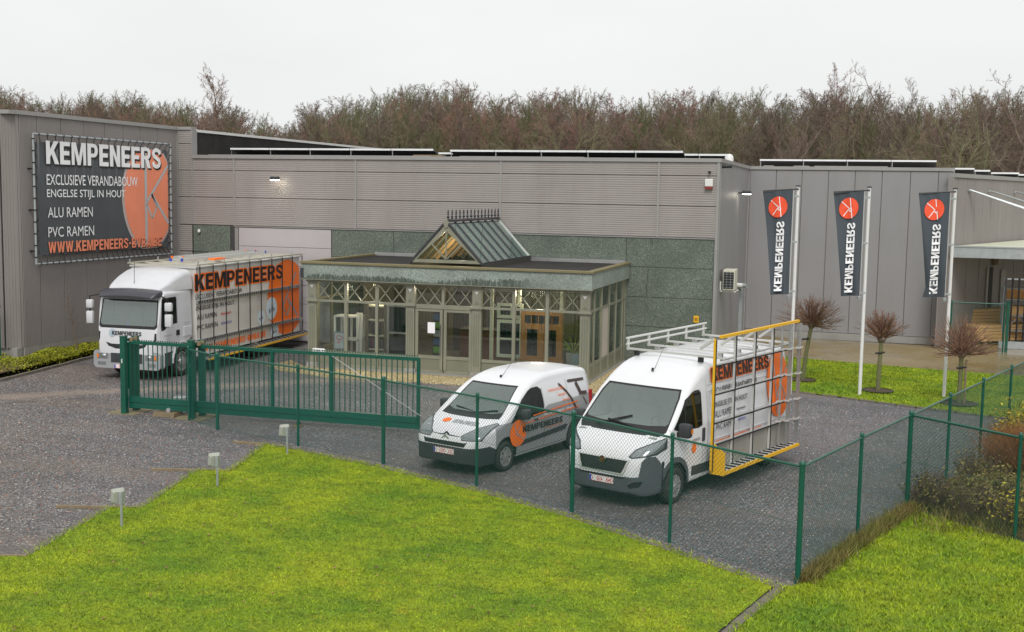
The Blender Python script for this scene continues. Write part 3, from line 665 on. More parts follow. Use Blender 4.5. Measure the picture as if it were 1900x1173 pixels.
# ------------------------------------------------------------------ right hall (smooth panels) and the angled hall with the canopy
YR = 48.4; rh = thing('warehouse', 'smooth grey panel hall behind the three flags', 'building', (0, 52, 0))
MB().box(-4.9, 2.8, YR+.06, 66, 0, 6.8).build('wall_core', M['clad3'], rh)
px = [-4.92, -3.87, -2.86, -1.83, -.81, .21, 1.27, 2.3, 2.86]
for a, c in zip(px, px[1:]):
    MB().box(a+.014, c-.014, YR, YR+.05, .3, 6.78).build('facade_panel', M['clad2'], rh)
MB().box(-4.9, 2.88, YR-.05, YR+.3, 6.801, 6.93).build('coping', M['coping'], rh)
for x0, x1 in ((-4.4, -4.0), (-3.2, -2.6), (-2.4, .4)): MB().box(x0, x1, YR-.02, YR+.2, 6.932, 6.965).build('coping_cap', M['coping'], rh)
MB().box(-4.9, 2.86, YR-.04, YR+.04, 0, .28).build('plinth', M['conc'], rh)
MB().box(2.84, 2.88, YR-.03, YR+.05, .3, 6.79).build('corner_trim', M['coping'], rh)
az = math.radians(22.7); WD = Vector((math.sin(az), math.cos(az), 0)); WN = Vector((math.cos(az), -math.sin(az), 0)); WC = Vector((2.82, 47.9, 0))+WD*.52
ah = thing('warehouse', 'angled dark ribbed hall with a lean-to canopy at the right edge', 'building', tuple(WC), 0)
def WP(s, d_, z): p = WC+WD*s+WN*d_; return (p.x, p.y, z)
def wbox(b, s0, s1, d0, d1, z0, z1):
    vs = [WP(s, d_, z) for z in (z0, z1) for s, d_ in ((s0, d0), (s1, d0), (s1, d1), (s0, d1))]
    return b.add(vs, [(0, 3, 2, 1), (4, 5, 6, 7), (0, 1, 5, 4), (1, 2, 6, 5), (2, 3, 7, 6), (3, 0, 4, 7)])
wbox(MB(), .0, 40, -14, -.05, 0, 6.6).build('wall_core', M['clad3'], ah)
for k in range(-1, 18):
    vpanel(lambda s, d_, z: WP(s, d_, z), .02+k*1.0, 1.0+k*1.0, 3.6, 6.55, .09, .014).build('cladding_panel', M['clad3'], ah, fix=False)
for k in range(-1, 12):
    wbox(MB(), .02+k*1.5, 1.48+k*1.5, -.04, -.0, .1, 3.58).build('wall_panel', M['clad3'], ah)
wbox(MB(), -.45, 40, -.2, .06, 6.56, 6.72).build('coping', M['coping'], ah)
# canopy: steel fascia along x, cream sheet roof behind it
cn = MB(); cn.box(2.88, 16, 47.75, 47.9, 3.5, 3.9); cn.build('canopy_fascia', M['galv'], ah)
MB().box(2.88, 16, 47.72, 47.95, 3.905, 3.95).build('canopy_edge', M['galv'], ah)
cv = [(2.95, 47.96, 3.93), (16, 47.96, 3.93), (16, 79.0, 4.15), (15.2, 76.5, 4.15)]
b = MB(); b.add(cv+[(x, y, z-.06) for x, y, z in cv], [(0, 1, 2, 3), (7, 6, 5, 4), (0, 4, 5, 1), (1, 5, 6, 2), (2, 6, 7, 3), (3, 7, 4, 0)]); b.build('canopy_roof', M['cream'], ah)
for s, q in ((1.18, (9.6, 48.1)), (1.3, (9.9, 48.1)), (3.59, (11.0, 48.1)), (6.93, (14, 48.1))):
    MB().tube([WP(s, .05, 6.1), (q[0], q[1], 3.95)], .035, 6).build('tie_rod', M['galv'], ah, smooth=True)
    MB().lathe([(.0, 0), (.09, 0), (.09, .06), (0, .06)], WP(s, .03, 6.05), 'z', 8).build('rod_anchor', M['galv'], ah)
wbox(MB(), 3.9, 4.1, 0.01, .06, 0, 2.95).build('door_frame', M['coping'], ah); wbox(MB(), 4.1, 4.75, -.0, .02, 0, 2.92).build('doorway', M['joint'], ah)
wbox(MB(), 5.75, 6.35, .01, .06, 0, 2.75).build('door', M['coping'], ah)
wbox(MB(), 4.6, 5.1, .01, .1, 3.0, 3.4).build('wall_box', M['timber'], ah)
# ------------------------------------------------------------------ showroom (glazed veranda)
VX0, VX1, VY, VB = -17.3, -8.0, 33.6, 38.95
sr = thing('showroom', 'sage green glazed veranda showroom with flat roof and glass lantern', 'veranda', (-12.6, 36, 0))
S, SD = M['sage'], M['sage_d']; M['lumber'] = mat('fresh_lumber', (.62, .38, .16), .7, 0, .15, 2)
# floor slab and low kerb
MB().box(VX0+.02, VX1-.02, VY+.02, VB, 0.005, .05).build('floor', mat('showroom_floor', (.2, .18, .14), .4, 0, .1, 2), sr)
MB().box(VX0-.02, VX1+.03, VY-.06, VY+.015, 0, .05).build('kerb', M['conc'], sr)
MB().box(VX1+.0, VX1+.06, VY-.05, VB, 0, .052).build('kerb', M['conc'], sr)
# frieze, cap boards, roof
MB().box(VX0-.1, VX1+.12, VY-.18, VY-.04, 2.86, 3.34).build('frieze', M['agg_frieze'], sr)
MB().box(VX1-.0, VX1+.119, VY-.039, VB-.01, 2.861, 3.34).build('frieze', M['agg_frieze'], sr)
MB().box(VX0-.099, VX0+.02, VY-.039, VB-.01, 2.861, 3.34).build('frieze', M['agg_frieze'], sr)
capm = mat('mossy_cap_board', (.2, .17, .09), .75, 0, .25, 4, (.12, .12, .04), .6, (2, 2, 2), .2, 50)
MB().box(VX0-.14, VX1+.16, VY-.23, VY-.0, 3.345, 3.42).build('cap_board', capm, sr, bevel=.01)
MB().box(VX1-.06, VX1+.159, VY+.002, VB-.01, 3.344, 3.418).build('cap_board', capm, sr, bevel=.01)
MB().box(VX0-.139, VX0+.06, VY+.002, VB-.01, 3.344, 3.418).build('cap_board', capm, sr, bevel=.01)
MB().box(VX0-.02, VX1+.02, VY-.04, VB, 2.83, 2.856).build('soffit', S, sr)
MB().box(VX0-.12, VX1+.14, VY-.2, VY-.03, 2.835, 2.858).build('moulding', S, sr)
for x0, x1 in ((VX0+.03, -13.75), (-11.35, VX1-.03)):
    MB().box(x0, x1, VY+.01, VB, 3.3, 3.34).build('flat_roof', M['membrane'], sr)
    MB().box(x0, x1, VB-.12, VB-.0, 3.35, 3.47).build('roof_flashing', M['alu'], sr)
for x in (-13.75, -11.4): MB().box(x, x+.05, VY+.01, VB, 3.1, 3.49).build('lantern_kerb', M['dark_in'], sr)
# pilasters
def pilaster(x0, x1, y=VY, dy=-.05):
    p = MB().box(x0, x1, y+dy, y+.12, .16, 2.83).build('pilaster', S, sr)
    xm = (x0+x1)/2; wd = x1-x0
    MB().box(x0-.04, x1+.04, y+dy-.04, y+dy-.0+.1, 0, .158).build('plinth_block', M['conc'], p, bevel=.01)
    MB().box(x0-.05, x1+.05, y+dy-.06, y+.05, 2.12, 2.2).build('capital', S, p, bevel=.012)
    MB().box(x0-.04, x1+.04, y+dy-.05, y+.05, 2.76, 2.825).build('capital', S, p, bevel=.012)
    for k in (-1, 0, 1):
        MB().box(xm+k*.075-.014, xm+k*.075+.014, y+dy-.012, y+dy-.001, .35, 1.98).build('flute', SD, p)
    for z0, z1, mm in ((2.66, 2.56, M['alu_w']), (2.28, 2.38, SD)):
        MB().prism([(xm-.07, z0), (xm+.07, z0), (xm, z1)], 0, 'xz', (y+dy-.015, y+dy-.001)).build('ornament', mm, p)
    return p
for x0, x1 in ((-17.24, -16.94), (-13.85, -13.57), (-11.66, -11.37), (-8.25, -7.96)): pilaster(x0, x1)
for x0, x1 in ((-15.97, -15.87), (-14.9, -14.81), (-10.38, -10.28), (-9.33, -9.23), (-12.67, -12.58)):
    z0 = .06 if x0 != -12.67 else 2.12
    MB().box(x0, x1, VY-.03, VY+.07, z0, 2.83).build('mullion', S, sr)
GL, LAT = M['glass'], M['sage']
def bay(x0, x1, door=False):
    if not door:
        MB().box(x0, x1, VY-.01, VY+.05, .055, .14).build('bottom_rail', S, sr)
        MB().box(x0, x1, VY-.01, VY+.05, .48, .57).build('mid_rail', S, sr)
        MB().box(x0, x1, VY+.015, VY+.045, .141, .479).build('kick_panel', SD, sr)
        MB().box(x0, x1, VY-.015, VY+.055, 2.13, 2.2).build('transom', S, sr)
        MB().box(x0, x1, VY+.01, VY+.018, .571, 2.129).build('pane', GL, sr)
    MB().box(x0, x1, VY+.01, VY+.018, 2.201, 2.77).build('pane', GL, sr)
    MB().box(x0, x1, VY-.012, VY+.05, 2.771, 2.83).build('head_rail', S, sr)
    n = 2; wd = (x1-x0)/n
    for k in range(n):
        a = x0+k*wd
        for p, q in (((a, 2.205), (a+wd, 2.765)), ((a, 2.765), (a+wd, 2.205))):
            MB().bar((p[0], VY-.008, p[1]), (q[0], VY-.008, q[1]), .016, .026).build('lattice_bar', LAT, sr)
for x0, x1 in ((-16.93, -15.98), (-15.86, -14.91), (-14.8, -13.86), (-11.36, -10.39), (-10.27, -9.34), (-9.22, -8.26)): bay(x0, x1)
bay(-13.56, -12.68, True); bay(-12.57, -11.67, True)
MB().box(-13.56, -11.67, VY-.02, VY+.06, 2.07, 2.2).build('transom', S, sr)
for x0, x1, nm in ((-13.56, -12.63, 'l'), (-12.61, -11.67, 'r')):
    d = MB().box(x0+.01, x1-.01, VY+.02, VY+.06, .055, .15).build('door', S, sr)
    for a in ((x0+.01, x0+.1), (x1-.1, x1-.01)): MB().box(a[0], a[1], VY-.005, VY+.06, .151, 2.06).build('door_stile', S, d)
    for z in ((.5, .6), (1.98, 2.059)): MB().box(x0+.1, x1-.1, VY-.0, VY+.058, *z).build('door_rail', S, d)
    MB().box(x0+.1, x1-.1, VY+.02, VY+.04, .152, .499).build('kick_panel', SD, d)
    MB().box(x0+.1, x1-.1, VY+.02, VY+.028, .601, 1.979).build('pane', GL, d)
    if nm == 'l':
        MB().tube([(x1-.05, VY-.09, .62), (x1-.05, VY-.09, 1.6)], .016, 8).tube([(x1-.05, VY-.09, .75), (x1-.05, VY, .75)], .01, 6).tube([(x1-.05, VY-.09, 1.5), (x1-.05, VY, 1.5)], .01, 6).build('handle', M['chrome'], d, smooth=True)
        MB().box(x0+.42, x0+.66, VY+.012, VY+.018, 1.3, 1.64).build('paper_notice', M['white_print'], d)
# side wall (x = VX1), five bays; left side wall the same way
ys = [VY+.12, 34.35, 35.33, 36.4, 37.45, 38.5, 38.9]
for xw, o_ in ((VX1, 1), (VX0, -1)):
    a, c = (xw-.06, xw) if o_ > 0 else (xw, xw+.06)
    for y0, y1 in zip(ys, ys[1:]):
        MB().box(a-.0, c+.02*o_ if o_ > 0 else c, y1-.04, y1+.04, .06, 2.83).build('mullion', S, sr)
        MB().box(a, c, y0+.04, y1-.04, .056, .14).build('bottom_rail', S, sr)
        MB().box(a, c, y0+.04, y1-.04, .48, .57).build('mid_rail', S, sr)
        MB().box(a+.015, c-.01, y0+.04, y1-.04, .141, .479).build('kick_panel', SD, sr)
        MB().box(a, c, y0+.04, y1-.04, 2.13, 2.2).build('transom', S, sr)
        blk = o_ > 0 and abs(y0-35.33) < .01
        MB().box(a+.03, a+.038, y0+.04, y1-.04, .571, 2.129).build('blind' if blk else 'pane', mat('pale_blind', (.45, .4, .34), .7) if blk else GL, sr)
        MB().box(a+.03, a+.038, y0+.04, y1-.04, 2.201, 2.829).build('pane', GL, sr)
MB().box(VX1-.3, VX1, VY-.049, VY+.13, .16, 2.829).build('corner_post', S, sr) if False else None
MB().box(VX1+.0, VX1+.045, VY-.04, VY+.11, .161, 2.828).build('corner_post', S, sr)
MB().box(VX1-.02, VX1+.07, VY-.1, VY+.14, 2.121, 2.199).build('corner_capital', S, sr)
# roof lantern
lx0, lx1, lz0, lz1 = -13.68, -11.42, 3.5, 4.74; lxm = (lx0+lx1)/2; ly0, ly1 = VY-.0, 38.85
ln = MB()
ln.prism([(lx0, lz0), (lx1, lz0), (lx1-.16, lz0+.1), (lx0+.16, lz0+.1)], 0, 'xz', (ly0, ly0+.07)).build('gable_frame', S, sr)
for sx_ in (-1, 1):
    o = MB().prism([(lxm, lz1-.02), (lxm+sx_*1.13, lz0+.0), (lxm+sx_*.98, lz0+.1), (lxm, lz1-.24)], 0, 'xz', (ly0-.004, ly0+.066)).build('gable_frame', S, sr)
    MB().bar((lxm+sx_*.02, ly0+.02, lz1+.03), (lxm+sx_*1.2, ly0+.02, lz0-.02), .1, .06).build('verge_board', M['plastic'], sr)
gp = MB().prism([(lxm-.97, lz0+.1), (lxm+.97, lz0+.1), (lxm, lz1-.24)], 0, 'xz', (ly0+.03, ly0+.036)).build('gable_pane', GL, sr)
for p, q in (((lxm, lz0+.1), (lxm, lz1-.24)), ((lxm, lz0+.1), (lxm-.48, lz0+.58)), ((lxm, lz0+.1), (lxm+.48, lz0+.58))):
    MB().bar((p[0], ly0+.01, p[1]), (q[0], ly0+.01, q[1]), .03, .035).build('glazing_bar', S, sr)
MB().prism([(lxm-.09, lz1+.0), (lxm, lz1+.1), (lxm+.09, lz1), (lxm+.05, lz1-.13), (lxm, lz1-.17), (lxm-.05, lz1-.13)], 0, 'xz', (ly0-.04, ly0+.05)).build('gable_boss', S, sr)
nb = 7
for sx_ in (-1, 1):
    for k in range(nb+1):
        y = ly0+.08+(ly1-ly0-.08)*k/nb
        MB().bar((lxm, y, lz1+.0), (lxm+sx_*1.13, y, lz0+.02), .05, .05).build('rafter', M['plastic'] if k < nb else M['alu_w'], sr)
        if k < nb:
            y2 = ly0+.08+(ly1-ly0-.08)*(k+1)/nb
            vs = [(lxm, y+.025, lz1-.02), (lxm, y2-.025, lz1-.02), (lxm+sx_*1.13, y2-.025, lz0+.0), (lxm+sx_*1.13, y+.025, lz0+.0)]
            b = MB(); b.add(vs+[(x, yy_, z-.015) for x, yy_, z in vs], [(0, 1, 2, 3), (7, 6, 5, 4), (0, 4, 5, 1), (1, 5, 6, 2), (2, 6, 7, 3), (3, 7, 4, 0)])
            b.build('roof_pane', M['rglass'] if 'rglass' in M else M.setdefault('rglass', glass_mat('roof_glass', (.55, .66, .62), 1.2, .2, .22, (.3, .42, .38))), sr)
    MB().bar((lxm+sx_*1.15, ly0, lz0), (lxm+sx_*1.15, ly1, lz0), .07, .07).build('eaves', M['plastic'], sr)
MB().bar((lxm, ly0+.02, lz1+.05), (lxm, ly1, lz1+.05), .09, .06).build('ridge', M['plastic'], sr)
cb = MB().bar((lxm, ly0+.1, lz1+.1), (lxm, ly1, lz1+.1), .012, .02).build('cresting', M['plastic'], sr)
spk = None
for k in range(15):
    y = ly0+.15+(ly1-ly0-.25)*k/14
    s_ = MB().lathe([(.012, 0), (.012, .06), (.035, .09), (.05, .12), (.02, .16), (.018, .2), (.045, .21), (.018, .23), (.03, .26), (.0, .36)], (lxm, y, lz1+.06), 'z', 6).build('finial', M['plastic'], cb, smooth=True) if spk is None else None
    if s_: spk = s_
    else:
        c_ = spk.copy(); col.objects.link(c_); c_.location = (0, (ly1-ly0-.25)*k/14, 0)
MB().box(VX0-.13, VX0-.02, VY-.2, VY-.1, 2.9, 3.2).build('downpipe_stub', M['plastic'], sr)
# interior shell
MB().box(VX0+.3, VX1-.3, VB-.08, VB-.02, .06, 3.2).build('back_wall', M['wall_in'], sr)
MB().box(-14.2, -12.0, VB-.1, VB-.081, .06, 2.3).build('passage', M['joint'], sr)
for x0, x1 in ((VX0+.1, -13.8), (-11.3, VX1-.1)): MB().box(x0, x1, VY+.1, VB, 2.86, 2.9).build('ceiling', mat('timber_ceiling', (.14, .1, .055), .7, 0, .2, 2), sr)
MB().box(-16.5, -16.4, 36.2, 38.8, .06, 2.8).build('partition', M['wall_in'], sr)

# things standing in the showroom
def frame_window(name, lab, x, y, w_, z0, z1, m, parts, cat='window'):
    t_ = thing(name, lab, cat, (x+w_/2, y, .05))
    fw = .09
    for a in ((x, x+fw), (x+w_-fw, x+w_)): MB().box(*a, y-.04, y+.04, z0, z1).build('frame_stile', m, t_)
    for z in ((z0, z0+.1), (z1-.09, z1)): MB().box(x+fw, x+w_-fw, y-.04, y+.04, *z).build('frame_rail', m, t_)
    for kind, a in parts:
        if kind == 'rail': MB().box(x+fw, x+w_-fw, y-.035, y+.035, a-.03, a+.03).build('frame_rail', m, t_)
        if kind == 'bar': MB().box(a[0]-.02, a[0]+.02, y-.03, y+.03, a[1], a[2]).build('glazing_bar', m, t_)
    MB().box(x+fw, x+w_-fw, y-.004, y+.004, z0+.1, z1-.09).build('pane', M['sglass'], t_)
    return t_
# cream sash window frame, standing between white posts
t1 = frame_window('display_window', 'cream sash window sample standing behind the glass right of the entrance', -11.0, VY+.45, .82, .62, 1.78, M['cream'], [('rail', 1.2)])
t1b = frame_window('display_window', 'small cream top light sample fixed above the cream sash window', -11.0, VY+.45, .82, 1.84, 2.3, M['cream'], [('bar', (-10.55, 1.9, 2.25))])
t2 = thing('display_window', 'honey brown wooden window sample with two casements and small top panes', 'window', (-9.6, VY+.4, .05))
yw = VY+.42
for a in ((-10.22, -10.1), (-9.02, -8.9)): MB().box(*a, yw-.05, yw+.05, .62, 2.1).build('frame_stile', M['wood'], t2)
MB().box(-10.099, -9.021, yw-.05, yw+.05, 1.98, 2.1).build('frame_rail', M['wood'], t2); MB().box(-10.25, -8.87, yw-.09, yw+.05, .55, .619).build('sill', M['wood'], t2)
MB().box(-10.099, -9.021, yw-.045, yw+.045, 1.55, 1.72).build('frame_rail', M['wood'], t2); MB().box(-10.099, -9.021, yw-.045, yw+.045, .621, .72).build('frame_rail', M['wood'], t2)
MB().box(-9.62, -9.48, yw-.05, yw+.044, .721, 1.549).build('centre_post', M['wood'], t2)
for a in ((-10.099, -10.03), (-9.69, -9.621), (-9.479, -9.41), (-9.09, -9.021)): MB().box(*a, yw-.03, yw+.03, .721, 1.549).build('casement_stile', M['wood'], t2)
for k in range(1, 5): MB().box(-10.1+k*.216-.015, -10.1+k*.216+.015, yw-.03, yw+.03, 1.721, 1.979).build('glazing_bar', M['wood'], t2)
MB().box(-10.1, -9.02, yw-.004, yw+.004, .72, 1.98).build('pane', M['sglass'], t2)
for i, x in enumerate((-11.22, -10.33, -8.98)):
    tag(MB().box(x-.05, x+.05, VY+.5, VY+.6, .05, 2.8).build('display_post', M['cream'], bevel=.005), ['cream post left of the cream sash window sample', 'cream post between the cream and the brown window samples', 'cream post right of the brown window sample'][i], 'post')
# palm in a tall tapered planter
pl = thing('potted_palm', 'bright green palm in a tall grey planter in the right corner of the showroom', 'plant', (-8.62, VY+.75, .05))
b = MB(); b.lathe([(0, 0), (.17, 0), (.25, .78), (.21, .78), (.2, .7), (0, .7)], (-8.62, VY+.75, .05), 'z', 4); b.build('planter', M['pot'], pl)
b = MB(); lf = []
for k in range(17):
    a = random.uniform(0, 2*PI); el = random.uniform(.5, 1.25); L = random.uniform(.5, .8); q = []
    for i in range(7):
        s_ = i/6; q.append((-8.62+math.cos(a)*L*s_*math.cos(el)*(1+.5*s_), VY+.75+math.sin(a)*L*s_*math.cos(el)*.6, .8+L*s_*math.sin(el)-.35*s_*s_*(1.4-el)))
    for i in range(1, 7):
        p = Vector(q[i])
        for sd in (-1, 1):
            n_ = Vector((-math.sin(a)*sd, math.cos(a)*sd, 0)); tip = p+n_*(.16*(1-i/9))+Vector((math.cos(a), math.sin(a), -.3))*.13; o2 = Vector((math.cos(a), math.sin(a), 0))*.03
            b.face([tuple(p-o2*.5), tuple(p+o2*.5), tuple(tip)])
    b.tube(q, .006, 4)
po = b.build('fronds', blade_mat('palm_leaf', (.16, .3, .02), (.35, .45, .04), (.1, .2, .02), 3), pl, fix=False)
MB().tube([(-8.62, VY+.75, .7), (-8.62, VY+.75, .95)], .05, 8).build('stem', M['timber'], pl)
# white display stand, camera warning sign, panels in the left bays
t3 = thing('display_stand', 'white open frame display stand in the left bay of the showroom', 'display stand', (-16.1, VY+.7, .05))
for x in (-16.55, -16.2, -15.75):
    for y in (VY+.5, VY+1.0): MB().box(x-.03, x+.03, y-.03, y+.03, .051, 1.6).build('post', M['white_trim'], t3)
for z in (.1, .85, 1.6): MB().box(-16.58, -15.72, VY+.47, VY+1.03, z, z+.05).build('shelf', M['white_trim'], t3)
t4 = thing('camera_warning_sign', 'blue edged sign with a red camera symbol behind the left pane', 'sign', (-16.17, VY+.08, .6))
MB().box(-16.37, -15.98, VY+.06, VY+.075, .6, 1.18).build('board', mat('sign_blue', (.12, .2, .27), .5), t4)
MB().box(-16.35, -16.0, VY+.052, VY+.059, .62, 1.16).build('border', M['grey_print'], t4); MB().box(-16.33, -16.02, VY+.044, VY+.051, .65, 1.13).build('face', mat('pale_sign', (.42, .47, .5), .5), t4)
sy = VY+.04
b = MB(); cam_poly = [(-16.28, .98), (-16.24, 1.06), (-16.1, 1.04), (-16.06, .98), (-16.1, .93), (-16.25, .93), (-16.28, .98)]
for a, c in zip(cam_poly, cam_poly[1:]): b.bar((a[0], sy, a[1]), (c[0], sy, c[1]), .016, .004, (0, 1, 0))
b.bar((-16.18, sy, .93), (-16.2, sy, .84), .016, .004, (0, 1, 0)); b.bar((-16.26, sy, .82), (-16.12, sy, .85), .016, .004, (0, 1, 0)); b.build('camera_symbol', M['red_print'], t4)
t5 = thing('sample_shelf', 'shelf of dark cladding and colour samples in the second bay', 'shelf', (-15.2, VY+.9, .05))
for z in (.55, 1.0, 1.5, 1.95): MB().box(-15.5, -14.95, VY+.8, VY+1.1, z, z+.05).build('shelf_board', M['cream'], t5)
for x in (-15.52, -14.93): MB().box(x-.03, x+.03, VY+.79, VY+1.11, .051, 2.05).build('upright', M['wall_in'], t5)
cols_ = [(.03, .04, .05), (.15, .03, .03), (.04, .08, .12), (.05, .05, .05), (.06, .09, .08), (.12, .1, .08)]
for k in range(6): MB().box(-15.48+k*.085, -15.41+k*.085, VY+.78, VY+1.0, .601 if k % 2 else .6005, .93).build('sample', mat('sample_%d' % k if False else 'sample_colour', cols_[k], .5), t5)
MB().box(-15.4, -15.05, VY+.78, VY+.8, 1.051, 1.45).build('sample', M['black'], t5); MB().box(-15.35, -15.1, VY+.8, VY+.82, 1.551, 1.9).build('sample', M['dark_in'], t5)
t6 = thing('display_door', 'tall grey glazed door sample leaning behind the third bay', 'door', (-14.3, VY+.5, .05))
for a in ((-14.72, -14.64), (-13.9, -13.86)): MB().box(*a, VY+.47, VY+.53, .06, 2.1).build('stile', M['alu'], t6)
for z in ((.06, .14), (1.16, 1.22), (2.02, 2.1)): MB().box(-14.639, -13.901, VY+.47, VY+.53, *z).build('rail', M['alu'], t6)
MB().box(-14.639, -13.901, VY+.495, VY+.503, .14, 2.02).build('pane', M['sglass'], t6)
t7 = thing('brochure_rack', 'narrow rack of green and blue brochures behind the left door leaf', 'rack', (-13.0, VY+.5, .05))
MB().box(-13.16, -12.86, VY+.52, VY+.56, .051, 1.95).build('back_panel', M['dark_in'], t7)
for k, z in enumerate((.62, .88, 1.14, 1.4, 1.66)):
    MB().box(-13.13, -12.9, VY+.48, VY+.5, z, z+.2).build('brochure', mat('brochure', ((.12, .3, .03), (.06, .12, .25), (.3, .32, .3))[k % 3], .4), t7)
tag(MB().box(-15.85, -15.65, VY+.6, VY+.68, .05, 1.75).build('white_board', M['white_trim'], bevel=.004), 'upright white board just right of the white display stand', 'board')
t8 = thing('reception_counter', 'dark counter deep inside the showroom behind the entrance doors', 'counter', (-12.3, VY+3.5, .05))
MB().box(-13.2, -11.5, VY+3.2, VY+3.9, .051, 1.05).build('front', mat('dark_wood', (.1, .05, .03), .5), t8); MB().box(-13.25, -11.45, VY+3.15, VY+3.95, 1.052, 1.1).build('counter_top', M['dark_in'], t8)
t9 = thing('curtain', 'dark striped curtain at the back right of the showroom', 'curtain', (-9.5, VY+2.5, .05))
for k in range(22): MB().box(-11.0+k*.13, -10.9+k*.13, VY+2.5+(k % 2)*.05, VY+2.53+(k % 2)*.05, .06, 2.6).build('fold', mat('curtain_cloth', (.06, .07, .045), .8) if k == 0 else bpy.data.materials['curtain_cloth'], t9)
tx = thing('ceiling_spot', 'small lit ceiling spot in the second bay of the showroom', 'lamp', (-15.25, VY+.7, 2.7))
MB().lathe([(0, 0), (.035, 0), (.04, .1), (0, .1)], (-15.25, VY+.7, 2.68), 'z', 10).build('housing', M['white_trim'], tx)
MB().lathe([(0, -.004), (.03, -.004), (.03, 0)], (-15.25, VY+.7, 2.676), 'z', 10).build('bulb', emit_mat('lit_bulb', (1, .85, .6), 18), tx, fix=False)
for k in range(7):
    for sx_ in (-1, 1): MB().bar((lxm, ly0+.5+k*.7, lz1-.12), (lxm+sx_*1.05, ly0+.5+k*.7, lz0+.0), .05, .09).build('inner_rafter', M['lumber'], sr)
for (x, y, e_) in ((-15.9, VY+.25, 10), (-15.25, VY+.9, 45), (-12.5, VY+3, 90), (-9.8, VY+.25, 10), (-9.8, VY+1.2, 45), (-12.55, VY+1.5, 30)):  # ceiling spots, plus fill lights added to brighten the interior and the lantern
    l = bpy.data.lights.new('spot_and_fill_light', 'POINT'); l.energy = e_; l.color = (1, .82, .6); l.shadow_soft_size = .1
    lo = bpy.data.objects.new('spot_and_fill_light', l); lo.location = (x, y, 2.6 if e_ != 30 else 3.7); col.objects.link(lo)

# small "Klantingang" arrow sign in front
kg = thing('entrance_sign', 'small white rounded sign with an arrow on a short post before the showroom', 'sign', (-16.5, 33.05, 0))
def rrect(x0, x1, z0, z1, r, n=6):
    out = []
    for cx_, cz, a0 in ((x1-r, z1-r, 0), (x0+r, z1-r, PI/2), (x0+r, z0+r, PI), (x1-r, z0+r, 1.5*PI)):
        out += [(cx_+r*math.cos(a0+PI/2*k/n), cz+r*math.sin(a0+PI/2*k/n)) for k in range(n+1)]
    return out
MB().prism(rrect(-16.83, -16.37, .56, .7, .065), 0, 'xz', (33.03, 33.05)).build('board', M['white_print'], kg)
MB().tube([(-16.6, 33.06, 0), (-16.6, 33.06, .56)], .018, 8).build('post', M['alu'], kg)
K0 = kg.location
decal('lettering', [at_(text2d('Klantingang', .26, .07, .01), -.29, .595)], lambda u, v: (u, 33.026-K0.y, v), M['black_print'], kg)
decal('arrow', [([(-.02+.06, .61), (.06+.04, .63), (.04, .655)], [(0, 1, 2)])], lambda u, v: (u, 33.026-K0.y, v), M['black_print'], kg)
# ------------------------------------------------------------------ chain link fence with green posts
G = M['green']
def fence(pts, lab, h=1.78, posts=None, skip_first=False):
    f = thing('chain_link_fence', lab, 'fence', (pts[0][0], pts[0][1], 0))
    for i, (x, y) in enumerate(pts):
        if i == 0 and skip_first: continue
        r = .042 if posts and i in posts else .03
        p = MB().tube([(x, y, 0), (x, y, h+.02)], r, 12).build('fence_post', G, f, smooth=True)
        MB().lathe([(r+.008, -.01), (r+.008, .02), (r*.7, .045), (0, .05)], (x, y, h+.02), 'z', 12).build('post_cap', G, p, smooth=True)
        MB().box(x-.02, x+.02, y-.05, y+.05, h-.1, h-.05).build('clamp', G, p)
    for (x1, y1), (x2, y2) in zip(pts, pts[1:]):
        MB().tube([(x1, y1, h-.02), (x2, y2, h-.02)], .021, 8).build('top_rail', G, f, smooth=True)
        L = math.hypot(x2-x1, y2-y1); H_ = h-.05; st = .074; b = []; z0 = .02
        for sg in (1, -1):
            k = -H_
            while k < L:
                # line from (k,z0) rising at 45 deg (clipped to 0..L)
                a, c = k, k+(H_-z0)
                lo, hi = max(a, 0), min(c, L)
                if hi > lo+.01:
                    za, zc = z0+(lo-a), z0+(hi-a)
                    if sg < 0: lo, hi = L-lo, L-hi
                    b.append(((lo, za), (hi, zc)))
                k += st
        ux, uy = (x2-x1)/L, (y2-y1)/L; V = []; F = []
        for (s1, z1), (s2, z2) in b:
            n = len(V); r = .0026
            d_ = Vector((ux*(s2-s1), uy*(s2-s1), z2-z1)).normalized(); nn = Vector((-uy, ux, 0)); u_ = d_.cross(nn)
            for s_, z_ in ((s1, z1), (s2, z2)):
                for k in range(3):
                    q = nn*math.cos(k*2.094)*r+u_*math.sin(k*2.094)*r
                    V.append((x1+ux*s_+q.x+nn.x*.02-f.location.x, y1+uy*s_+q.y+nn.y*.02-f.location.y, z_+q.z))
            F += [(n, n+1, n+4, n+3), (n+1, n+2, n+5, n+4), (n+2, n, n+3, n+5)]
        o = obj('wire_mesh', np_mesh('wire_mesh', V, F), M['wire'], f); tag(o, kind='stuff')
        for z in (.05, .9, H_): MB().tube([(x1-uy*.02, y1+ux*.02, z), (x2-uy*.02, y2+ux*.02, z)], .003, 4, cap=False).build('strain_wire', M['wire'], f)
    return f
fence(F1, 'long green chain link fence along the front lawn before the two vans', posts=(0, 2, 4, 6))
fence(FR, 'green chain link fence running back on the right from the corner post', skip_first=True, posts=(2,))
fence(FS, 'green chain link fence branching off to the right over the shrubs', skip_first=True)
fence([(2.95, 46.95), (4.83, 46.95)], 'short green wire fence between the smooth hall and the far sliding gate', 1.86)
lf_ = [(-25.75, 29.5), (-28.5, 29.0)]
fence(lf_, 'green chain link fence stub at the left end of the tall ribbed hall', 2.0)

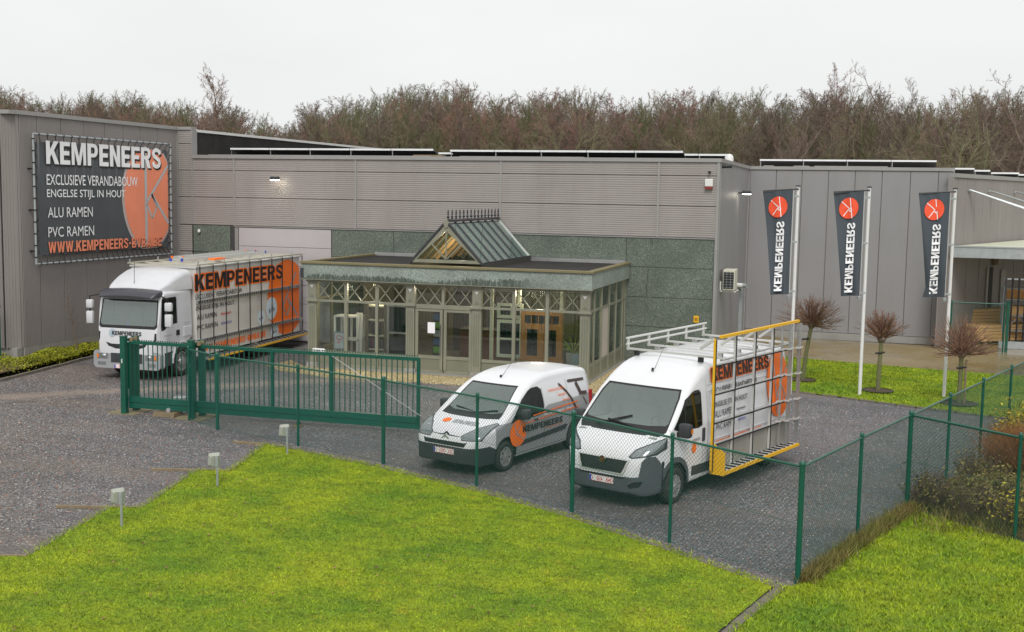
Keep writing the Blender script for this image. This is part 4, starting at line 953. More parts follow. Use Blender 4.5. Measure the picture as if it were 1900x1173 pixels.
# sliding gate with its guide posts
gt = thing('sliding_gate', 'long green cantilever sliding gate with vertical bars before the truck', 'gate', (-14, 24.9, 0))
gx0, gx1 = -17.72, -10.02; gy = lambda x: 24.82+(x-gx0)*.033
def gz(x): return 0
zt, zb = 1.8, .5
MB().bar((gx0, gy(gx0), zt), (gx1, gy(gx1), zt-.02), .07, .08).build('top_rail', G, gt)
MB().bar((gx0, gy(gx0), .36), (gx1, gy(gx1), .34), .12, .14).build('bottom_beam', G, gt)
MB().bar((gx0, gy(gx0), .21), (gx1, gy(gx1), .19), .1, .13).build('track_beam', G, gt)
tooth = MB(); nT = 118
for k in range(nT):
    x = gx0+(gx1-gx0)*(k+.5)/nT; tooth.bar((x, gy(x), zt+.04), (x, gy(x), zt+.075), .012, .03)
tag(tooth.build('anti_climb_teeth', G, gt), kind='stuff')
nb = 58
for k in range(1, nb):
    x = gx0+(gx1-gx0)*k/nb
    MB().bar((x, gy(x), .43), (x, gy(x), zt-.03), .02).build('gate_bar', G, gt)
for x in (gx0, -13.78, -11.94-.28, gx1): MB().bar((x, gy(x), .12), (x, gy(x), zt), .07, .07).build('gate_upright', G, gt)
MB().bar((-12.18, gy(-12.2)-.05, zt-.05), (gx1+.08, gy(gx1)-.05, .45), .012).build('brace_rod', M['alu_w'], gt)
MB().bar((gx0-.02, gy(gx0)-.06, .12), (gx0-.02, gy(gx0)-.06, .62), .04, .02).build('stop_plate', M['white_trim'], gt)
def guide(x, y, lab, tall=1.95):
    t_ = thing('gate_post', lab, 'gate post', (x, y, 0))
    MB().box(x-.45, x+.35, y-.3, y+.6, 0, .015).build('footing', M['timber'] if False else mat('footing_concrete', (.2, .17, .1), .9, 0, .3, 5), t_)
    for dy_ in (-.18, .3):
        MB().box(x-.07, x+.07, y+dy_-.07, y+dy_+.07, 0, tall-.05 if dy_ > 0 else tall).build('post', G, t_, bevel=.008)
        MB().box(x-.075, x+.075, y+dy_-.075, y+dy_+.075, (tall if dy_ < 0 else tall-.05)+.001, (tall if dy_ < 0 else tall-.05)+.02).build('post_cap', G, t_)
    br_ = MB().box(x-.05, x+.05, y-.18, y+.34, tall-.12, tall-.06).build('guide_bracket', G, t_)
    for yy_ in (-.03, .14): MB().lathe([(0, -.05), (.05, -.05), (.05, .05), (0, .05)], (x+.12, y+yy_, tall-.08), 'z', 12).build('guide_roller', M['timber'], br_, smooth=True)
    MB().box(x-.01, x+.01, y-.28, y-.251, 1.3, 1.4).build('label_plate', M['white_trim'], t_) if tall > 1.9 else None
    return t_
guide(-17.78, 24.85, 'pair of green gate posts at the open left end of the sliding gate')
guide(-15.85, 24.85, 'pair of green gate posts where the sliding gate meets the wire fence')
tag(MB().box(-16.72, -16.42, 25.15, 25.4, 0, .42).build('gate_motor', M['galv'], bevel=.02), 'small grey gate motor box on the ground behind the bars of the gate', 'gate motor')
rb = thing('gate_roller_block', 'low concrete roller block under the sliding gate', 'roller block', (-16.6, 24.8, 0))
MB().box(-16.95, -16.35, 24.65, 24.98, 0, .1).build('block', M['timber'], rb); MB().lathe([(0, -.04), (.06, -.04), (.06, .04), (0, .04)], (-16.6, 24.82, .15), 'y', 12).build('roller', M['galv'], rb)
rb = thing('gate_roller_block', 'small rusty end roller lying under the middle of the sliding gate', 'roller block', (-13.0, 24.8, 0))
MB().box(-13.08, -12.92, 24.7, 24.9, 0, .05).build('block', M['timber'], rb); MB().lathe([(0, -.03), (.05, -.03), (.05, .03), (0, .03)], (-13.0, 24.8, .09), 'y', 12).build('roller', G, rb)

# three low floodlights at the parking notches
labs = ['low floodlight on a grey stake in the lawn nearest the camera', 'low floodlight on a grey stake at the middle notch of the lawn', 'low floodlight on a grey stake near the tip of the lawn before the gate']
for (x, y), lab in zip(((-11.78, 16.2), (-11.72, 19.08), (-11.8, 22.0)), labs):
    t_ = thing('lawn_floodlight', lab, 'floodlight', (x, y, 0), group='floodlights along the parking bays')
    MB().tube([(x, y, 0), (x, y, .52)], .022, 8).build('stake', M['galv'], t_, smooth=True)
    # housing faces the parking (towards -x, slightly back), tilted; we look at its back
    h = MB(); c0 = Vector((x-.07, y+.02, .53)); ax = Vector((.6, .8, 0)).normalized(); up = Vector((.12, -.1, 1)).normalized(); nn = ax.cross(up)
    def ring(wd, ht, off): return [tuple(c0+ax*(i*wd)+up*(j*ht)-nn*off) for i, j in ((-1, -.8), (-.8, -1), (.8, -1), (1, -.8), (1, .8), (.8, 1), (-.8, 1), (-1, .8))]
    r0, r1, r2 = ring(.115, .13, .04), ring(.115, .13, .025), ring(.085, .1, -.045)
    h.add(r0+r1+r2, [tuple(range(8)), tuple(range(23, 15, -1))]+[(a*8+i, a*8+(i+1) % 8, (a+1)*8+(i+1) % 8, (a+1)*8+i) for a in (0, 1) for i in range(8)])
    h.build('housing', mat('pale_enamel', (.36, .38, .34), .45, 0, .1, 8, (.25, .2, .1), .3, (9, 9, 9)), t_)
    MB().box(x-.03, x+.03, y-.03, y+.05, .42, .62).build('bracket', M['galv'], t_)
    MB().bar(tuple(c0-up*.1+nn*.03), (x, y, .43), .02).build('hinge', M['timber'], t_)

# flagpoles
fl_lab = ['left flagpole with dark KEMPENEERS flag, behind the van rack', 'middle flagpole with dark KEMPENEERS flag', 'right flagpole with dark KEMPENEERS flag, beside the canopy']
for fi, (x, y, ph) in enumerate(((-2.12, 34.3, .3), (-.18, 34.76, 1.4), (2.15, 35.43, 2.6))):
    fp = thing('flagpole', fl_lab[fi], 'flagpole', (x, y, 0), group='flagpoles on the rear lawn')
    MB().tube([(x, y, 0), (x, y, 3.0), (x, y, 6.0)], .05, 12, r2=.045).build('pole', M['white_trim'], fp, smooth=True)
    MB().lathe([(0, 0), (.07, 0), (.07, .03), (0, .04)], (x, y, 6.0), 'z', 12).build('pole_cap', M['plastic'], fp)
    MB().tube([(x-.13, y-.04, 2.95), (x-.13, y-.04, 5.95)], .018, 6).build('halyard_rod', M['alu_w'], fp)
    MB().tube([(x+.02, y-.05, 5.93), (x-.98, y-.09, 5.86)], .022, 8).build('flag_arm', M['plastic'], fp, smooth=True)
    for z in (2.98, 4.4, 5.7): MB().box(x-.15, x+.03, y-.05, y-.02, z, z+.05).build('sleeve_clip', M['galv'], fp)
    MB().lathe([(0, -.06), (.055, -.05), (.06, .03), (0, .06)], (x-.13, y-.06, 2.85), 'z', 10).build('counterweight', M['galv'], fp, smooth=True)
    # cloth: rectangle hanging from the arm, lower part drawn in by the wind
    nx, nz = 28, 60
    def cloth(u, v, off=0.0, x=x, y=y, ph=ph, fi=fi):
        # u 0 (pole) .. 1 (free edge), v 0 top .. 1 bottom
        wd = .84*(1-.42*v**.9)+(.1*max(0, v-.9)*10*(1 if fi == 2 else .2))
        zz = 5.9-.07*u-v*2.98*(1-.012*u)
        fold = .05*math.sin(u*9+ph+v*2.2)*(.15+v)+.07*u*math.sin(v*5+ph)+.010*math.sin(u*19+ph*2+v)*(1-v*.5)
        return (x-.14-u*wd, y-.09+fold-off, zz)
    V = []; F = []
    for i in range(nx+1):
        for k in range(nz+1):
            p = cloth(i/nx, k/nz); V.append((p[0]-x, p[1]-y, p[2]))
    for i in range(nx):
        for k in range(nz): a = i*(nz+1)+k; F.append((a, a+1, a+nz+2, a+nz+1))
    me = np_mesh('flag', V, F); me.shade_smooth(); fo = obj('flag', me, M['sleeve'], fp)
    def on_flag(dx, z):   # dx metres left of the pole edge in the picture, z world height
        v = min(1, max(0, (5.9-z)/2.98)); wd = .84*(1-.42*v**.9)+(.1*max(0, v-.9)*10*(1 if fi == 2 else .2)); p = cloth(min(1, dx/.84 if False else dx/wd), min(1, max(0, v)), .03)
        return (p[0]-x, p[1]-y, p[2])
    dcx, dcz = .40, 5.44
    dn = [disc2d(0, 0, .27, .3, 32)]
    # disc as fan so it follows the folds
    vv = [(0, 0)]+[(r*.265*math.cos(2*PI*k/32), r*.3*math.sin(2*PI*k/32)) for r in (.5, 1) for k in range(32)]
    ff = [(0, 1+k, 1+(k+1) % 32) for k in range(32)]+[(1+k, 33+k, 33+(k+1) % 32, 1+(k+1) % 32) for k in range(32)]
    decal('disc', [(vv, ff)], lambda a, b_: on_flag(dcx-a, dcz+b_), M['logo_orange'], fo)
    segs = [((.03, .29), (.1, -.29)), ((-.2, .2), (.03, -.02)), ((-.14, -.22), (.0, -.03)), ((.0, -.03), (.04, -.1)), ((.04, -.1), (.09, -.05)), ((.09, -.05), (.04, .0))]
    L = []
    for a, c in segs:
        n_ = 6
        for k in range(n_):
            p = (a[0]+(c[0]-a[0])*k/n_, a[1]+(c[1]-a[1])*k/n_); q = (a[0]+(c[0]-a[0])*(k+1)/n_, a[1]+(c[1]-a[1])*(k+1)/n_); L.append(strip2d(p, q, .022))
    decal('window_bars', L, lambda a, b_: tuple(Vector(on_flag(dcx-a, dcz+b_))-Vector((0, .006, 0))), M['white_print'], fo)
    # lettering reads upwards and mirrored: we see the back of the flag
    word = 'KEMPENEERS'; z = 3.02; TB = MB(); hl = .22
    tot = 2.02; ws = {'M': .25, 'K': .215, 'E': .185, 'P': .195, 'N': .21, 'R': .215, 'S': .2}; sc_l = tot/sum(ws[c]+.02 for c in word)
    for ch in word:
        w_ = ws[ch]*sc_l; v2, f2 = brand(ch, w_, hl)
        TB.add([on_flag(.31+(hl/2)-py, z+px_) for px_, py in v2], f2); z += w_+.02*sc_l
    TB.build('lettering', M['white_print'], fo, world=False, fix=False)
# ------------------------------------------------------------------ vehicles
def interp(tab, x):
    """smooth (monotone cubic) interpolation through (x,value) pairs"""
    xs = [p[0] for p in tab]; ys_ = [p[1] for p in tab]
    if x <= xs[0]: return ys_[0]
    if x >= xs[-1]: return ys_[-1]
    i = max(k for k in range(len(xs)-1) if xs[k] <= x)
    sl_ = lambda k: (ys_[k+1]-ys_[k])/(xs[k+1]-xs[k])
    def tg(k):
        if k == 0: return sl_(0)
        if k == len(xs)-1: return sl_(k-1)
        a, b = sl_(k-1), sl_(k); return 0 if a*b <= 0 else 2*a*b/(a+b)
    h = xs[i+1]-xs[i]; t = (x-xs[i])/h; m0, m1 = tg(i)*h, tg(i+1)*h
    return (2*t**3-3*t*t+1)*ys_[i]+(t**3-2*t*t+t)*m0+(-2*t**3+3*t*t)*ys_[i+1]+(t**3-t*t)*m1
def in_poly(p, poly):
    x, y = p; r = False
    for i in range(len(poly)):
        (x1, y1), (x2, y2) = poly[i], poly[i-1]
        if (y1 > y) != (y2 > y) and x < (x2-x1)*(y-y1)/(y2-y1)+x1: r = not r
    return r
class Body:
    """lofted shell; regions are cut into it along outlines and become parts of their own"""
    def __init__(s, xs, top, bot, half, tum, crown=.04, rt=.12, rb=.05, belt=1.0, ns=18, nc=6, ntp=10):
        s.top, s.bot, s.half, s.tum, s.rt = top, bot, half, tum, rt
        s.bm = bmesh.new(); rows = []
        for x in xs:
            zt, zb, W = top(x), bot(x), half(x); r = min(rt(x), (zt-zb)*.45)
            pts = [(0, zb), (W*.5, zb), (W*.85, zb), (W*.97, zb+.015)]
            for k in range(ns+1):
                z = zb+rb+(zt-r-zb-rb)*k/ns; pts.append((s.y(x, z), z))
            ye = s.y(x, zt-r); ry = min(r*1.15, ye*.5)
            for k in range(1, nc+1):
                a = PI/2*k/nc; pts.append((ye-ry+ry*math.cos(a), zt-r+r*math.sin(a)-crown*0))
            yt = ye-ry
            for k in range(1, ntp+1):
                y = yt*(1-k/ntp); pts.append((y, zt+crown*(1-(y/yt)**2 if yt > 0 else 0)))
            full = [(x, y, z) for y, z in pts]+[(x, -y, z) for y, z in pts[-2:0:-1]]
            rows.append([s.bm.verts.new(p) for p in full])
        n = len(rows[0])
        for a, b in zip(rows, rows[1:]):
            for k in range(n):
                s.bm.faces.new((a[k], a[(k+1) % n], b[(k+1) % n], b[k]))
        for r_, rev in ((rows[0], False), (rows[-1], True)):
            h = n//2      # strips between left and right halves keep the end caps clean
            for k in range(h):
                q = [r_[k], r_[k+1], r_[(n-k-1) % n], r_[(n-k) % n]]
                q = list(dict.fromkeys(q))
                if len(q) > 2: s.bm.faces.new(q)
        bmesh.ops.recalc_face_normals(s.bm, faces=s.bm.faces)
        for f in s.bm.faces: f.material_index = 0
        s.names = {0: None}
    def y(s, x, z): return s.half(x)*s.tum(z)
    AX = {'side': (0, 2, 1), 'top': (0, 1, 2), 'front': (1, 2, 0)}
    def cut(s, poly, view, rid, flt=None, only=None, grow=0.0):
        """mark the faces inside poly (2D in that view) with region id rid"""
        a, b, c = s.AX[view]
        xs = [p[0] for p in poly]; zs_ = [p[1] for p in poly]; bb_ = (min(xs)-.02, max(xs)+.02, min(zs_)-.02, max(zs_)+.02)
        ok = lambda f: (flt is None or flt(f.calc_center_median(), f.normal)) and (only is None or f.material_index in only)
        for i in range(len(poly)):
            p, q = poly[i-1], poly[i]; d = (q[0]-p[0], q[1]-p[1])
            if abs(d[0])+abs(d[1]) < 1e-6: continue
            no = [0, 0, 0]; no[a] = d[1]; no[b] = -d[0]; co = [0, 0, 0]; co[a], co[b] = p
            fs = []
            for f in s.bm.faces:
                v = [(w.co[a], w.co[b]) for w in f.verts]
                if max(t[0] for t in v) < bb_[0] or min(t[0] for t in v) > bb_[1] or max(t[1] for t in v) < bb_[2] or min(t[1] for t in v) > bb_[3]: continue
                if ok(f): fs.append(f)
            if not fs: continue
            g = set(fs)
            for f in fs: g.update(f.edges); g.update(f.verts)
            bmesh.ops.bisect_plane(s.bm, geom=list(g), dist=1e-5, plane_co=co, plane_no=no)
        for f in s.bm.faces:
            m_ = f.calc_center_median()
            if in_poly((m_[a], m_[b]), poly) and ok(f): f.material_index = rid
    def emit(s, parent, table, split=()):
        out = {}
        for rid, (name, m, off) in table.items():
            b2 = s.bm.copy()
            bmesh.ops.delete(b2, geom=[f for f in b2.faces if f.material_index != rid], context='FACES')
            if not b2.faces: b2.free(); continue
            for f in b2.faces: f.material_index = 0; f.smooth = True
            if off:
                b2.normal_update()
                for v in b2.verts: v.co += v.normal*off
            groups_ = [None]
            if rid in split:       # one object per separate piece
                seen, groups_ = {}, []; b2.verts.index_update()
                for v in b2.verts:
                    if v in seen: continue
                    st_, comp = [v], []; seen[v] = 1
                    while st_:
                        a = st_.pop(); comp.append(a)
                        for e in a.link_edges:
                            o_ = e.other_vert(a)
                            if o_ not in seen: seen[o_] = 1; st_.append(o_)
                    groups_.append({v.index for v in comp})
                groups_ = [g_ for g_ in groups_ if len(g_) > 5]
            for g_ in groups_:
                b3 = b2.copy()
                if g_ is not None:
                    b3.verts.ensure_lookup_table(); bmesh.ops.delete(b3, geom=[v for v in b3.verts if v.index not in g_], context='VERTS')
                me = bpy.data.meshes.new(name); b3.to_mesh(me); b3.free(); me.set_sharp_from_angle(angle=math.radians(32))
                out[rid] = obj(name, me, m, parent)
            b2.free()
        return out
def rr(x0, x1, z0, z1, r, n=4): return [(a, b) for a, b in rrect(x0, x1, z0, z1, r, n)]
def circ(cx_, cz, r, n=28): return [(cx_+r*math.cos(2*PI*k/n), cz+r*math.sin(2*PI*k/n)) for k in range(n)]
def wheel(parent, f, y, r, wd, rimr, style, side=1):
    """y = outer face position"""
    w_ = MB(); s_ = side; yi = y-s_*wd
    prof = [(rimr*.98, 0.0), (rimr+.01, .012), (r-.045, .018), (r-.012, -.005), (r, -.03), (r, -wd+.03), (r-.02, -wd+.005), (rimr, -wd)]
    w_.lathe([(a, s_*b) for a, b in prof], (f, y, r-.012), 'y', 32)
    t_ = w_.build('wheel', M['tyre'], parent, smooth=True, world=False)
    MB().lathe([(rimr, -.0*s_), (rimr-.02, -.01*s_), (rimr-.03, -.05*s_), (.05, -.06*s_), (0, -.06*s_)], (f, y, r-.012), 'y', 32).build('wheel_disc', M['plastic'] if style != 'truck' else M['rim'], t_, smooth=True, world=False)
    b = MB(); c = (f, y, r-.012)
    b.lathe([(rimr, .0), (rimr-.004, .008*s_), (rimr-.03, .004*s_), (rimr-.035, -.02*s_)], c, 'y', 32)
    n = {'berl': 7, 'duc': 8, 'truck': 10}[style]
    for k in range(n):
        a = 2*PI*k/n+.2; r0, r1 = (.05, rimr-.02) if style != 'truck' else (rimr*.62, rimr*.66)
        w0, w1 = (.028, .05) if style != 'truck' else (.018, .018)
        ca, sa = math.cos(a), math.sin(a)
        pts = [(c[0]+ca*rr_-sa*ww, c[1]+s_*o_, c[2]+sa*rr_+ca*ww) for rr_, ww, o_ in ((r0, -w0, .012), (r0, w0, .012), (r1, w1, .0), (r1, -w1, .0))]
        b.add(pts+[(p[0], p[1]-s_*.03, p[2]) for p in pts], [(0, 1, 2, 3), (0, 4, 5, 1), (1, 5, 6, 2), (2, 6, 7, 3), (3, 7, 4, 0)])
    b.lathe([(.06, .0), (.055, .02*s_), (0, .024*s_)] if style != 'truck' else [(rimr*.5, -.02*s_), (rimr*.42, .06*s_), (.06, .07*s_), (0, .07*s_)], c, 'y', 20)
    b.build('hubcap', M['rim'], t_, smooth=True, world=False)
    return t_
def side_fn(B_, off=.006, flat=None, s_=1):
    """text u runs backwards along the left side"""
    return lambda u, v: (-u, s_*((flat if flat else B_.y(-u, v))+off), v)
def outlined(shape, d, mk, off, m, parent):
    """lettering drawn eight times around itself, each copy a hair further out, as a print outline"""
    b = MB()
    for k in range(8):
        fn = mk(off+.0006*k); dx, dy = d*math.cos(k*PI/4), d*math.sin(k*PI/4)
        b.add([fn(x+dx, y+dy) for x, y in shape[0]], shape[1])
    return b.build('lettering_outline', m, parent, world=False, fix=False)
def disc_s(cx_, cy_, rx, ry, n=24):
    """disc cut in level slices so that it follows a curved flank"""
    v = []; f = []; c = 8
    for k in range(n+1):
        t = -1+2*k/n; h = math.sqrt(max(0, 1-t*t)); v += [(cx_+rx*h*(-1+2*j/c), cy_+ry*t) for j in range(c+1)]
    return v, [(k*(c+1)+j, k*(c+1)+j+1, (k+1)*(c+1)+j+1, (k+1)*(c+1)+j) for k in range(n) for j in range(c)]
def strip_n(p, q, wd, n=8):
    return [strip2d((p[0]+(q[0]-p[0])*k/n, p[1]+(q[1]-p[1])*k/n), (p[0]+(q[0]-p[0])*(k+1)/n, p[1]+(q[1]-p[1])*(k+1)/n), wd) for k in range(n)]
def sdecal(name, shapes, B_, m, parent, off=.006, flat=None):
    return decal(name, shapes, side_fn(B_, off, flat), m, parent)
def T(s, x0, x1, z0, z1, bold=.02, shear=0): # x0 front end, x1 rear end (f coordinates)
    return at_(text2d(s, x0-x1, z1-z0, bold, shear), -x0, z0)
def plate(parent, txt, x, y, z, tilt=0):
    p = MB().box(x, x+.012, y-.26, y+.26, z-.057, z+.057).build('number_plate', M['plate'], parent, world=False, bevel=.004)
    decal('plate_border', [strip2d((-.255, -.052), (.255, -.052), .006), strip2d((-.255, .052), (.255, .052), .006), strip2d((.255, -.052), (.255, .052), .006)], lambda u, v: (x+.0135, y+u, z+v), M['red_print'], p)
    decal('euro_band', [([(-.255, -.052), (-.21, -.052), (-.21, .052), (-.255, .052)], [(0, 1, 2, 3)])], lambda u, v: (x+.0135, y+u, z+v), M['blue_print'], p)
    decal('plate_lettering', [at_(text2d(txt, .42, .07, .03), -.19, -.035)], lambda u, v: (x+.0142, y+u, z+v), M['red_print'], p)
    return p
def vehicle_root(name, lab, cat, x, y, heading):
    return thing(name, lab, cat, (x, y, 0), math.radians(90-heading))
def seats(parent, f, ys_, zb, zt):
    for y in ys_:
        s_ = MB().box(f-.5, f, y-.24, y+.24, zb-.1, zb+.05).build('seat', M['seat'], parent, world=False, bevel=.04)
        MB().box(f-.62, f-.48, y-.23, y+.23, zb, zt-.22).build('backrest', M['seat'], s_, world=False, bevel=.05)
        MB().box(f-.62, f-.52, y-.13, y+.13, zt-.19, zt).build('headrest', M['seat'], s_, world=False, bevel=.04)
def lin_(a, b, n): return [a+(b-a)*i/n for i in range(n+1)]

# ---- small van -------------------------------------------------------------------------
def small_van():
    R = vehicle_root('small_van', 'small white and silver van, orange disc on its door, beside the larger rack van', 'van', -7.43, 23.9, 197.49)
    K = 1.0
    top = lambda x: interp([(-2.09, 1.60), (-2.05, 1.70), (-1.9, 1.765), (-1.2, 1.825), (-.4, 1.82), (.1, 1.76), (.5, 1.63), (1.28, 1.12), (1.42, 1.06), (1.75, .98), (2.05, .865), (2.17, .79), (2.25, .68), (2.285, .58)], x)
    bot = lambda x: interp([(-2.09, .42), (-2.0, .3), (-1.8, .25), (1.9, .22), (2.1, .2), (2.285, .26)], x)
    half = lambda x: interp([(-2.09, .80), (-1.95, .86), (-1.4, .895), (0, .905), (1.3, .905), (1.75, .89), (2.0, .84), (2.15, .77), (2.24, .68), (2.285, .58)], x)
    tum = lambda z: 1-.03*max(0, (.55-z))/.3 if z < .55 else 1-.0*z-.30*max(0, z-.98)**1.6
    B_ = Body(lin_(-2.09, -1.8, 5)+lin_(-1.7, 1.2, 22)+lin_(1.26, 2.0, 10)+lin_(2.03, 2.285, 9), top, bot, half, tum, crown=.03, rt=lambda x: interp([(-2.09, .06), (-1.8, .13), (.5, .13), (1.2, .05), (1.6, .12), (2.285, .1)], x))
    L = lambda c, n: c.y > .3 and abs(n.y) > .3
    S2 = lambda c, n: abs(c.y) > .3 and abs(n.y) > .3 and c.z < 1.6
    # windscreen (seen from the front), with its black surround
    fw = lambda c, n: c.x > .3 and n.z > .2 and c.z > 1.0
    B_.cut([(-.60, 1.63), (.60, 1.63), (.73, 1.12), (.74, 1.065), (.5, 1.055), (-.5, 1.055), (-.74, 1.065), (-.73, 1.12)], 'front', 2, fw)
    B_.cut([(-.575, 1.605), (.575, 1.605), (.70, 1.17), (.5, 1.13), (-.5, 1.13), (-.70, 1.17)], 'front', 1, fw, only=(2,))
    win = [(.02, 1.02), (.98, .98), (1.2, .99), (1.12, 1.06), (.72, 1.38), (.45, 1.53), (.3, 1.57), (.12, 1.575), (.0, 1.5), (-.02, 1.2)]
    B_.cut([(x*1.0+(-.03 if x < .3 else .03), z+(.014 if z > 1.2 else -.02)) for x, z in win], 'side', 2, S2)
    B_.cut(win, 'side', 3, S2, only=(2,))
    # bumper, lower grille, dark lower mask
    B_.cut([(1.72, .52), (1.9, .6), (2.3, .575), (2.3, .1), (1.62, .1), (1.62, .3), (1.68, .45)], 'side', 4)
    B_.cut([(-.56, .70), (-.5, .675), (.5, .675), (.56, .70), (.5, .59), (-.5, .59)], 'front', 5, lambda c, n: c.x > 2.0)
    for sg in (1, -1):
        B_.cut([(sg*.36, .80), (sg*.56, .935), (sg*.87, 1.05), (sg*.85, .86), (sg*.81, .73), (sg*.4, .71)], 'front', 11, lambda c, n: c.x > 1.55)
        B_.cut([(sg*.38, .795), (sg*.56, .92), (sg*.85, 1.03), (sg*.83, .86), (sg*.79, .745), (sg*.41, .725)], 'front', 6, lambda c, n: c.x > 1.55, only=(11,))
    B_.cut([(-2.12, .62), (-1.95, .62), (-1.95, .2), (-2.12, .2)], 'side', 4)
    # lower silver bodywork with side strip
    B_.cut([(1.72, .99), (.2, 1.0), (-.2, 1.16), (-2.2, 1.2), (-2.2, .2), (1.72, .2)], 'side', 7, S2, only=(0,))
    B_.cut([(.87, .45), (.80, .55), (-.93, .64), (-.98, .62), (-.9, .53)], 'side', 8, S2, only=(7, 0))
    # seams
    for q in ([(1.06, .99), (1.07, .99), (1.02, .3), (1.01, .3)], [(-.065, 1.54), (-.055, 1.54), (-.055, .3), (-.065, .3)], [(-1.03, 1.68), (-1.02, 1.68), (-1.1, .3), (-1.11, .3)]):
        B_.cut(q, 'side', 9, S2, only=(0, 7))
    B_.cut([(1.01, .30), (1.01, .29), (-.95, .29), (-.95, .30)], 'side', 9, S2, only=(0, 7))
    # arches
    for cx_ in (1.364, -1.364): B_.cut(circ(cx_, .33, .385), 'side', 99, lambda c, n: abs(c.y) > .45)
    B_.emit(R, {0: ('body', M['van_white'], 0), 1: ('windscreen', M['vglass'], -.003), 2: ('window_seal', M['black'], -.001), 3: ('side_window', M['sglass'], -.003), 4: ('bumper', M['plastic'], .006), 5: ('lower_grille', M['black'], -.01),
                6: ('headlight', M['lens'], .004), 7: ('lower_body', M['van_silver'], 0), 8: ('side_strip', M['plastic'], .008), 9: ('door_gap', M['joint'], -.002), 11: ('headlight_surround', M['plastic'], .001)}, (2, 3, 4, 5, 6, 8, 9, 11))
    # inside: floor, wells, dash, seats
    MB().box(-2.0, 1.9, -.84, .84, .26, .3).build('floor', M['black'], R, world=False)
    MB().box(-.25, -.2, -.66, .66, .3, 1.55).build('bulkhead', M['dash'], R, world=False)
    MB().box(.95, 1.6, -.75, .75, .3, 1.0).build('dashboard', M['dash'], R, world=False, bevel=.05)
    for cx_ in (1.364, -1.364): MB().box(cx_-.4, cx_+.4, -.86, .86, .28, .75).build('wheel_well', M['black'], R, world=False)
    seats(R, .5, (.38, -.38), .6, 1.35)
    MB().tube([(.78+.02*math.sin(a), .38+.17*math.cos(a), .98+.15*math.sin(a)) for a in [2*PI*k/16 for k in range(17)]], .014, 6, cap=False).build('steering_wheel', M['black'], R, world=False)
    for f in (1.364, -1.364):
        for s_ in (1, -1): wheel(R, f, s_*.885, .315, .2, .205, 'berl', s_)
    # nose details
    b = MB()
    for sg in (1, -1):
        b.bar((2.205, sg*.07, .785), (2.185, sg*.40, .775), .02, .018); b.bar((2.2, 0, .845), (2.205, sg*.075, .785), .02, .02)
    b.build('badge_bar', M['black'], R, world=False)
    b = MB()
    for sg in (1, -1): b.bar((2.25, 0, .78), (2.245, sg*.09, .715), .014, .018)
    b.build('badge_bar', M['chrome'], R, world=False)
    for sg in (1, -1): MB().lathe([(0, .02), (.05, .01), (.055, -.01)], (2.0, sg*.62, .86), 'x', 16).build('lamp_bulb', M['chrome'], R, smooth=True, world=False)
    for k in range(3): MB().box(2.262, 2.275, -.42, .42, .60+k*.026, .612+k*.026).build('grille_slat', M['plastic'], R, world=False)
    MB().box(2.22, 2.29, -.5, .5, .31, .335).build('bumper_lip', M['black'], R, world=False)
    plate(R, '1 · CPD · 332', 2.288, 0, .47)
    for s_ in (1, -1):
        mr = MB().box(.82, .98, s_*.97-.0, s_*1.16, 1.03, 1.24) if s_ > 0 else MB().box(.82, .98, -1.16, -.97, 1.03, 1.24)
        mo = mr.build('door_mirror', M['plastic'], R, world=False, bevel=.045, smooth=True)
        MB().bar((.92, s_*.85, 1.04), (.9, s_*1.0, 1.08), .08, .06).build('mirror_arm', M['black'], mo, world=False)
        MB().box(-2.12, -2.0, s_*.82-.03, s_*.82+.03, .85, 1.25).build('tail_light', M['red_lens'], R, world=False, bevel=.01)
    MB().tube([(.32, 0, 1.74), (.22, 0, 1.79), (-.35, 0, 2.2)], .007, 5, r2=.003).lathe([(0, 0), (.03, 0), (.02, .04), (0, .05)], (.32, 0, 1.74), 'z', 8).build('aerial', M['black'], R, world=False)
    MB().bar((1.38, -.1, 1.09), (1.2, .55, 1.2), .025, .02).build('wiper', M['black'], R, world=False); MB().bar((1.38, .6, 1.06), (1.22, -.5, 1.19), .025, .02).build('wiper', M['black'], R, world=False)
    MB().box(-.28, -.12, .9, .925, 1.0, 1.035).build('door_handle', M['plastic'], R, world=False, bevel=.01)
    MB().box(.22, .36, .9, .93, .9, .94).build('door_handle', M['plastic'], R, world=False, bevel=.01)
    # livery
    sdecal('disc', [disc_s(-.97, .73, .29, .285, 24)], B_, M['orange'], R, .015)
    sdecal('window_bars', [strip2d((-1.09, .98), (-.99, .45), .028), strip2d((-.83, .97), (-1.03, .73), .024), strip2d((-.76, .57), (-.98, .72), .024), strip2d((-1.02, .72), (-.96, .65), .018), strip2d((-.96, .65), (-.9, .71), .018)], B_, M['grey_print'], R, .02)
    sdecal('lettering', [at_(brand('KEMPENEERS', 1.55, .13), -.8, .715)], B_, M['black_print'], R, .022)
    sdecal('lettering', [T('ramen en deuren', .5, -.2, .64, .67, .005)], B_, M['grey_print'], R, .014)
    sdecal('lettering', [T('www.kempeneers-bvba.be', -.05, -.75, .665, .7, .008), T('RAMEN EN DEUREN', -.28, -.9, 1.42, 1.475, .008), T('VERANDA\'S', -.62, -.95, 1.29, 1.34, .008), T('PERGOLA\'S', -.8, -1.1, 1.16, 1.21, .008), disc2d(.6, 1.38, .012, .012, 8), disc2d(.8, 1.25, .012, .012, 8)], B_, M['orange'], R, .016)
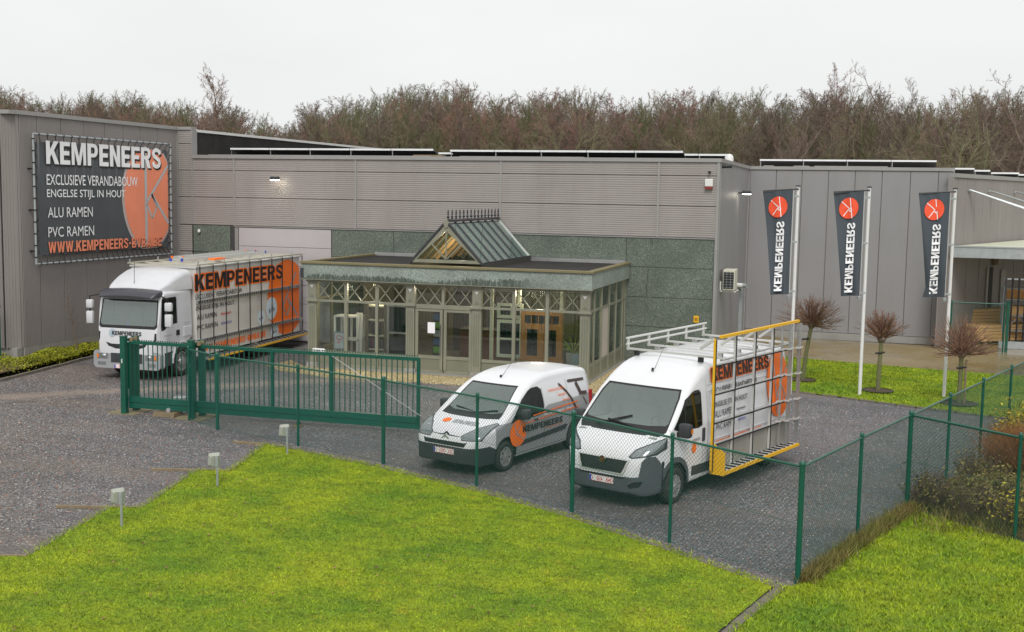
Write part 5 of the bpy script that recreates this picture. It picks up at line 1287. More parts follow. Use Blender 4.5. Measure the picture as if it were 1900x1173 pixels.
    for z0_, z1_ in (((.72, .895), (-1.46, .965)), ((.41, 1.02), (-1.4, 1.085))):
        n_ = 10; sdecal('stripe', [strip2d((-(z0_[0]+(z1_[0]-z0_[0])*k/n_), z0_[1]+(z1_[1]-z0_[1])*k/n_), (-(z0_[0]+(z1_[0]-z0_[0])*(k+1)/n_), z0_[1]+(z1_[1]-z0_[1])*(k+1)/n_), .022) for k in range(n_)], B_, M['orange'], R, .016)
    sdecal('lettering', [T('HOUT - ALU - PVC', -.0, -1.2, .955, 1.0, .02)], B_, M['white_print'], R, .012)
    brown = mat('brown_print', (.06, .04, .035), .5)
    pts = [(-.72, 1.55), (-.95, 1.38), (-1.15, 1.18), (-1.3, .98), (-1.4, .78)]
    sdecal('beam_print', sum([strip_n((-a[0], a[1]), (-c[0], c[1]), .05, 4) for a, c in zip(pts, pts[1:])], [])+strip_n((1.1, 1.56), (1.8, 1.53), .06)+strip_n((1.42, 1.5), (1.58, 1.22), .1)+strip_n((1.5, 1.25), (1.85, 1.22), .08)+strip_n((1.66, 1.15), (1.84, .95), .025), B_, brown, R, .016)
    # bonnet print lies on the curved bonnet
    hood = lambda u, v: (v, u, B_.top(v)+.03*(1-(u/.8)**2)+.006)
    tx_ = at_(brand('KEMPENEERS', .62, .085), -.12, 0)
    decal('lettering', [([(a, 1.74+b*1.6) for a, b in tx_[0]], tx_[1])], lambda u, v: hood(u, 3.55-v if False else v), M['grey_print'], R)
    decal('disc', [disc2d(-.3, 1.8, .1, .09, 20)], hood, M['orange'], R)
    return R
small_van()
# ---- large van with glass rack ------------------------------------------------------------
def large_van():
    R = vehicle_root('large_van', 'large white high roof van with a tall yellow edged glass rack on its side', 'van', -3.56, 23.28, 199.85)
    top = lambda x: interp([(-3.03, 2.30), (-2.99, 2.42), (-2.8, 2.47), (-1.0, 2.5), (.2, 2.49), (.8, 2.42), (1.15, 2.28), (1.5, 2.04), (2.2, 1.42), (2.32, 1.33), (2.5, 1.24), (2.7, 1.13), (2.82, 1.03), (2.89, .93), (2.94, .80), (2.965, .66)], x)
    bot = lambda x: interp([(-3.03, .45), (-2.9, .38), (2.5, .27), (2.8, .25), (2.965, .32)], x)
    half = lambda x: interp([(-3.03, .95), (-2.9, 1.0), (-2.4, 1.02), (1.6, 1.02), (2.2, 1.0), (2.5, .96), (2.72, .88), (2.85, .79), (2.93, .70), (2.965, .60)], x)
    tum = lambda z: 1-.012*max(0, .6-z)/.3-.105*max(0, z-1.25)**1.35
    B_ = Body(lin_(-3.03, -2.8, 4)+lin_(-2.7, 1.1, 22)+lin_(1.2, 2.5, 14)+lin_(2.55, 2.965, 12), top, bot, half, tum, crown=.035, rt=lambda x: interp([(-3.03, .08), (-2.7, .14), (1.0, .17), (2.0, .08), (2.4, .1), (2.965, .08)], x), ns=22)
    S2 = lambda c, n: abs(c.y) > .45 and abs(n.y) > .35
    fw = lambda c, n: c.x > 1.1 and n.z > .15 and c.z > 1.28
    B_.cut([(-.80, 2.05), (.80, 2.05), (.86, 1.9), (.93, 1.36), (.85, 1.29), (-.85, 1.29), (-.93, 1.36), (-.86, 1.9)], 'front', 2, fw)
    B_.cut([(-.77, 2.02), (.77, 2.02), (.82, 1.9), (.885, 1.5), (.85, 1.46), (.5, 1.43), (-.5, 1.43), (-.85, 1.46), (-.885, 1.5), (-.82, 1.9)], 'front', 1, fw, only=(2,))
    win = [(1.06, 1.36), (1.2, 1.33), (1.9, 1.37), (2.08, 1.43), (1.95, 1.56), (1.6, 1.86), (1.42, 1.96), (1.3, 1.99), (1.12, 1.99), (1.05, 1.92)]
    B_.cut([(x+(-.03 if x < 1.5 else .03), z+(.03 if z > 1.7 else -.03)) for x, z in win], 'side', 2, S2)
    B_.cut(win, 'side', 3, S2, only=(2,))
    B_.cut([(1.66, 1.40), (1.69, 1.40), (1.69, 1.80), (1.66, 1.82)], 'side', 2, S2, only=(3,))
    # plastic bumper and its raised ends
    B_.cut([(2.3, .62), (2.44, .78), (2.62, .98), (2.78, .985), (2.86, .9), (2.9, .62), (2.98, .60), (2.98, .1), (2.42, .1), (2.42, .5)], 'side', 4)
    # white centre piece again in front of it (the panel round the grille)
    B_.cut([(-.56, 1.06), (.56, 1.06), (.62, .96), (.585, .9), (.48, .60), (.44, .59), (-.44, .59), (-.48, .60), (-.585, .9), (-.62, .96)], 'front', 0, lambda c, n: c.x > 2.6, only=(4,))
    B_.cut([(-.56, .905), (.56, .905), (.46, .63), (-.46, .63)], 'front', 10, lambda c, n: c.x > 2.7)
    B_.cut([(-.52, .885), (.52, .885), (.42, .655), (-.42, .655)], 'front', 5, lambda c, n: c.x > 2.7, only=(10,))
    B_.cut([(-.5, .585), (.5, .585), (.46, .555), (-.46, .555)], 'front', 5, lambda c, n: c.x > 2.7)
    for sg in (1, -1):
        B_.cut([(sg*.51, .955), (sg*.6, 1.09), (sg*1.0, 1.30), (sg*1.0, 1.1), (sg*.94, 1.0), (sg*.58, .93)], 'front', 11, lambda c, n: c.x > 2.3)
        B_.cut([(sg*.55, .97), (sg*.62, 1.075), (sg*.98, 1.265), (sg*.975, 1.11), (sg*.92, 1.03), (sg*.6, .95)], 'front', 6, lambda c, n: c.x > 2.3, only=(11,))
        B_.cut([(sg*.56, .45), (sg*.66, .52), (sg*.8, .54), (sg*.76, .44), (sg*.6, .4)], 'front', 5, lambda c, n: c.x > 2.6)
    # grey arches and sill plates
    for cx_ in (2.018, -2.018):
        B_.cut(circ(cx_, .38, .50), 'side', 4, lambda c, n: abs(c.y) > .5 and c.x > 0)
        B_.cut(circ(cx_, .36, .42), 'side', 99, lambda c, n: abs(c.y) > .5)
    B_.cut([(1.42, .60), (1.42, .42), (.5, .40), (.5, .58)], 'side', 8, S2, only=(0,))
    B_.cut([(.35, .62), (.35, .42), (-1.4, .42), (-1.4, .64)], 'side', 8, S2, only=(0,))
    for q in ([(1.02, 2.03), (1.03, 2.03), (1.0, .4), (.99, .4)], [(.80, 2.2), (.81, 2.2), (.81, .4), (.80, .4)], [(2.2, 1.42), (2.21, 1.42), (2.12, .8), (2.11, .8)], [(-.55, 2.2), (-.54, 2.2), (-.54, .45), (-.55, .45)], [(.8, 2.06), (.8, 2.05), (-2.9, 2.03), (-2.9, 2.04)]):
        B_.cut(q, 'side', 9, S2, only=(0,))
    B_.cut([(.92, .95), (1.03, .95), (1.05, 1.0), (1.05, 1.27), (1.0, 1.3), (.95, 1.3), (.91, 1.26)], 'side', 5, S2, only=(0, 9)) if False else None
    B_.emit(R, {0: ('body', M['van_white'], 0), 1: ('windscreen', M['vglass'], -.003), 2: ('window_seal', M['black'], -.001), 3: ('side_window', M['sglass'], -.003), 4: ('bumper', mat('grey_bumper_plastic', (.075, .08, .09), .5, 0, .1, 4), .008), 5: ('grille', M['black'], -.012),
                6: ('headlight', M['lens'], .005), 8: ('sill_plate', M['plastic'], .01), 9: ('door_gap', M['grey_print'], -.002), 10: ('grille_frame', M['alu_w'], .012), 11: ('headlight_surround', M['plastic'], .001)}, (2, 3, 4, 5, 6, 8, 9, 11))
    MB().box(-2.95, 2.5, -.96, .96, .32, .36).build('floor', M['black'], R, world=False)
    MB().box(.75, .8, -.82, .82, .36, 2.2).build('bulkhead', M['dash'], R, world=False)
    MB().box(1.85, 2.5, -.88, .88, .36, 1.28).build('dashboard', M['dash'], R, world=False, bevel=.06)
    for cx_ in (2.018, -2.018): MB().box(cx_-.44, cx_+.44, -.98, .98, .3, .86).build('wheel_well', M['black'], R, world=False)
    seats(R, 1.45, (.5, -.25, -.6), .95, 1.8)
    MB().tube([(1.72+.07*math.sin(a), .5+.2*math.cos(a), 1.38+.17*math.sin(a)) for a in [2*PI*k/16 for k in range(17)]], .016, 6, cap=False).build('steering_wheel', M['black'], R, world=False)
    MB().box(1.38, 1.44, -.12, .12, 1.93, 2.0).build('interior_mirror', M['black'], R, world=False)
    for f in (2.018, -2.018):
        for s_ in (1, -1): wheel(R, f, s_*1.0, .345, .22, .215, 'duc', s_)
    # grille honeycomb, badge, lamp inserts
    for k in range(9):
        z = .665+k*.026; hw = .41+(z-.655)/.23*.1
        MB().box(2.945-(z-.66)*.16, 2.955-(z-.66)*.16, -hw, hw, z, z+.008).build('grille_slat', M['plastic'], R, world=False)
    b_ = MB().lathe([(0, .012), (.05, .012), (.052, 0)], (2.95, 0, .86), 'x', 20).build('badge', mat('dark_red_badge', (.12, .012, .012), .3), R, smooth=True, world=False)
    MB().lathe([(.052, 0), (.058, .015), (.066, .015), (.07, 0)], (2.95, 0, .86), 'x', 20).build('badge_ring', M['chrome'], b_, smooth=True, world=False)
    for yy_ in (-.025, -.008, .009, .026): MB().box(2.963, 2.966, yy_-.004, yy_+.004, .835, .885).build('badge_letter', M['chrome'], b_, world=False)
    for sg in (1, -1):
        for y, z, xx in ((.7, 1.035, 2.79), (.83, 1.08, 2.7)): MB().lathe([(0, .02), (.035, .015), (.045, -.01)], (xx, sg*y, z), 'x', 14).build('lamp_reflector', M['chrome'], R, smooth=True, world=False)
    MB().bar((2.85, .25, 1.015), (2.83, -.25, 1.015), .01, .01).build('bonnet_gap', M['joint'], R, world=False)
    plate(R, '1 · SEA · 845', 2.972, 0, .49)
    for s_ in (1, -1):
        y0_, y1_ = sorted((s_*1.04, s_*1.28))
        mo = MB().box(1.88, 2.04, y0_, y1_, 1.25, 1.52).build('door_mirror', M['plastic'], R, world=False, bevel=.05, smooth=True)
        MB().bar((1.95, s_*.9, 1.3), (1.95, s_*1.08, 1.3), .12, .08).build('mirror_arm', M['black'], mo, world=False)
        MB().box(1.9, 1.96, s_*1.28-.008, s_*1.28+.012, 1.34, 1.42).build('indicator', M['amber'], mo, world=False)
        MB().box(1.86, 1.879, y0_+.03, y1_-.03, 1.28, 1.49).build('mirror_glass', M['chrome'], mo, world=False)
        MB().box(-3.05, -2.93, s_*.93-.04, s_*.93+.04, 1.0, 1.5).build('tail_light', M['red_lens'], R, world=False, bevel=.01)
    MB().box(.94, 1.04, 1.015, 1.045, 1.02, 1.28).build('door_handle', M['plastic'], R, world=False, bevel=.02)
    MB().tube([(1.22, 0, 2.3), (1.12, 0, 2.35), (.75, 0, 2.78)], .007, 5, r2=.003).lathe([(0, 0), (.03, 0), (.02, .05), (0, .06)], (1.22, 0, 2.3), 'z', 8).build('aerial', M['black'], R, world=False)
    MB().bar((2.34, -.55, 1.37), (2.1, .1, 1.56), .03, .025).build('wiper', M['black'], R, world=False); MB().bar((2.34, .45, 1.37), (2.22, -.35, 1.46), .03, .025).build('wiper', M['black'], R, world=False)
    for k in range(6): MB().bar((.1-k*.5, -.55, 2.515), (.1-k*.5, .55, 2.515), .1, .012).build('roof_rib', M['van_white'], R, world=False)
    # raised swage panels on the side
    for z0_, z1_, a, c in ((1.35, 1.95, .72, -.48), (1.35, 1.95, -.62, -2.6), (.98, 1.3, .72, -2.8)):
        yy_ = B_.y(0, (z0_+z1_)/2)
        for zz_ in (z0_, z1_): MB().bar((a, B_.y(0, zz_)+.0, zz_), (c, B_.y(-1, zz_)+.0, zz_), .02, .02).build('side_swage', M['van_white'], R, world=False)
    # livery
    bshape = at_(brand('KEMPENEERS', 2.58, .255), -.58, 2.11)
    outlined(bshape, .022, lambda off: side_fn(B_, off), .02, M['orange'], R)
    sdecal('lettering', [bshape], B_, M['black_print'], R, .03)
    sdecal('lettering', [T('EXCLUSIEVE VERANDABOUW', .6, -1.4, 1.86, 1.98, .004), T('ENGELSE STIJL IN HOUT', .54, -.9, 1.57, 1.70, .004), T('ALU RAMEN', .53, -.25, 1.4, 1.53, .004), T('PVC RAMEN', .48, -.3, 1.15, 1.27, .004)], B_, M['black_print'], R, .018)
    sdecal('lettering', [T('schüco', -.45, -.8, 1.2, 1.27, .03)], B_, M['blue_print'], R, .018)
    sdecal('lettering', [T('bouwaert', -.4, -.8, 1.42, 1.48, .02)], B_, M['black_print'], R, .018)
    sdecal('lettering', [at_(brand('WWW.KEMPENEERS-BVBA.BE', 2.04, .12), -.49, .83)], B_, M['orange'], R, .02)
    sdecal('disc', [disc_s(2.42, 1.7, .58, .70, 36)], B_, M['orange'], R, .024)
    sdecal('window_bars', strip_n((2.2, 2.34), (2.28, 1.08), .05, 16)+strip_n((2.9, 2.05), (2.45, 1.7), .04)+strip_n((2.45, 1.7), (2.3, 1.5), .04)+strip_n((2.3, 1.5), (2.5, 1.28), .04)+strip_n((2.5, 1.28), (2.65, 1.5), .04)+strip_n((2.5, 1.72), (2.85, 1.25), .04), B_, M['grey_print'], R, .03)
    sdecal('disc', [disc2d(-1.36, .95, .085, .1, 24)], B_, M['orange'], R, .014)
    sdecal('lettering', [T('KEMPENEERS', 1.42, 1.13, 1.07, 1.12, .02)], B_, M['black_print'], R, .014)
    # ---- rack
    A_, AW, BK, YE = M['alu'], M['alu_w'], M['black'], M['yellow']
    ly = 1.16
    def part(nm, mb, m): return mb.build(nm, m, R, world=False)
    for i, f in enumerate((.95, .1, -.78, -1.62)):
        p = part('rack_post', MB().box(f-.012, f+.014, ly, ly+.04, .45, 3.0), AW if i else YE)
        MB().box(f-.028, f-.013, ly+.03, ly+.055, .45, 2.98).build('rubber_strip', BK, p, world=False)
        MB().bar((f, ly, 2.98), (f, ly-.28, 2.78), .05).build('post_stay', AW, p, world=False)
    for i, f in enumerate((-2.06, -2.24, -2.42, -2.58, -2.74)):
        y_ = ly+.02+.06*(i % 2)+(.03*i)
        p = part('rack_post', MB().box(f-.015, f+.015, y_, y_+.04, .47, 3.02), A_)
        for z in (2.5, 1.95, 1.4, .97): MB().box(f-.06, f+.06, y_-.04, y_+.06, z-.012, z+.012).build('post_clip', AW, p, world=False)
    for z in (2.48, 1.93, 1.37, .95):
        p = part('rack_rail', MB().box(-2.62, .93, ly+.003, ly+.03, z-.0, z+.024), AW)
        MB().box(-2.6, .92, ly+.031, ly+.05, z-.024, z+.001).build('rubber_strip', BK, p, world=False)
    part('rack_top_beam', MB().bar((.85, ly+.09, 3.03), (-2.75, ly+.09, 3.06), .07, .05), YE)
    part('rack_base_plate', MB().box(-2.6, .9, ly-.02, ly-.01, .44, .93), mat('brushed_sheet', (.42, .41, .37), .35, .6, .08, 3))
    part('rack_tray', MB().box(-2.6, .86, ly+.0, ly+.24, .42, .44), AW)
    for k in range(16): part('rack_rung', MB().box(.72-k*.21, .745-k*.21, ly+.02, ly+.23, .441, .465), BK)
    part('rack_edge', MB().box(-2.62, .88, ly+.24, ly+.28, .39, .45), YE)
    part('rack_front_plate', MB().prism([(ly-.02, .38), (ly+.28, .38), (ly+.28, .82), (ly+.2, .86), (ly+.03, .98), (ly-.02, .98)], 0, 'yz', (.87, .90)), YE)
    fs = (.62, -.2, -1.0, -1.8, -2.6)
    for f in fs:
        c_ = part('rack_crossbar', MB().box(f-.02, f+.02, -.92, ly+.02, 2.57, 2.61), AW)
        for y in (-.72, .72): MB().box(f-.03, f+.03, y-.05, y+.05, 2.47, 2.569).build('rack_foot', BK if f == .62 else A_, c_, world=False)
        MB().box(f-.02, f+.02, -.95, -.91, 2.56, 2.82).build('rail_upright', AW, c_, world=False)
    for z in (2.68, 2.8): part('rack_side_rail', MB().tube([(.68, -.93, z), (-2.72, -.93, z+.04)], .024, 8), AW)
    part('rack_roof_rail', MB().tube([(.62, ly-.01, 2.55), (-2.65, ly-.01, 2.58)], .022, 8), A_)
    return R
large_van()

# ---- truck --------------------------------------------------------------------------------
def truck():
    R = vehicle_root('truck', 'white box truck with KEMPENEERS lettering on its long side, parked before the roller door', 'truck', -20.89, 30.4, 177.7)
    TW = M['truck_white']
    top = lambda x: interp([(-.52, 2.60), (-.3, 2.62), (.9, 2.62), (1.02, 2.55), (1.1, 2.36), (1.2, 1.9), (1.27, 1.58), (1.32, 1.3), (1.35, 1.05), (1.365, .84)], x)
    bot = lambda x: interp([(-.52, 1.15), (-.2, 1.0), (.0, .84), (.9, .8), (1.365, .78)], x)
    half = lambda x: interp([(-.52, 1.06), (0, 1.08), (.9, 1.08), (1.1, 1.05), (1.25, .99), (1.33, .93), (1.365, .88)], x)
    tum = lambda z: 1-.035*max(0, z-1.5)
    B_ = Body(lin_(-.52, .95, 12)+lin_(1.0, 1.365, 22), top, bot, half, tum, crown=.02, rt=lambda x: interp([(-.52, .08), (.9, .1), (1.1, .07), (1.36, .05)], x), rb=.02, ns=18)
    S2 = lambda c, n: abs(c.y) > .45 and abs(n.y) > .35
    fw = lambda c, n: c.x > 1.0 and abs(n.x) > .2
    B_.cut([(-.93, 2.38), (.93, 2.38), (.97, 1.6), (.9, 1.53), (-.9, 1.53), (-.97, 1.6)], 'front', 2, fw)
    B_.cut([(-.89, 2.36), (.89, 2.36), (.925, 1.68), (.86, 1.62), (-.86, 1.62), (-.925, 1.68)], 'front', 1, fw, only=(2,))
    win = [(.37, 1.67), (.8, 1.65), (1.0, 1.52), (1.12, 1.5), (1.13, 1.62), (1.06, 2.38), (1.02, 2.42), (.40, 2.42), (.36, 2.38)]
    B_.cut([(x+(-.03 if x < .6 else .03), z+(.025 if z > 2 else -.025)) for x, z in win], 'side', 2, S2); B_.cut(win, 'side', 3, S2, only=(2,))
    B_.cut([(-.70, 1.12), (-.5, 1.07), (.5, 1.07), (.70, 1.12), (.6, 1.0), (.35, .93), (-.35, .93), (-.6, 1.0)], 'front', 5, fw)
    for sg in (1, -1): B_.cut([(sg*.9, 1.42), (sg*.96, 1.42), (sg*.96, 1.1), (sg*.9, 1.2)], 'front', 5, lambda c, n: c.x > 1.1)
    for q in ([(.30, 2.5), (.31, 2.5), (.31, .95), (.30, .95)], [(1.17, 1.5), (1.18, 1.5), (1.16, .82), (1.15, .82)], [(.3, 2.49), (.3, 2.48), (1.0, 2.48), (1.0, 2.49)]): B_.cut(q, 'side', 9, S2, only=(0,))
    B_.cut(circ(.08, .47, .56), 'side', 99, S2)
    B_.emit(R, {0: ('cab', TW, 0), 1: ('windscreen', M['vglass'], -.003), 2: ('window_seal', M['black'], -.001), 3: ('side_window', M['sglass'], -.003), 5: ('grille', M['black'], -.01), 9: ('door_gap', M['grey_print'], -.002)}, (2, 3, 5, 9))
    for k in range(3): MB().box(1.335+.006*(2-k), 1.347+.006*(2-k), -.55+.05*(2-k), .55-.05*(2-k), .965+k*.04, .98+k*.04).build('grille_slat', M['plastic'], R, world=False)
    MB().prism([(-.06, 1.02), (0, .93), (.06, 1.02), (0, 1.11)], 0, 'yz', (1.35, 1.375)).build('badge', M['chrome'], R, world=False)
    # arch ring
    n_ = 14; b = MB()
    for s_ in (1, -1):
        pts = [(.08+.58*math.cos(a), s_*1.09, .47+.58*math.sin(a)) for a in [PI*k/n_ for k in range(n_+1)]]
        for a, c in zip(pts, pts[1:]): b.bar(a, c, .06, .05)
        b.build('wheel_arch', TW, R, world=False); b = MB()
    MB().box(-.5, 1.2, -.98, .98, .75, .85).build('floor', M['black'], R, world=False); MB().box(-.48, -.42, -1.0, 1.0, .85, 2.5).build('cab_back', M['dash'], R, world=False)
    MB().box(.85, 1.18, -.92, .92, .85, 1.5).build('dashboard', M['dash'], R, world=False, bevel=.05); seats(R, .45, (.55, -.1, -.6), 1.2, 2.1)
    MB().box(1.16, 1.19, -.12, -.02, 1.6, 1.74).build('dashboard_toy', M['blue_print'], R, world=False, bevel=.02)
    MB().tube([(.85+.1*math.sin(a), .55+.22*math.cos(a), 1.55+.2*math.sin(a)) for a in [2*PI*k/16 for k in range(17)]], .018, 6, cap=False).build('steering_wheel', M['black'], R, world=False)
    # bumper with lamps
    bm_ = MB().prism(rr(-1.08, 1.08, .37, .84, .08), 0, 'yz', (1.1, 1.36)).build('bumper', M['van_silver'], R, world=False, bevel=.03)
    MB().box(1.361, 1.372, -.52, .52, .52, .80).build('bumper_grille', M['plastic'], bm_, world=False)
    for sg in (1, -1):
        a, c = sorted((sg*.62, sg*1.0)); hl = MB().box(1.34, 1.375, a, c, .62, .79).build('headlight', M['lens'], R, world=False, bevel=.02)
        MB().lathe([(0, .01), (.05, .008), (.06, 0)], (1.374, sg*.75, .7), 'x', 14).build('lamp_reflector', M['chrome'], hl, world=False, smooth=True)
        MB().box(1.37, 1.378, min(sg*.93, sg*.99), max(sg*.93, sg*.99), .64, .76).build('indicator', M['amber'], hl, world=False)
        MB().box(1.362, 1.374, min(sg*.7, sg*.96), max(sg*.7, sg*.96), .44, .53).build('fog_lamp', M['lens'], bm_, world=False)
        MB().box(.6, 1.15, sg*1.0-.05, sg*1.0+.05, .4, .8).build('step', M['plastic'], R, world=False, bevel=.02)
    plate(R, '1 · ECN · 772', 1.365, -.15, .41)
    # visor, roof deflector, mirrors
    V_ = Body(lin_(1.0, 1.38, 8), lambda x: interp([(1.0, 2.66), (1.2, 2.62), (1.34, 2.52), (1.38, 2.47)], x), lambda x: interp([(1.0, 2.5), (1.38, 2.43)], x), lambda x: interp([(1.0, 1.0), (1.2, .98), (1.34, .9), (1.38, .85)], x), lambda z: 1, crown=.04, rt=lambda x: .05, rb=.01, ns=4)
    V_.emit(R, {0: ('sun_visor', mat('dark_visor', (.05, .05, .06), .25, 0, .1, 3), 0)})
    D_ = Body(lin_(-.55, .95, 18), lambda x: interp([(-.55, 3.2), (-.3, 3.19), (.2, 3.05), (.7, 2.82), (.95, 2.68)], x), lambda x: 2.6, lambda x: interp([(-.55, 1.07), (.3, 1.0), (.8, .9), (.95, .82)], x), lambda z: 1-.12*max(0, z-2.75), crown=.03, rt=lambda x: interp([(-.55, .2), (.5, .12), (.95, .03)], x), rb=.01, ns=6)
    D_.emit(R, {0: ('roof_deflector', TW, 0)})
    MB().tube([(.75, -.1, 2.8), (.72, -.1, 3.45)], .008, 5).build('aerial', M['black'], R, world=False)
    for s_ in (1, -1):
        am = MB().bar((1.1, s_*1.02, 2.5), (1.22, s_*1.3, 2.44), .03).bar((1.22, s_*1.3, 2.46), (1.22, s_*1.3, 1.6), .025).build('mirror_arm', M['black'], R, world=False)
        a, c = sorted((s_*1.2, s_*1.42))
        for z0_, z1_ in ((1.62, 2.0), (2.08, 2.34)):
            MB().box(1.12, 1.26, a, c, z0_, z1_).build('mirror', TW, am, world=False, bevel=.04, smooth=True)
    MB().box(-.42, .0, 1.075, 1.1, 1.2, 1.5).build('storage_flap', TW, R, world=False, bevel=.01)
    MB().box(.24, .42, 1.082, 1.1, 1.28, 1.44).build('door_handle', M['black'], R, world=False, bevel=.01)
    for f, rr_ in ((.08, .47), (-4.6, .47)):
        for s_ in (1, -1): wheel(R, f, s_*1.05, rr_, .28, .30, 'truck', s_)
    # chassis
    for y in (-.45, .45): MB().box(-7.9, .9, y-.05, y+.05, .62, .85).build('chassis_beam', M['black'], R, world=False)
    MB().box(-2.2, -1.0, .55, 1.0, .45, .85).build('fuel_tank', M['plastic'], R, world=False, bevel=.04)
    # box
    bx = MB().box(-8.0, -.68, -1.13, 1.12, .98, 3.22).build('box_body', M['box_silver'], R, world=False, bevel=.02)
    MB().box(-8.0, -.68, 1.0, 1.12, .5, .975).build('side_skirt', M['box_silver'], R, world=False)
    MB().box(-8.05, -.64, -1.16, 1.155, 3.221, 3.26).build('roof_edge', M['alu_w'], bx, world=False)
    ledge = 1.2
    for z in (2.18, .97):
        l_ = MB().box(-8.0, -.66, 1.121, 1.19, z-.05, z+.05).build('ledge', M['alu'], R, world=False)
        cl = MB()
        for k in range(46): cl.box(-.78-k*.155, -.74-k*.155, 1.191, 1.2, z-.035, z+.035)
        tag(cl.build('ledge_clip', M['plastic'], l_, world=False), kind='stuff')
    flat = 1.122
    L_ = lambda nm, sh, m, o_=.004, fl=flat: sdecal(nm, sh, B_, m, R, o_, fl)
    L_('disc', [disc2d(6.95, 1.84, 1.52, 1.34, 64, (0, 7.95, 1.02, 3.2)), disc2d(6.95, 1.84, 1.52, 1.34, 64, (0, 7.95, .52, .92))], M['orange'])
    L_('window_bars', [strip2d((6.52, 2.5), (6.6, 1.03), .09), strip2d((7.7, 2.7), (6.62, 1.58), .09), strip2d((6.6, 1.55), (6.95, 1.17), .07), strip2d((6.95, 1.17), (7.18, 1.5), .07), strip2d((7.18, 1.5), (6.98, 1.85), .07), strip2d((7.8, 1.08), (7.15, 1.68), .09)], M['grey_print'], .008)
    bshape = at_(brand('KEMPENEERS', 6.0, .5), .6, 2.53)
    outlined(bshape, .04, lambda off: side_fn(B_, off, flat), .011, M['orange'], R)
    L_('lettering', [bshape], M['black_print'], .018)
    L_('lettering', [at_(text2d('EXCLUSIEVE VERANDABOUW', 2.98, .16, .004), .62, 2.26), at_(text2d('ENGELSE STIJL IN HOUT', 2.42, .17, .004), .65, 1.88), at_(text2d('ALU RAMEN', 1.2, .16, .004), .71, 1.62), at_(text2d('PVC RAMEN', 1.24, .16, .004), .72, 1.3)], M['black_print'], .011)
    L_('lettering', [at_(text2d('bouwaert', .66, .09, .03), 2.2, 1.64)], M['red_print'], .011); L_('lettering', [at_(text2d('SCHÜCO', .67, .1, .04), 2.2, 1.33)], M['blue_print'], .011)
    L_('lettering', [at_(brand('WWW.KEMPENEERS-BVBA.BE', 4.5, .2), .78, .6)], M['orange'], .011)
    for ex, ez, er in ((4.93, 1.3, .27), (5.72, 1.54, .42), (5.95, .72, .3)):
        cl_ = (0, 8, .52 if ez < 1 else 1.03, .92 if ez < 1 else 2.1)
        L_('sticker', [disc2d(ex, ez, er, er*(.95 if ez > 1 else .95), 32, cl_)], mat('sticker_print', (.62, .72, .82), .4, 0, .25, 1.5), .012)
        L_('sticker_print', [at_(text2d('g.i.b', er*1.0, er*.45, .06), ex-er*.5, ez-er*.35 if ez > 1 else ez-er*.3)], M['black_print'], .016)
    # cab lettering
    fr_ = lambda u, v: (interp([(.84, 1.365), (1.05, 1.35), (1.3, 1.32), (1.58, 1.27)], v)+.02, u, v)
    decal('lettering', [at_(brand('KEMPENEERS', .98, .12), -.5, 1.33)], fr_, M['black_print'], R); decal('disc', [disc2d(-.5, 1.39, .11, .12, 20)], lambda u, v: (fr_(u, v)[0]-.006, u, v), mat('pale_blue_print', (.35, .42, .48), .5), R)
    L_('lettering', [at_(text2d('KEMPENEERS', .42, .05, .02), -1.12, 1.3), at_(text2d('VERANDA\'S', .22, .035, .01), -1.0, 1.2), at_(text2d('RAMEN', .15, .035, .01), -.95, 1.12)], M['grey_print'], .012, 1.085)
    L_('lettering', [at_(text2d('EXCLUSIEVE VERANDABOUW', .42, .03, .01), .0, 1.6), at_(text2d('ENGELSE STIJL', .25, .03, .01), .05, 1.53), at_(text2d('ALU RAMEN', .3, .03, .01), .08, 1.46)], M['grey_print'], .012, 1.075)
    # rack: black glass poles, yellow foot rail, roof frame with ladders
    for i in range(10):
        f = -.72-i*.805
        p = MB().tube([(f, 1.24, 1.0), (f, 1.24, 3.3)], .02, 6).build('rack_pole', M['black'], R, world=False)
        if i > 0: MB().tube([(f-.05, 1.22, .5), (f-.05, 1.24, .93)], .018, 6).build('pole_foot', M['black'], p, world=False)
        MB().bar((f, -1.2, 3.3), (f, 1.24, 3.3), .035).build('roof_bar', M['rack_beige'], R, world=False)
    MB().box(-8.15, -.8, 1.0, 1.46, .40, .43).build('foot_tray', M['alu'], R, world=False)
    MB().box(-8.15, -.8, 1.461, 1.49, .385, .44).build('foot_rail', M['yellow'], R, world=False)
    for k in range(24):
        f = -.95-k*.305; MB().tube([(f, 1.44, .45), (f, 1.28, .5), (f-.12, 1.28, .5), (f-.12, 1.44, .45)], .012, 5).build('foot_hook', M['black'], R, world=False)
    for y in (-1.18, 1.19): MB().bar((-.6, y, 3.33), (-8.1, y, 3.33), .04).build('roof_rail', M['rack_beige'], R, world=False)
    for f in (-.7, -2.3, -4.0, -5.6, -7.2):
        for y in (-1.18, 1.19): MB().box(f-.015, f+.015, y-.015, y+.015, 3.35, 3.45).build('rail_pin', M['galv'], R, world=False)
    return R
TR = truck()
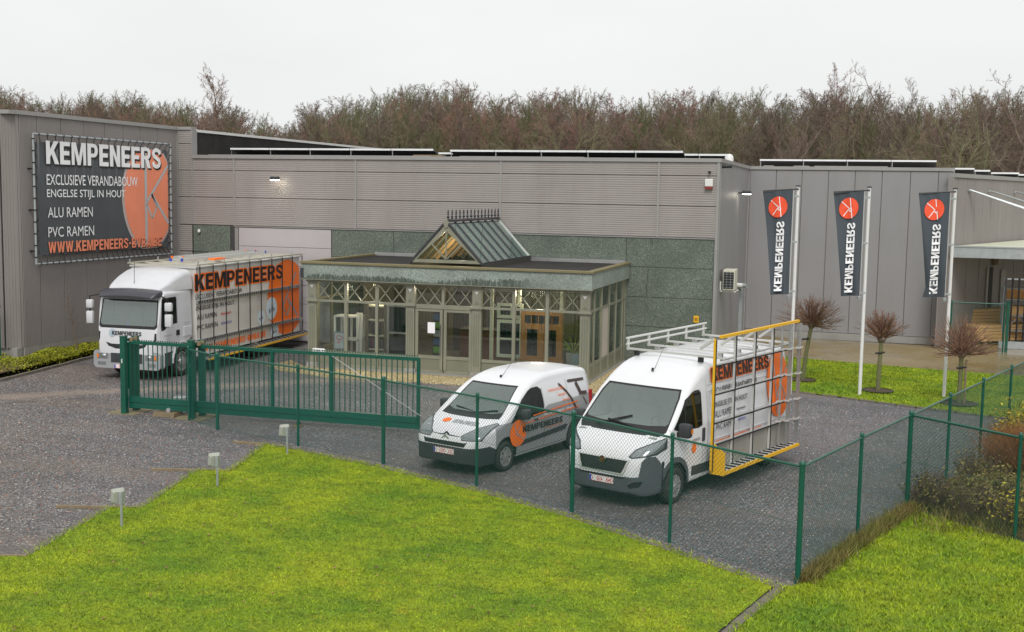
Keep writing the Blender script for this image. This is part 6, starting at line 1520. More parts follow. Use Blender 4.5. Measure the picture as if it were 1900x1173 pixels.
# ladders on the truck roof (own things)
h_ = math.radians(90-177.7)
def truck_pt(f, l, z): return (-20.89+math.cos(h_)*f-math.sin(h_)*l, 30.4+math.sin(h_)*f+math.cos(h_)*l, z)
for i, (l0, f0, f1, z, lab) in enumerate(((-.1, -1.6, -7.3, 3.36, 'long aluminium ladder lying on the left half of the truck roof rack'), (-.65, -2.6, -7.6, 3.37, 'aluminium ladder with orange clamps on the far side of the truck roof rack'))):
    ld = thing('ladder', lab, 'ladder', truck_pt((f0+f1)/2, l0, z), h_)
    Lh = (f0-f1)/2
    for s_ in (-.2, .2): MB().box(-Lh, Lh, s_-.015, s_+.015, 0, .08).build('ladder_stile', M['alu_w'], ld, world=False)
    for k in range(int(2*Lh/.28)): MB().bar((-Lh+.14+k*.28, -.2, .04), (-Lh+.14+k*.28, .2, .04), .03).build('rung', M['alu_w'], ld, world=False)
    for k, x in enumerate((-Lh, Lh)):
        for s_ in (-.2, .2): MB().box(x-.03, x+.03, s_-.03, s_+.03, -.005, .09).build('end_cap', M['blue_print'] if i == 0 else M['orange'], ld, world=False)
o = MB().box(-.35, .35, -.12, .12, 0, .06).build('orange_box', M['orange'], bevel=.01); o.location = truck_pt(-3.0, .55, 3.36); o.rotation_euler = (0, 0, h_); tag(o, 'flat orange box strapped beside the ladders on the truck roof', 'box')
# ------------------------------------------------------------------ roof: solar panels, dome, wall fittings
M['pv'] = mat('panel_backsheet', (.085, .09, .09), .6)
M['frame_w'] = mat('white_frame', (.8, .82, .82), .35)
def solar_row(lab, x0, n, wd, y, z0, z1, dep=.9):
    t_ = thing('solar_panel_row', lab, 'solar panels', (x0, y, z0-.1), group=None)
    for k in range(n):
        a = x0+k*wd; b = MB()
        vs = [(a+.01, y, z1), (a+wd-.01, y, z1), (a+wd-.01, y+dep, z0), (a+.01, y+dep, z0)]
        b.add([(p[0], p[1], p[2]) for p in vs]+[(p[0], p[1], p[2]-.045) for p in vs], [(0, 1, 2, 3), (7, 6, 5, 4), (0, 4, 5, 1), (1, 5, 6, 2), (2, 6, 7, 3), (3, 7, 4, 0)])
        p = b.build('solar_panel', M['pv'], t_)
        MB().box(a+.01, a+wd-.01, y-.022, y-.001, z1-.062, z1+.006).build('panel_frame', M['frame_w'], p)
        MB().bar((a+.05, y+.03, z1-.06), (a+.05, y+.03, z0-.15), .03).bar((a+.05, y+.03, z0-.12), (a+.05, y+dep, z0-.1), .03).build('panel_strut', M['alu'], p)
    return t_
solar_row('tilted solar panel row at the left on the main roof, before the black flank', -24.45, 5, 1.72, 41.0, 6.98, 7.27)
solar_row('tilted solar panel row in the middle and right of the main roof', -15.2, 5, 1.74, 41.0, 6.95, 7.24)
for k, (x0, y) in enumerate(((-16.5, 43.2), (-7.5, 43.2), (-8.3, 45.4), (-9.0, 47.6))):
    solar_row(['short solar panel seen in the gap between the two front rows', 'end of the second solar row, just right of the front row', 'end of the third solar row stepping down behind', 'end of the fourth solar row, farthest back'][k], x0, 2 if k == 0 else 2, 1.2, y, 6.98, 7.22)
solar_row('tilted row of four solar panels on the roof behind the flags', -4.72, 4, 1.75, 50.0, 6.95, 7.26)
for k, (u0, u1, yy_, z) in enumerate(((3.0, 3.86, 52, 7.02), (3.95, 4.6, 53.5, 6.98), (4.75, 5.9, 55, 6.92), (6.0, 8.0, 57, 6.9))):
    solar_row(['solar panel on the angled roof, nearest to the corner', 'second solar panel on the angled roof', 'third solar panel on the angled roof', 'fourth solar panel on the angled roof, cut by the right edge'][k], u0, 1, u1-u0, yy_, z-.2, z)
dm = thing('roof_dome', 'small white dome on the roof corner above the alarm box', 'dome', (-5.05, 42.2, 6.93))
MB().lathe([(.16, 0), (.16, .08), (.15, .16), (.1, .24), (0, .27)], (-5.05, 42.2, 6.93), 'z', 14).build('cover', M['white_trim'], dm, smooth=True)
def flood(x, y, z, dirx, diry, lab, e_):
    t_ = thing('wall_floodlight', lab, 'floodlight', (x, y, z))
    MB().bar((x, y, z), (x+dirx*.25, y+diry*.25, z+.03), .05).build('arm', M['plastic'], t_)
    c = Vector((x+dirx*.32, y+diry*.32, z)); 
    MB().box(c.x-.16, c.x+.16, c.y-.1, c.y+.1, z-.02, z+.1).build('housing', M['plastic'], t_, bevel=.03)
    MB().box(c.x-.14, c.x+.14, c.y-.09, c.y+.09, z-.05, z-.021).build('lit_lens', emit_mat('lit_lens', (1, .95, .82), 12), t_)
    l = bpy.data.lights.new('floodlight_lamp', 'POINT'); l.energy = e_; l.color = (1, .85, .6); l.shadow_soft_size = .08
    lo = bpy.data.objects.new('floodlight_lamp', l); lo.location = (c.x, c.y, z-.12); col.objects.link(lo)
flood(-21.2, 38.97, 6.05, 0, -1, 'lit floodlight on the ribbed wall above the roller door', 1.0)
flood(-4.94, 44.5, 5.82, 1, 0, 'lit lamp high on the smooth flank wall near the inner corner', 1.2)
al = thing('alarm_box', 'white alarm box with a red lower edge, high on the ribbed wall', 'alarm', (-5.3, 38.9, 5.95))
MB().box(-5.42, -5.16, 38.87, 38.985, 6.0, 6.25).build('housing', M['white_trim'], al, bevel=.02); MB().box(-5.415, -5.165, 38.875, 38.985, 5.92, 5.999).build('strobe', mat('dark_red_lens', (.25, .03, .02), .3), al)
tag(MB().lathe([(0, -.05), (.045, -.05), (.045, .05), (0, .05)], (-5.28, 38.9, 6.47), 'y', 10).build('wall_sensor', M['black']), 'tiny black sensor on the wall above the white alarm box', 'sensor')
tag(MB().tube([(-4.95, 39.35, 6.68), (-4.6, 39.35, 6.7)], .07, 10).build('overflow_pipe', M['plastic'], smooth=True), 'short dark overflow pipe just below the roof corner', 'pipe')
sp = thing('wall_camera', 'small white dome camera beside the roller door under the ribbed cladding', 'camera', (-24.6, 38.95, 4.05))
MB().lathe([(0, 0), (.05, 0), (.06, .05), (.03, .12), (0, .12)], (-24.6, 38.93, 4.0), 'z', 10).build('housing', M['white_trim'], sp, smooth=True); MB().box(-24.62, -24.58, 38.93, 39.0, 4.06, 4.12).build('bracket', M['white_trim'], sp)
yb = thing('yellow_box', 'small yellow box on the green concrete wall beside the rear van rack', 'box', (-5.57, 38.98, 1.5))
MB().box(-5.66, -5.48, 38.94, 38.99, 1.45, 1.68).build('housing', M['yellow'], yb, bevel=.01); MB().box(-5.62, -5.52, 38.93, 38.939, 1.52, 1.62).build('label_plate', mat('ochre', (.4, .2, .02), .5), yb)
ac = thing('air_conditioner', 'white air conditioner unit on brackets on the grey flank wall', 'air conditioner', (-4.7, 40.3, 2.4))
MB().box(-4.85, -4.45, 39.95, 40.8, 2.5, 3.2).build('casing', mat('yellowed_white', (.62, .6, .5), .4), ac, bevel=.02)
MB().box(-4.82, -4.48, 39.93, 39.949, 2.56, 3.12).build('grille', M['black'], ac)
for k in range(6): MB().box(-4.82, -4.48, 39.92, 39.929, 2.6+k*.09, 2.61+k*.09).build('grille_bar', M['galv'], ac)
for k in range(2): MB().box(-4.72+k*.13, -4.71+k*.13, 39.919, 39.928, 2.56, 3.12).build('grille_bar', M['galv'], ac)
for y in (40.05, 40.7): MB().bar((-4.94, y, 2.46), (-4.4, y, 2.46), .04).bar((-4.93, y, 2.46), (-4.93, y, 2.8), .04).build('bracket', M['white_trim'], ac)
pc = thing('camera_post', 'white camera on a grey post in front of the flank wall', 'camera', (-4.55, 43.2, 0))
MB().box(-4.62, -4.5, 43.15, 43.27, 0, 2.3).build('post', M['galv'], pc); MB().bar((-4.56, 43.2, 2.3), (-4.62, 43.0, 2.42), .1).build('bracket', M['galv'], pc)
cam_ = MB().tube([(-4.95, 42.9, 2.48), (-4.45, 42.75, 2.47)], .09, 10).build('camera_housing', M['white_trim'], pc, smooth=True); MB().tube([(-4.45, 42.75, 2.47), (-4.33, 42.71, 2.465)], .08, 10).build('camera_lens', M['galv'], pc)

# far right yard: bar gate, lumber, rack with crates
bg_ = thing('bar_gate', 'far sliding gate of thick dark bars in front of the canopy yard', 'gate', (6, 48.4, 0))
for k in range(12): MB().tube([(4.95+k*.235, 48.3, .15), (4.95+k*.235, 48.3, 2.75)], .035, 8).build('gate_bar', M['black'] if k else M['plastic'], bg_, smooth=True)
MB().box(4.9, 7.6, 48.33, 48.36, 2.68, 2.74).build('top_rail', M['galv'], bg_); MB().box(4.8, 7.6, 48.25, 48.4, .02, .3).build('base_rail', M['galv'], bg_)
gp_ = thing('gate_post', 'green gate post between the short wire fence and the far bar gate', 'gate post', (4.95, 47.3, 0)); MB().box(4.92, 5.02, 47.2, 47.3, 0, 1.9).build('post', G, gp_); MB().box(4.9, 5.04, 47.18, 47.32, 1.901, 1.93).build('post_cap', G, gp_)
lm = M['lumber']
for si, (x, y, L, lab) in enumerate(((4.0, 51.2, 4.2, 'tall stack of fresh pale planks under the canopy behind the wire fence'), (4.9, 50.6, 3.0, 'lower stack of planks beside the tall plank stack'))):
    t_ = thing('plank_stack', lab, 'lumber', (x, y, 0), math.radians(90-50))
    n_ = 9 if si == 0 else 5
    for k in range(n_):
        MB().box(-L/2+random.uniform(0, .1), L/2+random.uniform(0, .2), -.5+k*.02, .5-k*.03, .1+k*.13, .1+k*.13+.115).build('plank', lm, t_, world=False)
    for x_ in (-1, 1): MB().box(x_-.05, x_+.05, -.5, .5, 0, .099).build('bearer', M['timber'], t_, world=False)
rk = thing('storage_rack', 'galvanised rack with brown crates behind the far bar gate', 'rack', (6.2, 50.5, 0))
for x in (5.1, 7.4):
    for y in (50.2, 51.0): MB().box(x-.03, x+.03, y-.03, y+.03, 0, 2.3).build('upright', M['galv'], rk)
for z in (.5, 1.1, 1.75, 2.2): MB().box(5.13, 7.37, 50.2, 51.0, z, z+.04).build('rack_shelf', M['galv'], rk)
MB().bar((5.15, 50.17, .55), (6.3, 50.17, 1.7), .03).build('diagonal_brace', M['galv'], rk)
for (x0, x1, z0, z1, l_) in ((5.2, 6.2, 1.8, 2.18, 'brown crate on the upper shelf of the far rack, left'), (6.3, 7.1, 1.8, 2.1, 'brown crate on the upper shelf of the far rack, right'), (5.3, 6.1, 1.15, 1.5, 'pale wooden crate on the middle shelf of the far rack')):
    t_ = thing('crate', l_, 'crate', ((x0+x1)/2, 50.6, z0))
    MB().box(x0, x1, 50.3, 50.9, z0, z1-.05).build('crate_body', M['wood'] if 'brown' in l_ else lm, t_); MB().box(x0-.02, x1+.02, 50.28, 50.92, z1-.049, z1).build('crate_rim', lm, t_)

# ------------------------------------------------------------------ plants
def scatter_quads(C, s0, s1, name, m, parent=None, flat=.6):
    n = len(C); s = rng.uniform(s0, s1, n)[:, None]; a = rng.normal(size=(n, 3)); a[:, 2] *= flat; a /= np.linalg.norm(a, axis=1)[:, None]
    b = rng.normal(size=(n, 3)); b -= (b*a).sum(1)[:, None]*a; b /= np.linalg.norm(b, axis=1)[:, None]
    V = np.stack([C-a*s, C+b*s*.45, C+a*s, C-b*s*.45], 1).reshape(-1, 3); F = np.arange(4*n).reshape(n, 4)
    return obj(name, np_mesh(name, V, F), m, parent)
hg = thing('hedge', 'low clipped yellow green hedge strip along the foot of the left hall', 'hedge', (-25, 31, 0))
n = 46000; t_ = rng.uniform(0, 1, n); y = 24+t_*13.5; xr = -24.0+(y-24)*-.085; xl = np.where(y > 29.9, -25.5, -27.6-(29.9-y)*.4)
u = rng.uniform(0, 1, n); x = xl+(xr-.03-xl)*u; hm = .32+.04*np.sin(y*3.1+x*4)+.05*np.sin(x*7+y*1.3)+rng.normal(0, .02, n)
edge_ = np.minimum(1, (xr-x)/.22); z = hm*(.35+.65*np.sqrt(np.clip(edge_, 0, 1)))*np.where(rng.uniform(0, 1, n) < .8, 1, rng.uniform(.3, 1, n))
C = np.c_[x-hg.location.x, y-hg.location.y, z]
scatter_quads(C, .02, .045, 'foliage', M['leafy'], hg); hg.children[0]['kind'] = 'stuff'
b = MB(); b.face([(-29.9, 24, .12), (-24.1, 24, .12), (-24.6, 29.9, .15), (-27.6, 29.9, .15)]).face([(-25.5, 29.9, .2), (-24.65, 29.9, .2), (-25.2, 37.5, .2), (-25.5, 37.5, .2)]); b.build('branches', M['twig_b'], hg, fix=False)
# bare tree generator
def grow(spec, seed):
    """returns two segment lists (wood, twigs): (p, q, r0, r1)"""
    R_ = random.Random(seed); wood, twig = [], []
    def branch(p, d, L, r, lev):
        n = spec['seg'][lev]; pts = [p]; dirs = [d]; rr_ = [r]
        for i in range(n):
            d = (d+Vector((R_.gauss(0, 1), R_.gauss(0, 1), R_.gauss(0, 1)))*spec['wob'][lev]+Vector((0, 0, spec['up'][lev]))).normalized()
            q = pts[-1]+d*(L/n); r2 = r*(1-(i+1)/n*(1-spec['taper'][lev])); (wood if lev < spec['split'] else twig).append((pts[-1], q, rr_[-1], r2))
            pts.append(q); dirs.append(d); rr_.append(r2)
        if lev+1 < len(spec['n']):
            m_ = spec['n'][lev+1]
            for k in range(m_):
                t = spec['st'][lev]+(1-spec['st'][lev])*(k+R_.random())/m_; f = t*n; i = min(int(f), n-1); pp = pts[i].lerp(pts[i+1], f-i)
                dd = dirs[i+1]; ax = Vector((R_.gauss(0, 1), R_.gauss(0, 1), R_.gauss(0, 1))).cross(dd).normalized(); an = spec['ang'][lev+1]*R_.uniform(.7, 1.3)
                nd = (dd*math.cos(an)+ax*math.sin(an)).normalized(); sh = spec['shape'](t) if lev == 0 else (1-.5*t)
                branch(pp, nd, L*spec['len'][lev+1]*sh*R_.uniform(.75, 1.25), max(rr_[i]*spec['rad'][lev+1], spec['rmin']), lev+1)
    branch(Vector((0, 0, 0)), Vector((0, 0, 1)), spec['h'], spec['r'], 0); return wood, twig
def seg_mesh(name, S, k=3):
    P = np.array([s[0] for s in S]); Q = np.array([s[1] for s in S]); r0 = np.array([s[2] for s in S])[:, None]; r1 = np.array([s[3] for s in S])[:, None]
    d = Q-P; d /= np.linalg.norm(d, axis=1)[:, None]+1e-9; u = np.where(np.abs(d[:, 2:3]) < .9, np.array([[0, 0, 1.]]), np.array([[1., 0, 0]])); a = np.cross(d, u); a /= np.linalg.norm(a, axis=1)[:, None]; b = np.cross(d, a)
    V = [];
    for base, r in ((P, r0), (Q, r1)):
        for i in range(k): V.append(base+(a*math.cos(2*PI*i/k)+b*math.sin(2*PI*i/k))*r)
    V = np.stack(V, 1).reshape(-1, 3); n = len(S); f = np.array([(i, (i+1) % k, k+(i+1) % k, k+i) for i in range(k)])
    return np_mesh(name, V, (f[None]+2*k*np.arange(n)[:, None, None]).reshape(-1, 4))
alder = dict(h=12, r=.13, seg=[12, 4, 3, 2], wob=[.03, .13, .2, .25], up=[.05, .07, .05, .03], taper=[.15, .2, .3, .4], n=[1, 62, 12, 9], st=[.25, .1, .1], ang=[0, 1.0, .75, .8], len=[1, .22, .36, .5], rad=[1, .35, .5, .6], rmin=.0085, split=1, shape=lambda t: 1.1-.62*t)
birch = dict(alder, h=13, up=[.05, .12, .1, .08], n=[1, 54, 11, 9], ang=[0, .65, .6, .6], len=[1, .3, .32, .45], shape=lambda t: 1.1-.75*t)
oak = dict(h=10, r=.26, seg=[6, 6, 5, 3, 2], wob=[.06, .14, .18, .2, .25], up=[.05, .08, .06, .05, .03], taper=[.4, .25, .3, .35, .4], n=[1, 14, 10, 8, 7], st=[.22, .2, .2, .15], ang=[0, .8, .7, .7, .7], len=[1, .68, .42, .42, .45], rad=[1, .5, .5, .5, .6], rmin=.0085, split=2, shape=lambda t: 1.05-.3*t)
bushy = dict(alder, h=9.5, r=.09, n=[1, 38, 10, 9], up=[.05, .2, .15, .1], ang=[0, .5, .5, .5], st=[.02, .1, .1], len=[1, .5, .3, .4], shape=lambda t: 1.2-.8*t)
def bark(name, c, v=.25): return mat(name, c, .9, 0, v, 2, tuple(x*.5 for x in c), .4, (1, 1, .4))
M['bark'] = bark('grey_bark', (.17, .13, .10)); M['bark_g'] = bark('mossy_bark', (.15, .15, .07))
TW_ = [mat('reddish_twigs', (.28, .168, .14), .9, 0, .25, .6), mat('brown_twigs', (.265, .185, .14), .9, 0, .25, .6), mat('olive_twigs', (.22, .19, .115), .9, 0, .25, .6), mat('dark_twigs', (.19, .14, .11), .9, 0, .2, .6), mat('rust_twigs', (.3, .18, .13), .9, 0, .25, .6)]  # twigs lightened: the distance haze of the wood is put into their colour
kinds = []
for i, (sp_, seed, bk, tw) in enumerate(((alder, 1, 'bark', 0), (alder, 2, 'bark', 0), (birch, 3, 'bark', 1), (oak, 4, 'bark_g', 2), (oak, 5, 'bark', 3), (bushy, 6, 'bark_g', 4), (alder, 7, 'bark_g', 1))):
    wd_, tg = grow(sp_, seed); kinds.append((seg_mesh('trunk', wd_, 5), seg_mesh('crown', tg, 3), bk, tw, max(q.z for _, q, _, _ in tg)))
def tree(k, x, y, H_, lab, group='bare trees of the wood behind the halls', tw=None, wide=1.0, z=0):
    tm, cm, bk, t0, h0 = kinds[k]; t_ = thing('bare_tree', lab, 'tree', (x, y, z), random.uniform(0, 6.28), group); s_ = H_/h0
    t_.scale = (s_*wide, s_*wide, s_)
    for nm, me, m in (('trunk', tm, M[bk]), ('crown', cm, TW_[t0 if tw is None else tw])):
        o = bpy.data.objects.new(nm, me); col.objects.link(o); o.parent = t_
        if not me.materials: me.materials.append(m)
        o.material_slots[0].link = 'OBJECT'; o.material_slots[0].material = m
    return t_
def ux(u, y): # world x of a picture column at a given depth, near the skyline
    a = math.atan((u-950)/2157.6)+math.radians(-17.185); return y*math.tan(a)
sky_h = [(-100, 13.6), (0, 13.6), (60, 13.3), (90, 12.2), (180, 13.6), (260, 12.9), (330, 12.5), (400, 12.4), (500, 11.2), (540, 10.8), (580, 12.2), (660, 12.7), (760, 13.4), (850, 13.4), (930, 12.6), (1000, 12.9), (1080, 13.0), (1150, 12.3), (1230, 12.7), (1350, 13.0), (1450, 12.4), (1530, 12.9), (1600, 12.7), (1700, 12.0), (1760, 12.5), (1850, 12.8), (2000, 12.6)]
def skyh(u):
    return float(np.interp(u, [p[0] for p in sky_h], [p[1] for p in sky_h]))
names_ = ['reddish bare alder', 'twiggy bare alder', 'slender upright bare tree', 'spreading mossy bare tree', 'dark spreading bare tree', 'bushy rust bare tree', 'mossy bare alder']
marks = [(90, "above the banner's left half"), (200, "above the banner's middle"), (330, "above the banner's right end"), (430, 'above the black roof flank'), (560, 'above the wall floodlight'), (690, 'over the left solar row'), (800, 'over the end of the left solar row'), (900, 'above the glass lantern'), (1000, 'right of the glass lantern'), (1110, 'over the middle solar row'), (1230, 'over the right end of the solar row'), (1340, 'above the alarm box'), (1440, 'above the left flag'), (1560, 'left of the middle flag'), (1650, 'right of the middle flag'), (1750, 'above the right flag'), (1830, 'above the canopy rods'), (9999, 'at the right picture edge')]
side_ = lambda u: next(m for a, m in marks if u < a)
hero = [(4, 1660, 82, 15.3, 'tallest rounded bare tree on the skyline, above the hall with the flags', 1.0), (2, 415, 78, 14.9, 'tall lone bare tree standing out above the left skyline', 1.3), (4, 1850, 74, 13.9, 'large dark spreading bare tree at the right edge', 1.15),
        (4, 1420, 72, 11.6, 'dark forked bare tree in front of the wood near the roof step', 1.1), (0, 1535, 84, 15.0, 'slim dark tree with a small flat top on the right skyline', .7), (3, 1040, 72, 12.2, 'olive spreading tree over the middle of the main roof', 1.1), (3, 1760, 70, 11.6, 'mossy tree with crooked limbs left of the right edge tree', 1.1)]
for k, u, y, H_, lab, wd_ in hero: tree(k, ux(u, y), y, H_, lab, None, wide=wd_)
R8 = random.Random(11); tlist = []
for row, (y0_, du, dz) in enumerate(((84, 36, .0), (79, 46, -.9))):
    u = -90
    while u < 1990:
        y = y0_+R8.uniform(-2, 2); uu = u+R8.uniform(-12, 12); k = R8.choice([0, 0, 1, 1, 2, 6, 6, 3, 5] if row == 0 else [0, 1, 5, 5, 3, 6, 2, 4])
        H_ = (skyh(uu)*(y/80) - 5.67*(y/80-1) + dz)*R8.uniform(.93, 1.03)
        tw = None if uu < 1300 else R8.choice([1, 2, 3, 3, 1])
        o_ = tree(k, ux(uu, y), y, H_, 'x', tw=tw, wide=R8.uniform(.85, 1.15)); tlist.append((names_[k]+(' behind, ' if row == 0 else ' in front, ')+side_(uu), uu, o_)); u += du
for lb_ in sorted({t[0] for t in tlist}):
    same = sorted([t for t in tlist if t[0] == lb_], key=lambda t: t[1]); pre = {1: [''], 2: ['left ', 'right '], 3: ['left ', 'middle ', 'right ']}.get(len(same), ['']*len(same))
    for q_, t in zip(pre, same): t[2]['label'] = q_+lb_
# the mass of the wood behind and between them
def woodland():
    pts = []; kk = []; ss = []; rz_ = []
    for y0_ in (76, 81.5, 86.5, 89, 92, 95, 98, 102, 106, 110, 115, 120):
        x = -118
        while x < 34:
            y = y0_+R8.uniform(-1.2, 1.2); u = 950+2157.6*math.tan(math.atan2(x, y)+math.radians(17.185))
            h = (skyh(max(-100, min(2000, u)))*(y/80)-5.67*(y/80-1))*R8.uniform(.86, 1.03)*(.88 if y0_ < 80 else 1)
            pts.append((x, y, 0)); kk.append(R8.choice([0, 1, 2, 5, 5, 6, 3])); ss.append(h); rz_.append(R8.uniform(0, 6.28)); x += R8.uniform(1.5, 3.2)
    return pts, kk, ss, rz_
pts, kk, ss, rz_ = woodland()
src = []
for i, (tm, cm, bk, t0, h0) in enumerate(kinds):
    bm = bmesh.new(); bm.from_mesh(tm); n0 = len(bm.faces); bm.from_mesh(cm); me = bpy.data.meshes.new('wood_tree')
    for j, f in enumerate(bm.faces): f.material_index = 0 if j < n0 else 1
    bm.to_mesh(me); bm.free(); me.materials.clear(); me.materials.append(M[bk]); me.materials.append(TW_[t0]); src.append(bpy.data.objects.new('wood_tree_%s' % 'abcdefg'[i], me))
me = bpy.data.meshes.new('woodland'); me.from_pydata(pts, [], [])
for nm, ty, va in (('kind_index', 'INT', kk), ('tree_scale', 'FLOAT', [h/kinds[k][4] for h, k in zip(ss, kk)]), ('turn', 'FLOAT', rz_)):
    a = me.attributes.new(nm, ty, 'POINT'); a.data.foreach_set('value', va)
wl = obj('woodland', me); tag(wl, 'far brown mass of bare woodland behind the halls', 'woodland', kind='stuff')
ng = bpy.data.node_groups.new('woodland', 'GeometryNodeTree'); ng.interface.new_socket('Geometry', in_out='INPUT', socket_type='NodeSocketGeometry'); ng.interface.new_socket('Geometry', in_out='OUTPUT', socket_type='NodeSocketGeometry')
gi = ng.nodes.new('NodeGroupInput'); go = ng.nodes.new('NodeGroupOutput'); jn = ng.nodes.new('GeometryNodeJoinGeometry')
def named(nm, ty):
    n_ = ng.nodes.new('GeometryNodeInputNamedAttribute'); n_.data_type = ty; n_.inputs[0].default_value = nm; return n_.outputs[0]
for i, o in enumerate(src):
    oi = ng.nodes.new('GeometryNodeObjectInfo'); oi.inputs[0].default_value = o; oi.inputs['As Instance'].default_value = True
    ip = ng.nodes.new('GeometryNodeInstanceOnPoints'); cp = ng.nodes.new('FunctionNodeCompare'); cp.data_type = 'INT'; cp.operation = 'EQUAL'
    ng.links.new(named('kind_index', 'INT'), cp.inputs[2]); cp.inputs[3].default_value = i
    ng.links.new(cp.outputs[0], ip.inputs['Selection']); ng.links.new(gi.outputs[0], ip.inputs['Points']); ng.links.new(oi.outputs['Geometry'], ip.inputs['Instance'])
    cx_ = ng.nodes.new('ShaderNodeCombineXYZ'); ng.links.new(named('turn', 'FLOAT'), cx_.inputs[2]); ng.links.new(cx_.outputs[0], ip.inputs['Rotation'])
    ng.links.new(named('tree_scale', 'FLOAT'), ip.inputs['Scale']); ng.links.new(ip.outputs[0], jn.inputs[0])
ng.links.new(jn.outputs[0], go.inputs[0]); md = wl.modifiers.new('woodland', 'NODES'); md.node_group = ng

# pollarded trees on the rear lawn
soil = mat('tree_pit_soil', (.06, .045, .03), .95, 0, .3, 6)
M['pollard'] = blade_mat('pollard_twig', (.22, .12, .085), (.28, .16, .1), (.16, .09, .06), 3)
for i, (x, y, zt, rad, lean, lab) in enumerate(((-1.91, 36.85, 1.75, .95, .25, 'left pollarded tree with a round head of bare twigs, beside the van rack'), (.32, 35.66, 1.55, .8, .05, 'middle pollarded tree with an upright head of bare twigs'), (2.48, 34.27, 1.4, 1.0, .0, 'right pollarded tree with a wide low head of bare twigs and a stake'))):
    t_ = thing('pollarded_tree', lab, 'tree', (x, y, 0)); cx_ = x+lean*.8
    MB().tube([(x, y, 0), (x+lean*.3, y, zt*.5), (cx_, y, zt)], .07, 10, r2=.06).build('trunk', M['bark_g'], t_, smooth=True)
    MB().lathe([(0, -.12), (.09, -.05), (.13, .03), (.1, .12), (0, .16)], (cx_, y, zt), 'z', 10).build('knob', M['bark'], t_, smooth=True)
    S_ = []; rr_ = random.Random(20+i)
    for k in range(190):
        a = rr_.uniform(0, 2*PI); el = rr_.uniform(.0 if i == 2 else .15, 1.45) if rr_.random() < .8 else rr_.uniform(-.2, .5); d_ = Vector((math.cos(a)*math.cos(el), math.sin(a)*math.cos(el), math.sin(el)))
        if i == 1: d_ = (d_+Vector((0, 0, .4))).normalized()
        p = Vector((cx_-x, 0, zt+.03))+d_*.06; L = rad*rr_.uniform(.65, 1.12)*(1 if i != 0 else (.75+.35*math.cos(el))); n_ = 4; r = rr_.uniform(.012, .018)
        for j in range(n_):
            d_ = (d_+Vector((rr_.gauss(0, .16), rr_.gauss(0, .16), rr_.gauss(.05, .1)))).normalized(); q = p+d_*(L/n_); S_.append((p, q, r, r*.75)); 
            if j in (1, 2) and rr_.random() < .8:
                d2 = (d_+Vector((rr_.gauss(0, .5), rr_.gauss(0, .5), rr_.gauss(.15, .4)))).normalized(); S_.append((q, q+d2*L*.3, r*.7, r*.3))
            p = q; r *= .75
    cr_ = obj('twigs', seg_mesh('twigs', S_, 3), M['pollard'], t_); tag(cr_, kind='stuff')
    if i != 1: 
        st = MB().tube([(x+(-.16 if i == 0 else .13), y-.05, 0), (x+(-.16 if i == 0 else .13), y-.05, zt*(.95 if i == 0 else .92))], .035, 8).build('stake', M['timber'], t_, smooth=True)
    MB().tube([(x-.12, y-.06, zt*.75), (x+.15, y-.06, zt*.78)], .03, 6).build('strap', M['black'], t_)
    tag(MB().lathe([(0, 0), (.42+.05*i, 0), (.4, .012)], (x, y, .07), 'z', 16).build('tree_pit', soil), kind='structure')
# young tree by the truck
wd_, tg = grow(dict(alder, h=2.6, r=.035, n=[1, 26, 3, 1], st=[.35, .2, .2], len=[1, .11, .4, .4], rmin=.004, split=1), 33)
yt = thing('young_tree', 'thin young bare tree in the hedge left of the truck', 'tree', (-25.0, 32.2, 0)); obj('trunk', seg_mesh('trunk', wd_, 5), M['bark'], yt); obj('crown', seg_mesh('crown', tg), M['twig_b'], yt)
# shrubs on the right
def twig_shrub(x, y, r, h, n, lab, m, cat='shrub', leaf=0, lm=None, name='shrub'):
    t_ = thing(name, lab, cat, (x, y, 0)); S_ = []
    for k in range(n):
        a = random.uniform(0, 2*PI); o_ = random.uniform(0, r*.8); p = Vector((math.cos(a)*o_, math.sin(a)*o_, 0)); d_ = Vector((math.cos(a)*.4*o_/r, math.sin(a)*.4*o_/r, 1)).normalized(); L = h*random.uniform(.5, 1.15); rad = random.uniform(.004, .009)
        for j in range(3):
            d_ = (d_+Vector((random.gauss(0, .25), random.gauss(0, .25), 0))).normalized(); q = p+d_*L/3; S_.append((p, q, rad, rad*.7)); d2 = (d_+Vector((random.gauss(0, .7), random.gauss(0, .7), .1))).normalized()
            S_.append((q, q+d2*L*.25, rad*.6, rad*.3)); p = q; rad *= .7
    tag(obj('stems', seg_mesh('stems', S_), m, t_), kind='stuff')
    if leaf:
        P = np.array([s[1] for s in S_]); P = P[rng.integers(0, len(P), leaf)]+rng.normal(0, .04, (leaf, 3)); P[:, 2] = np.abs(P[:, 2]); tag(scatter_quads(P, .02, .05, 'leaves', lm, t_), kind='stuff')
    return t_
sh = M['shrubleaf']; yl = blade_mat('yellow_leaf', (.32, .3, .02), (.45, .36, .03), (.2, .22, .02), 3)
twig_shrub(1.25, 22.6, .55, .6, 260, 'bare brown twiggy shrub at the fence junction on the right', M['twig_b'], leaf=500, lm=sh)
twig_shrub(2.0, 22.2, .7, .5, 320, 'dark twiggy shrub left of the last side fence post', M['twig_b'], leaf=600, lm=sh)
twig_shrub(2.75, 21.7, .7, .5, 300, 'low mixed shrub with yellow leaves behind the last side fence post', M['twig_b'], leaf=900, lm=yl)
twig_shrub(3.4, 22.8, .7, .55, 300, 'dense brown green shrub cut by the right edge', M['twig_b'], leaf=1100, lm=sh)
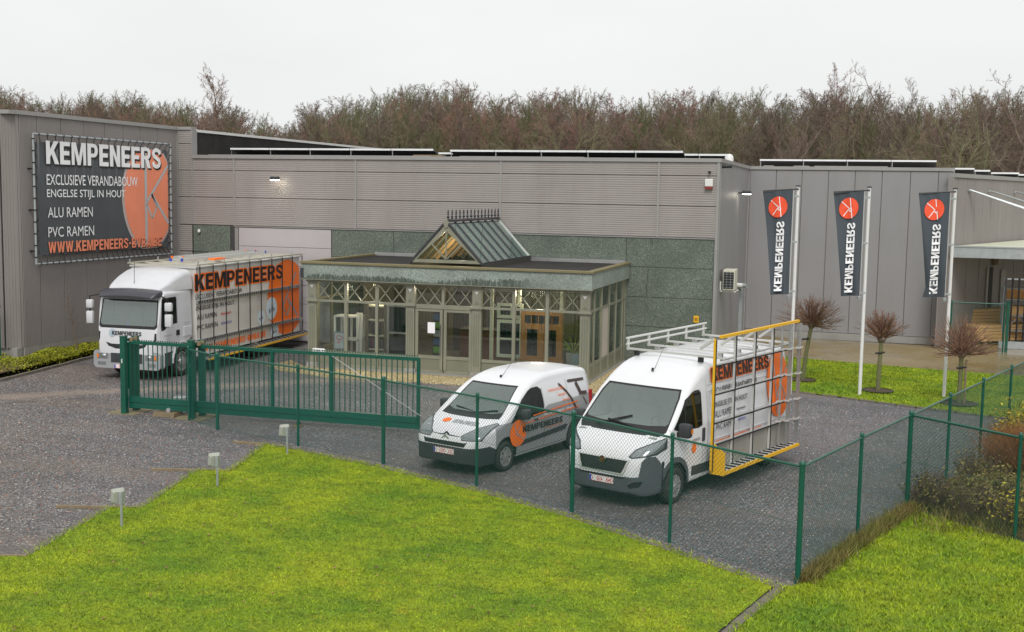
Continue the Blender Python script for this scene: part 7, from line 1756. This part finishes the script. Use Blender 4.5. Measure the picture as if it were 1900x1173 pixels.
twig_shrub(2.45, 23.7, .8, .45, 260, 'green and brown ground shrub in the middle of the bed', M['twig_b'], leaf=1800, lm=sh)
twig_shrub(3.1, 26.0, .62, .85, 2200, 'rounded clump of rust red ornamental grass behind the fence', M['redg'], 'ornamental grass', name='ornamental_grass')
twig_shrub(3.55, 28.3, .8, .9, 200, 'shrub full of yellow green leaves behind the rust red grass', M['twig_b'], leaf=2600, lm=yl)
twig_shrub(4.2, 26.3, .7, .95, 200, 'leafy yellow green shrub right of the rust red grass', M['twig_b'], leaf=2400, lm=yl)
twig_shrub(4.4, 30.4, .8, .8, 200, 'leafy yellow shrub at the rear of the bed by the fence', M['twig_b'], leaf=2200, lm=yl)
twig_shrub(2.2, 25.2, .5, .5, 200, 'sparse brown shrub between the fence and the rust red grass', M['twig_b'], leaf=300, lm=sh)
twig_shrub(1.35, 23.9, .15, 1.1, 6, 'single thin bare stem behind the fence junction', M['twig_b'])
V, F = blades(scatter([(1.0, 22.3), (2.6, 20.9), (4.6, 19.2), (6, 30), (4.6, 31.8), (3.3, 29)], 60000), 0, .03, .16, .02, .9)
tag(obj('ground_cover', np_mesh('ground_cover', V, F), blade_mat('bed_cover', (.13, .17, .025), (.22, .14, .06), (.3, .27, .04), 1.2)), 'low weeds and dead leaves covering the planting bed', 'ground cover', kind='stuff')
P = []
for (x1, y1), (x2, y2) in zip(FR[:3], FR[1:3]):
    for k in range(2600):
        t = random.random(); P.append((x1+(x2-x1)*t+random.gauss(.1, .08), y1+(y2-y1)*t+random.gauss(-.02, .06)))
for k in range(700): P.append((.9+random.random()*1.6, 22.1-random.random()*1.45+random.gauss(0, .1)))
V, F = blades(np.array(P), .02, .05, .26, .018, .45)
tag(obj('long_grass', np_mesh('long_grass', V, F), M['dryg']), 'uncut dry and green grass tufts along the foot of the right fence', 'grass', kind='stuff')
twig_shrub(-6.0, 38.2, .45, .75, 60, 'small green evergreen shrub against the green wall behind the van roof', M['twig_b'], leaf=1500, lm=blade_mat('evergreen_leaf', (.05, .11, .02), (.1, .18, .02), (.03, .07, .02), 3))
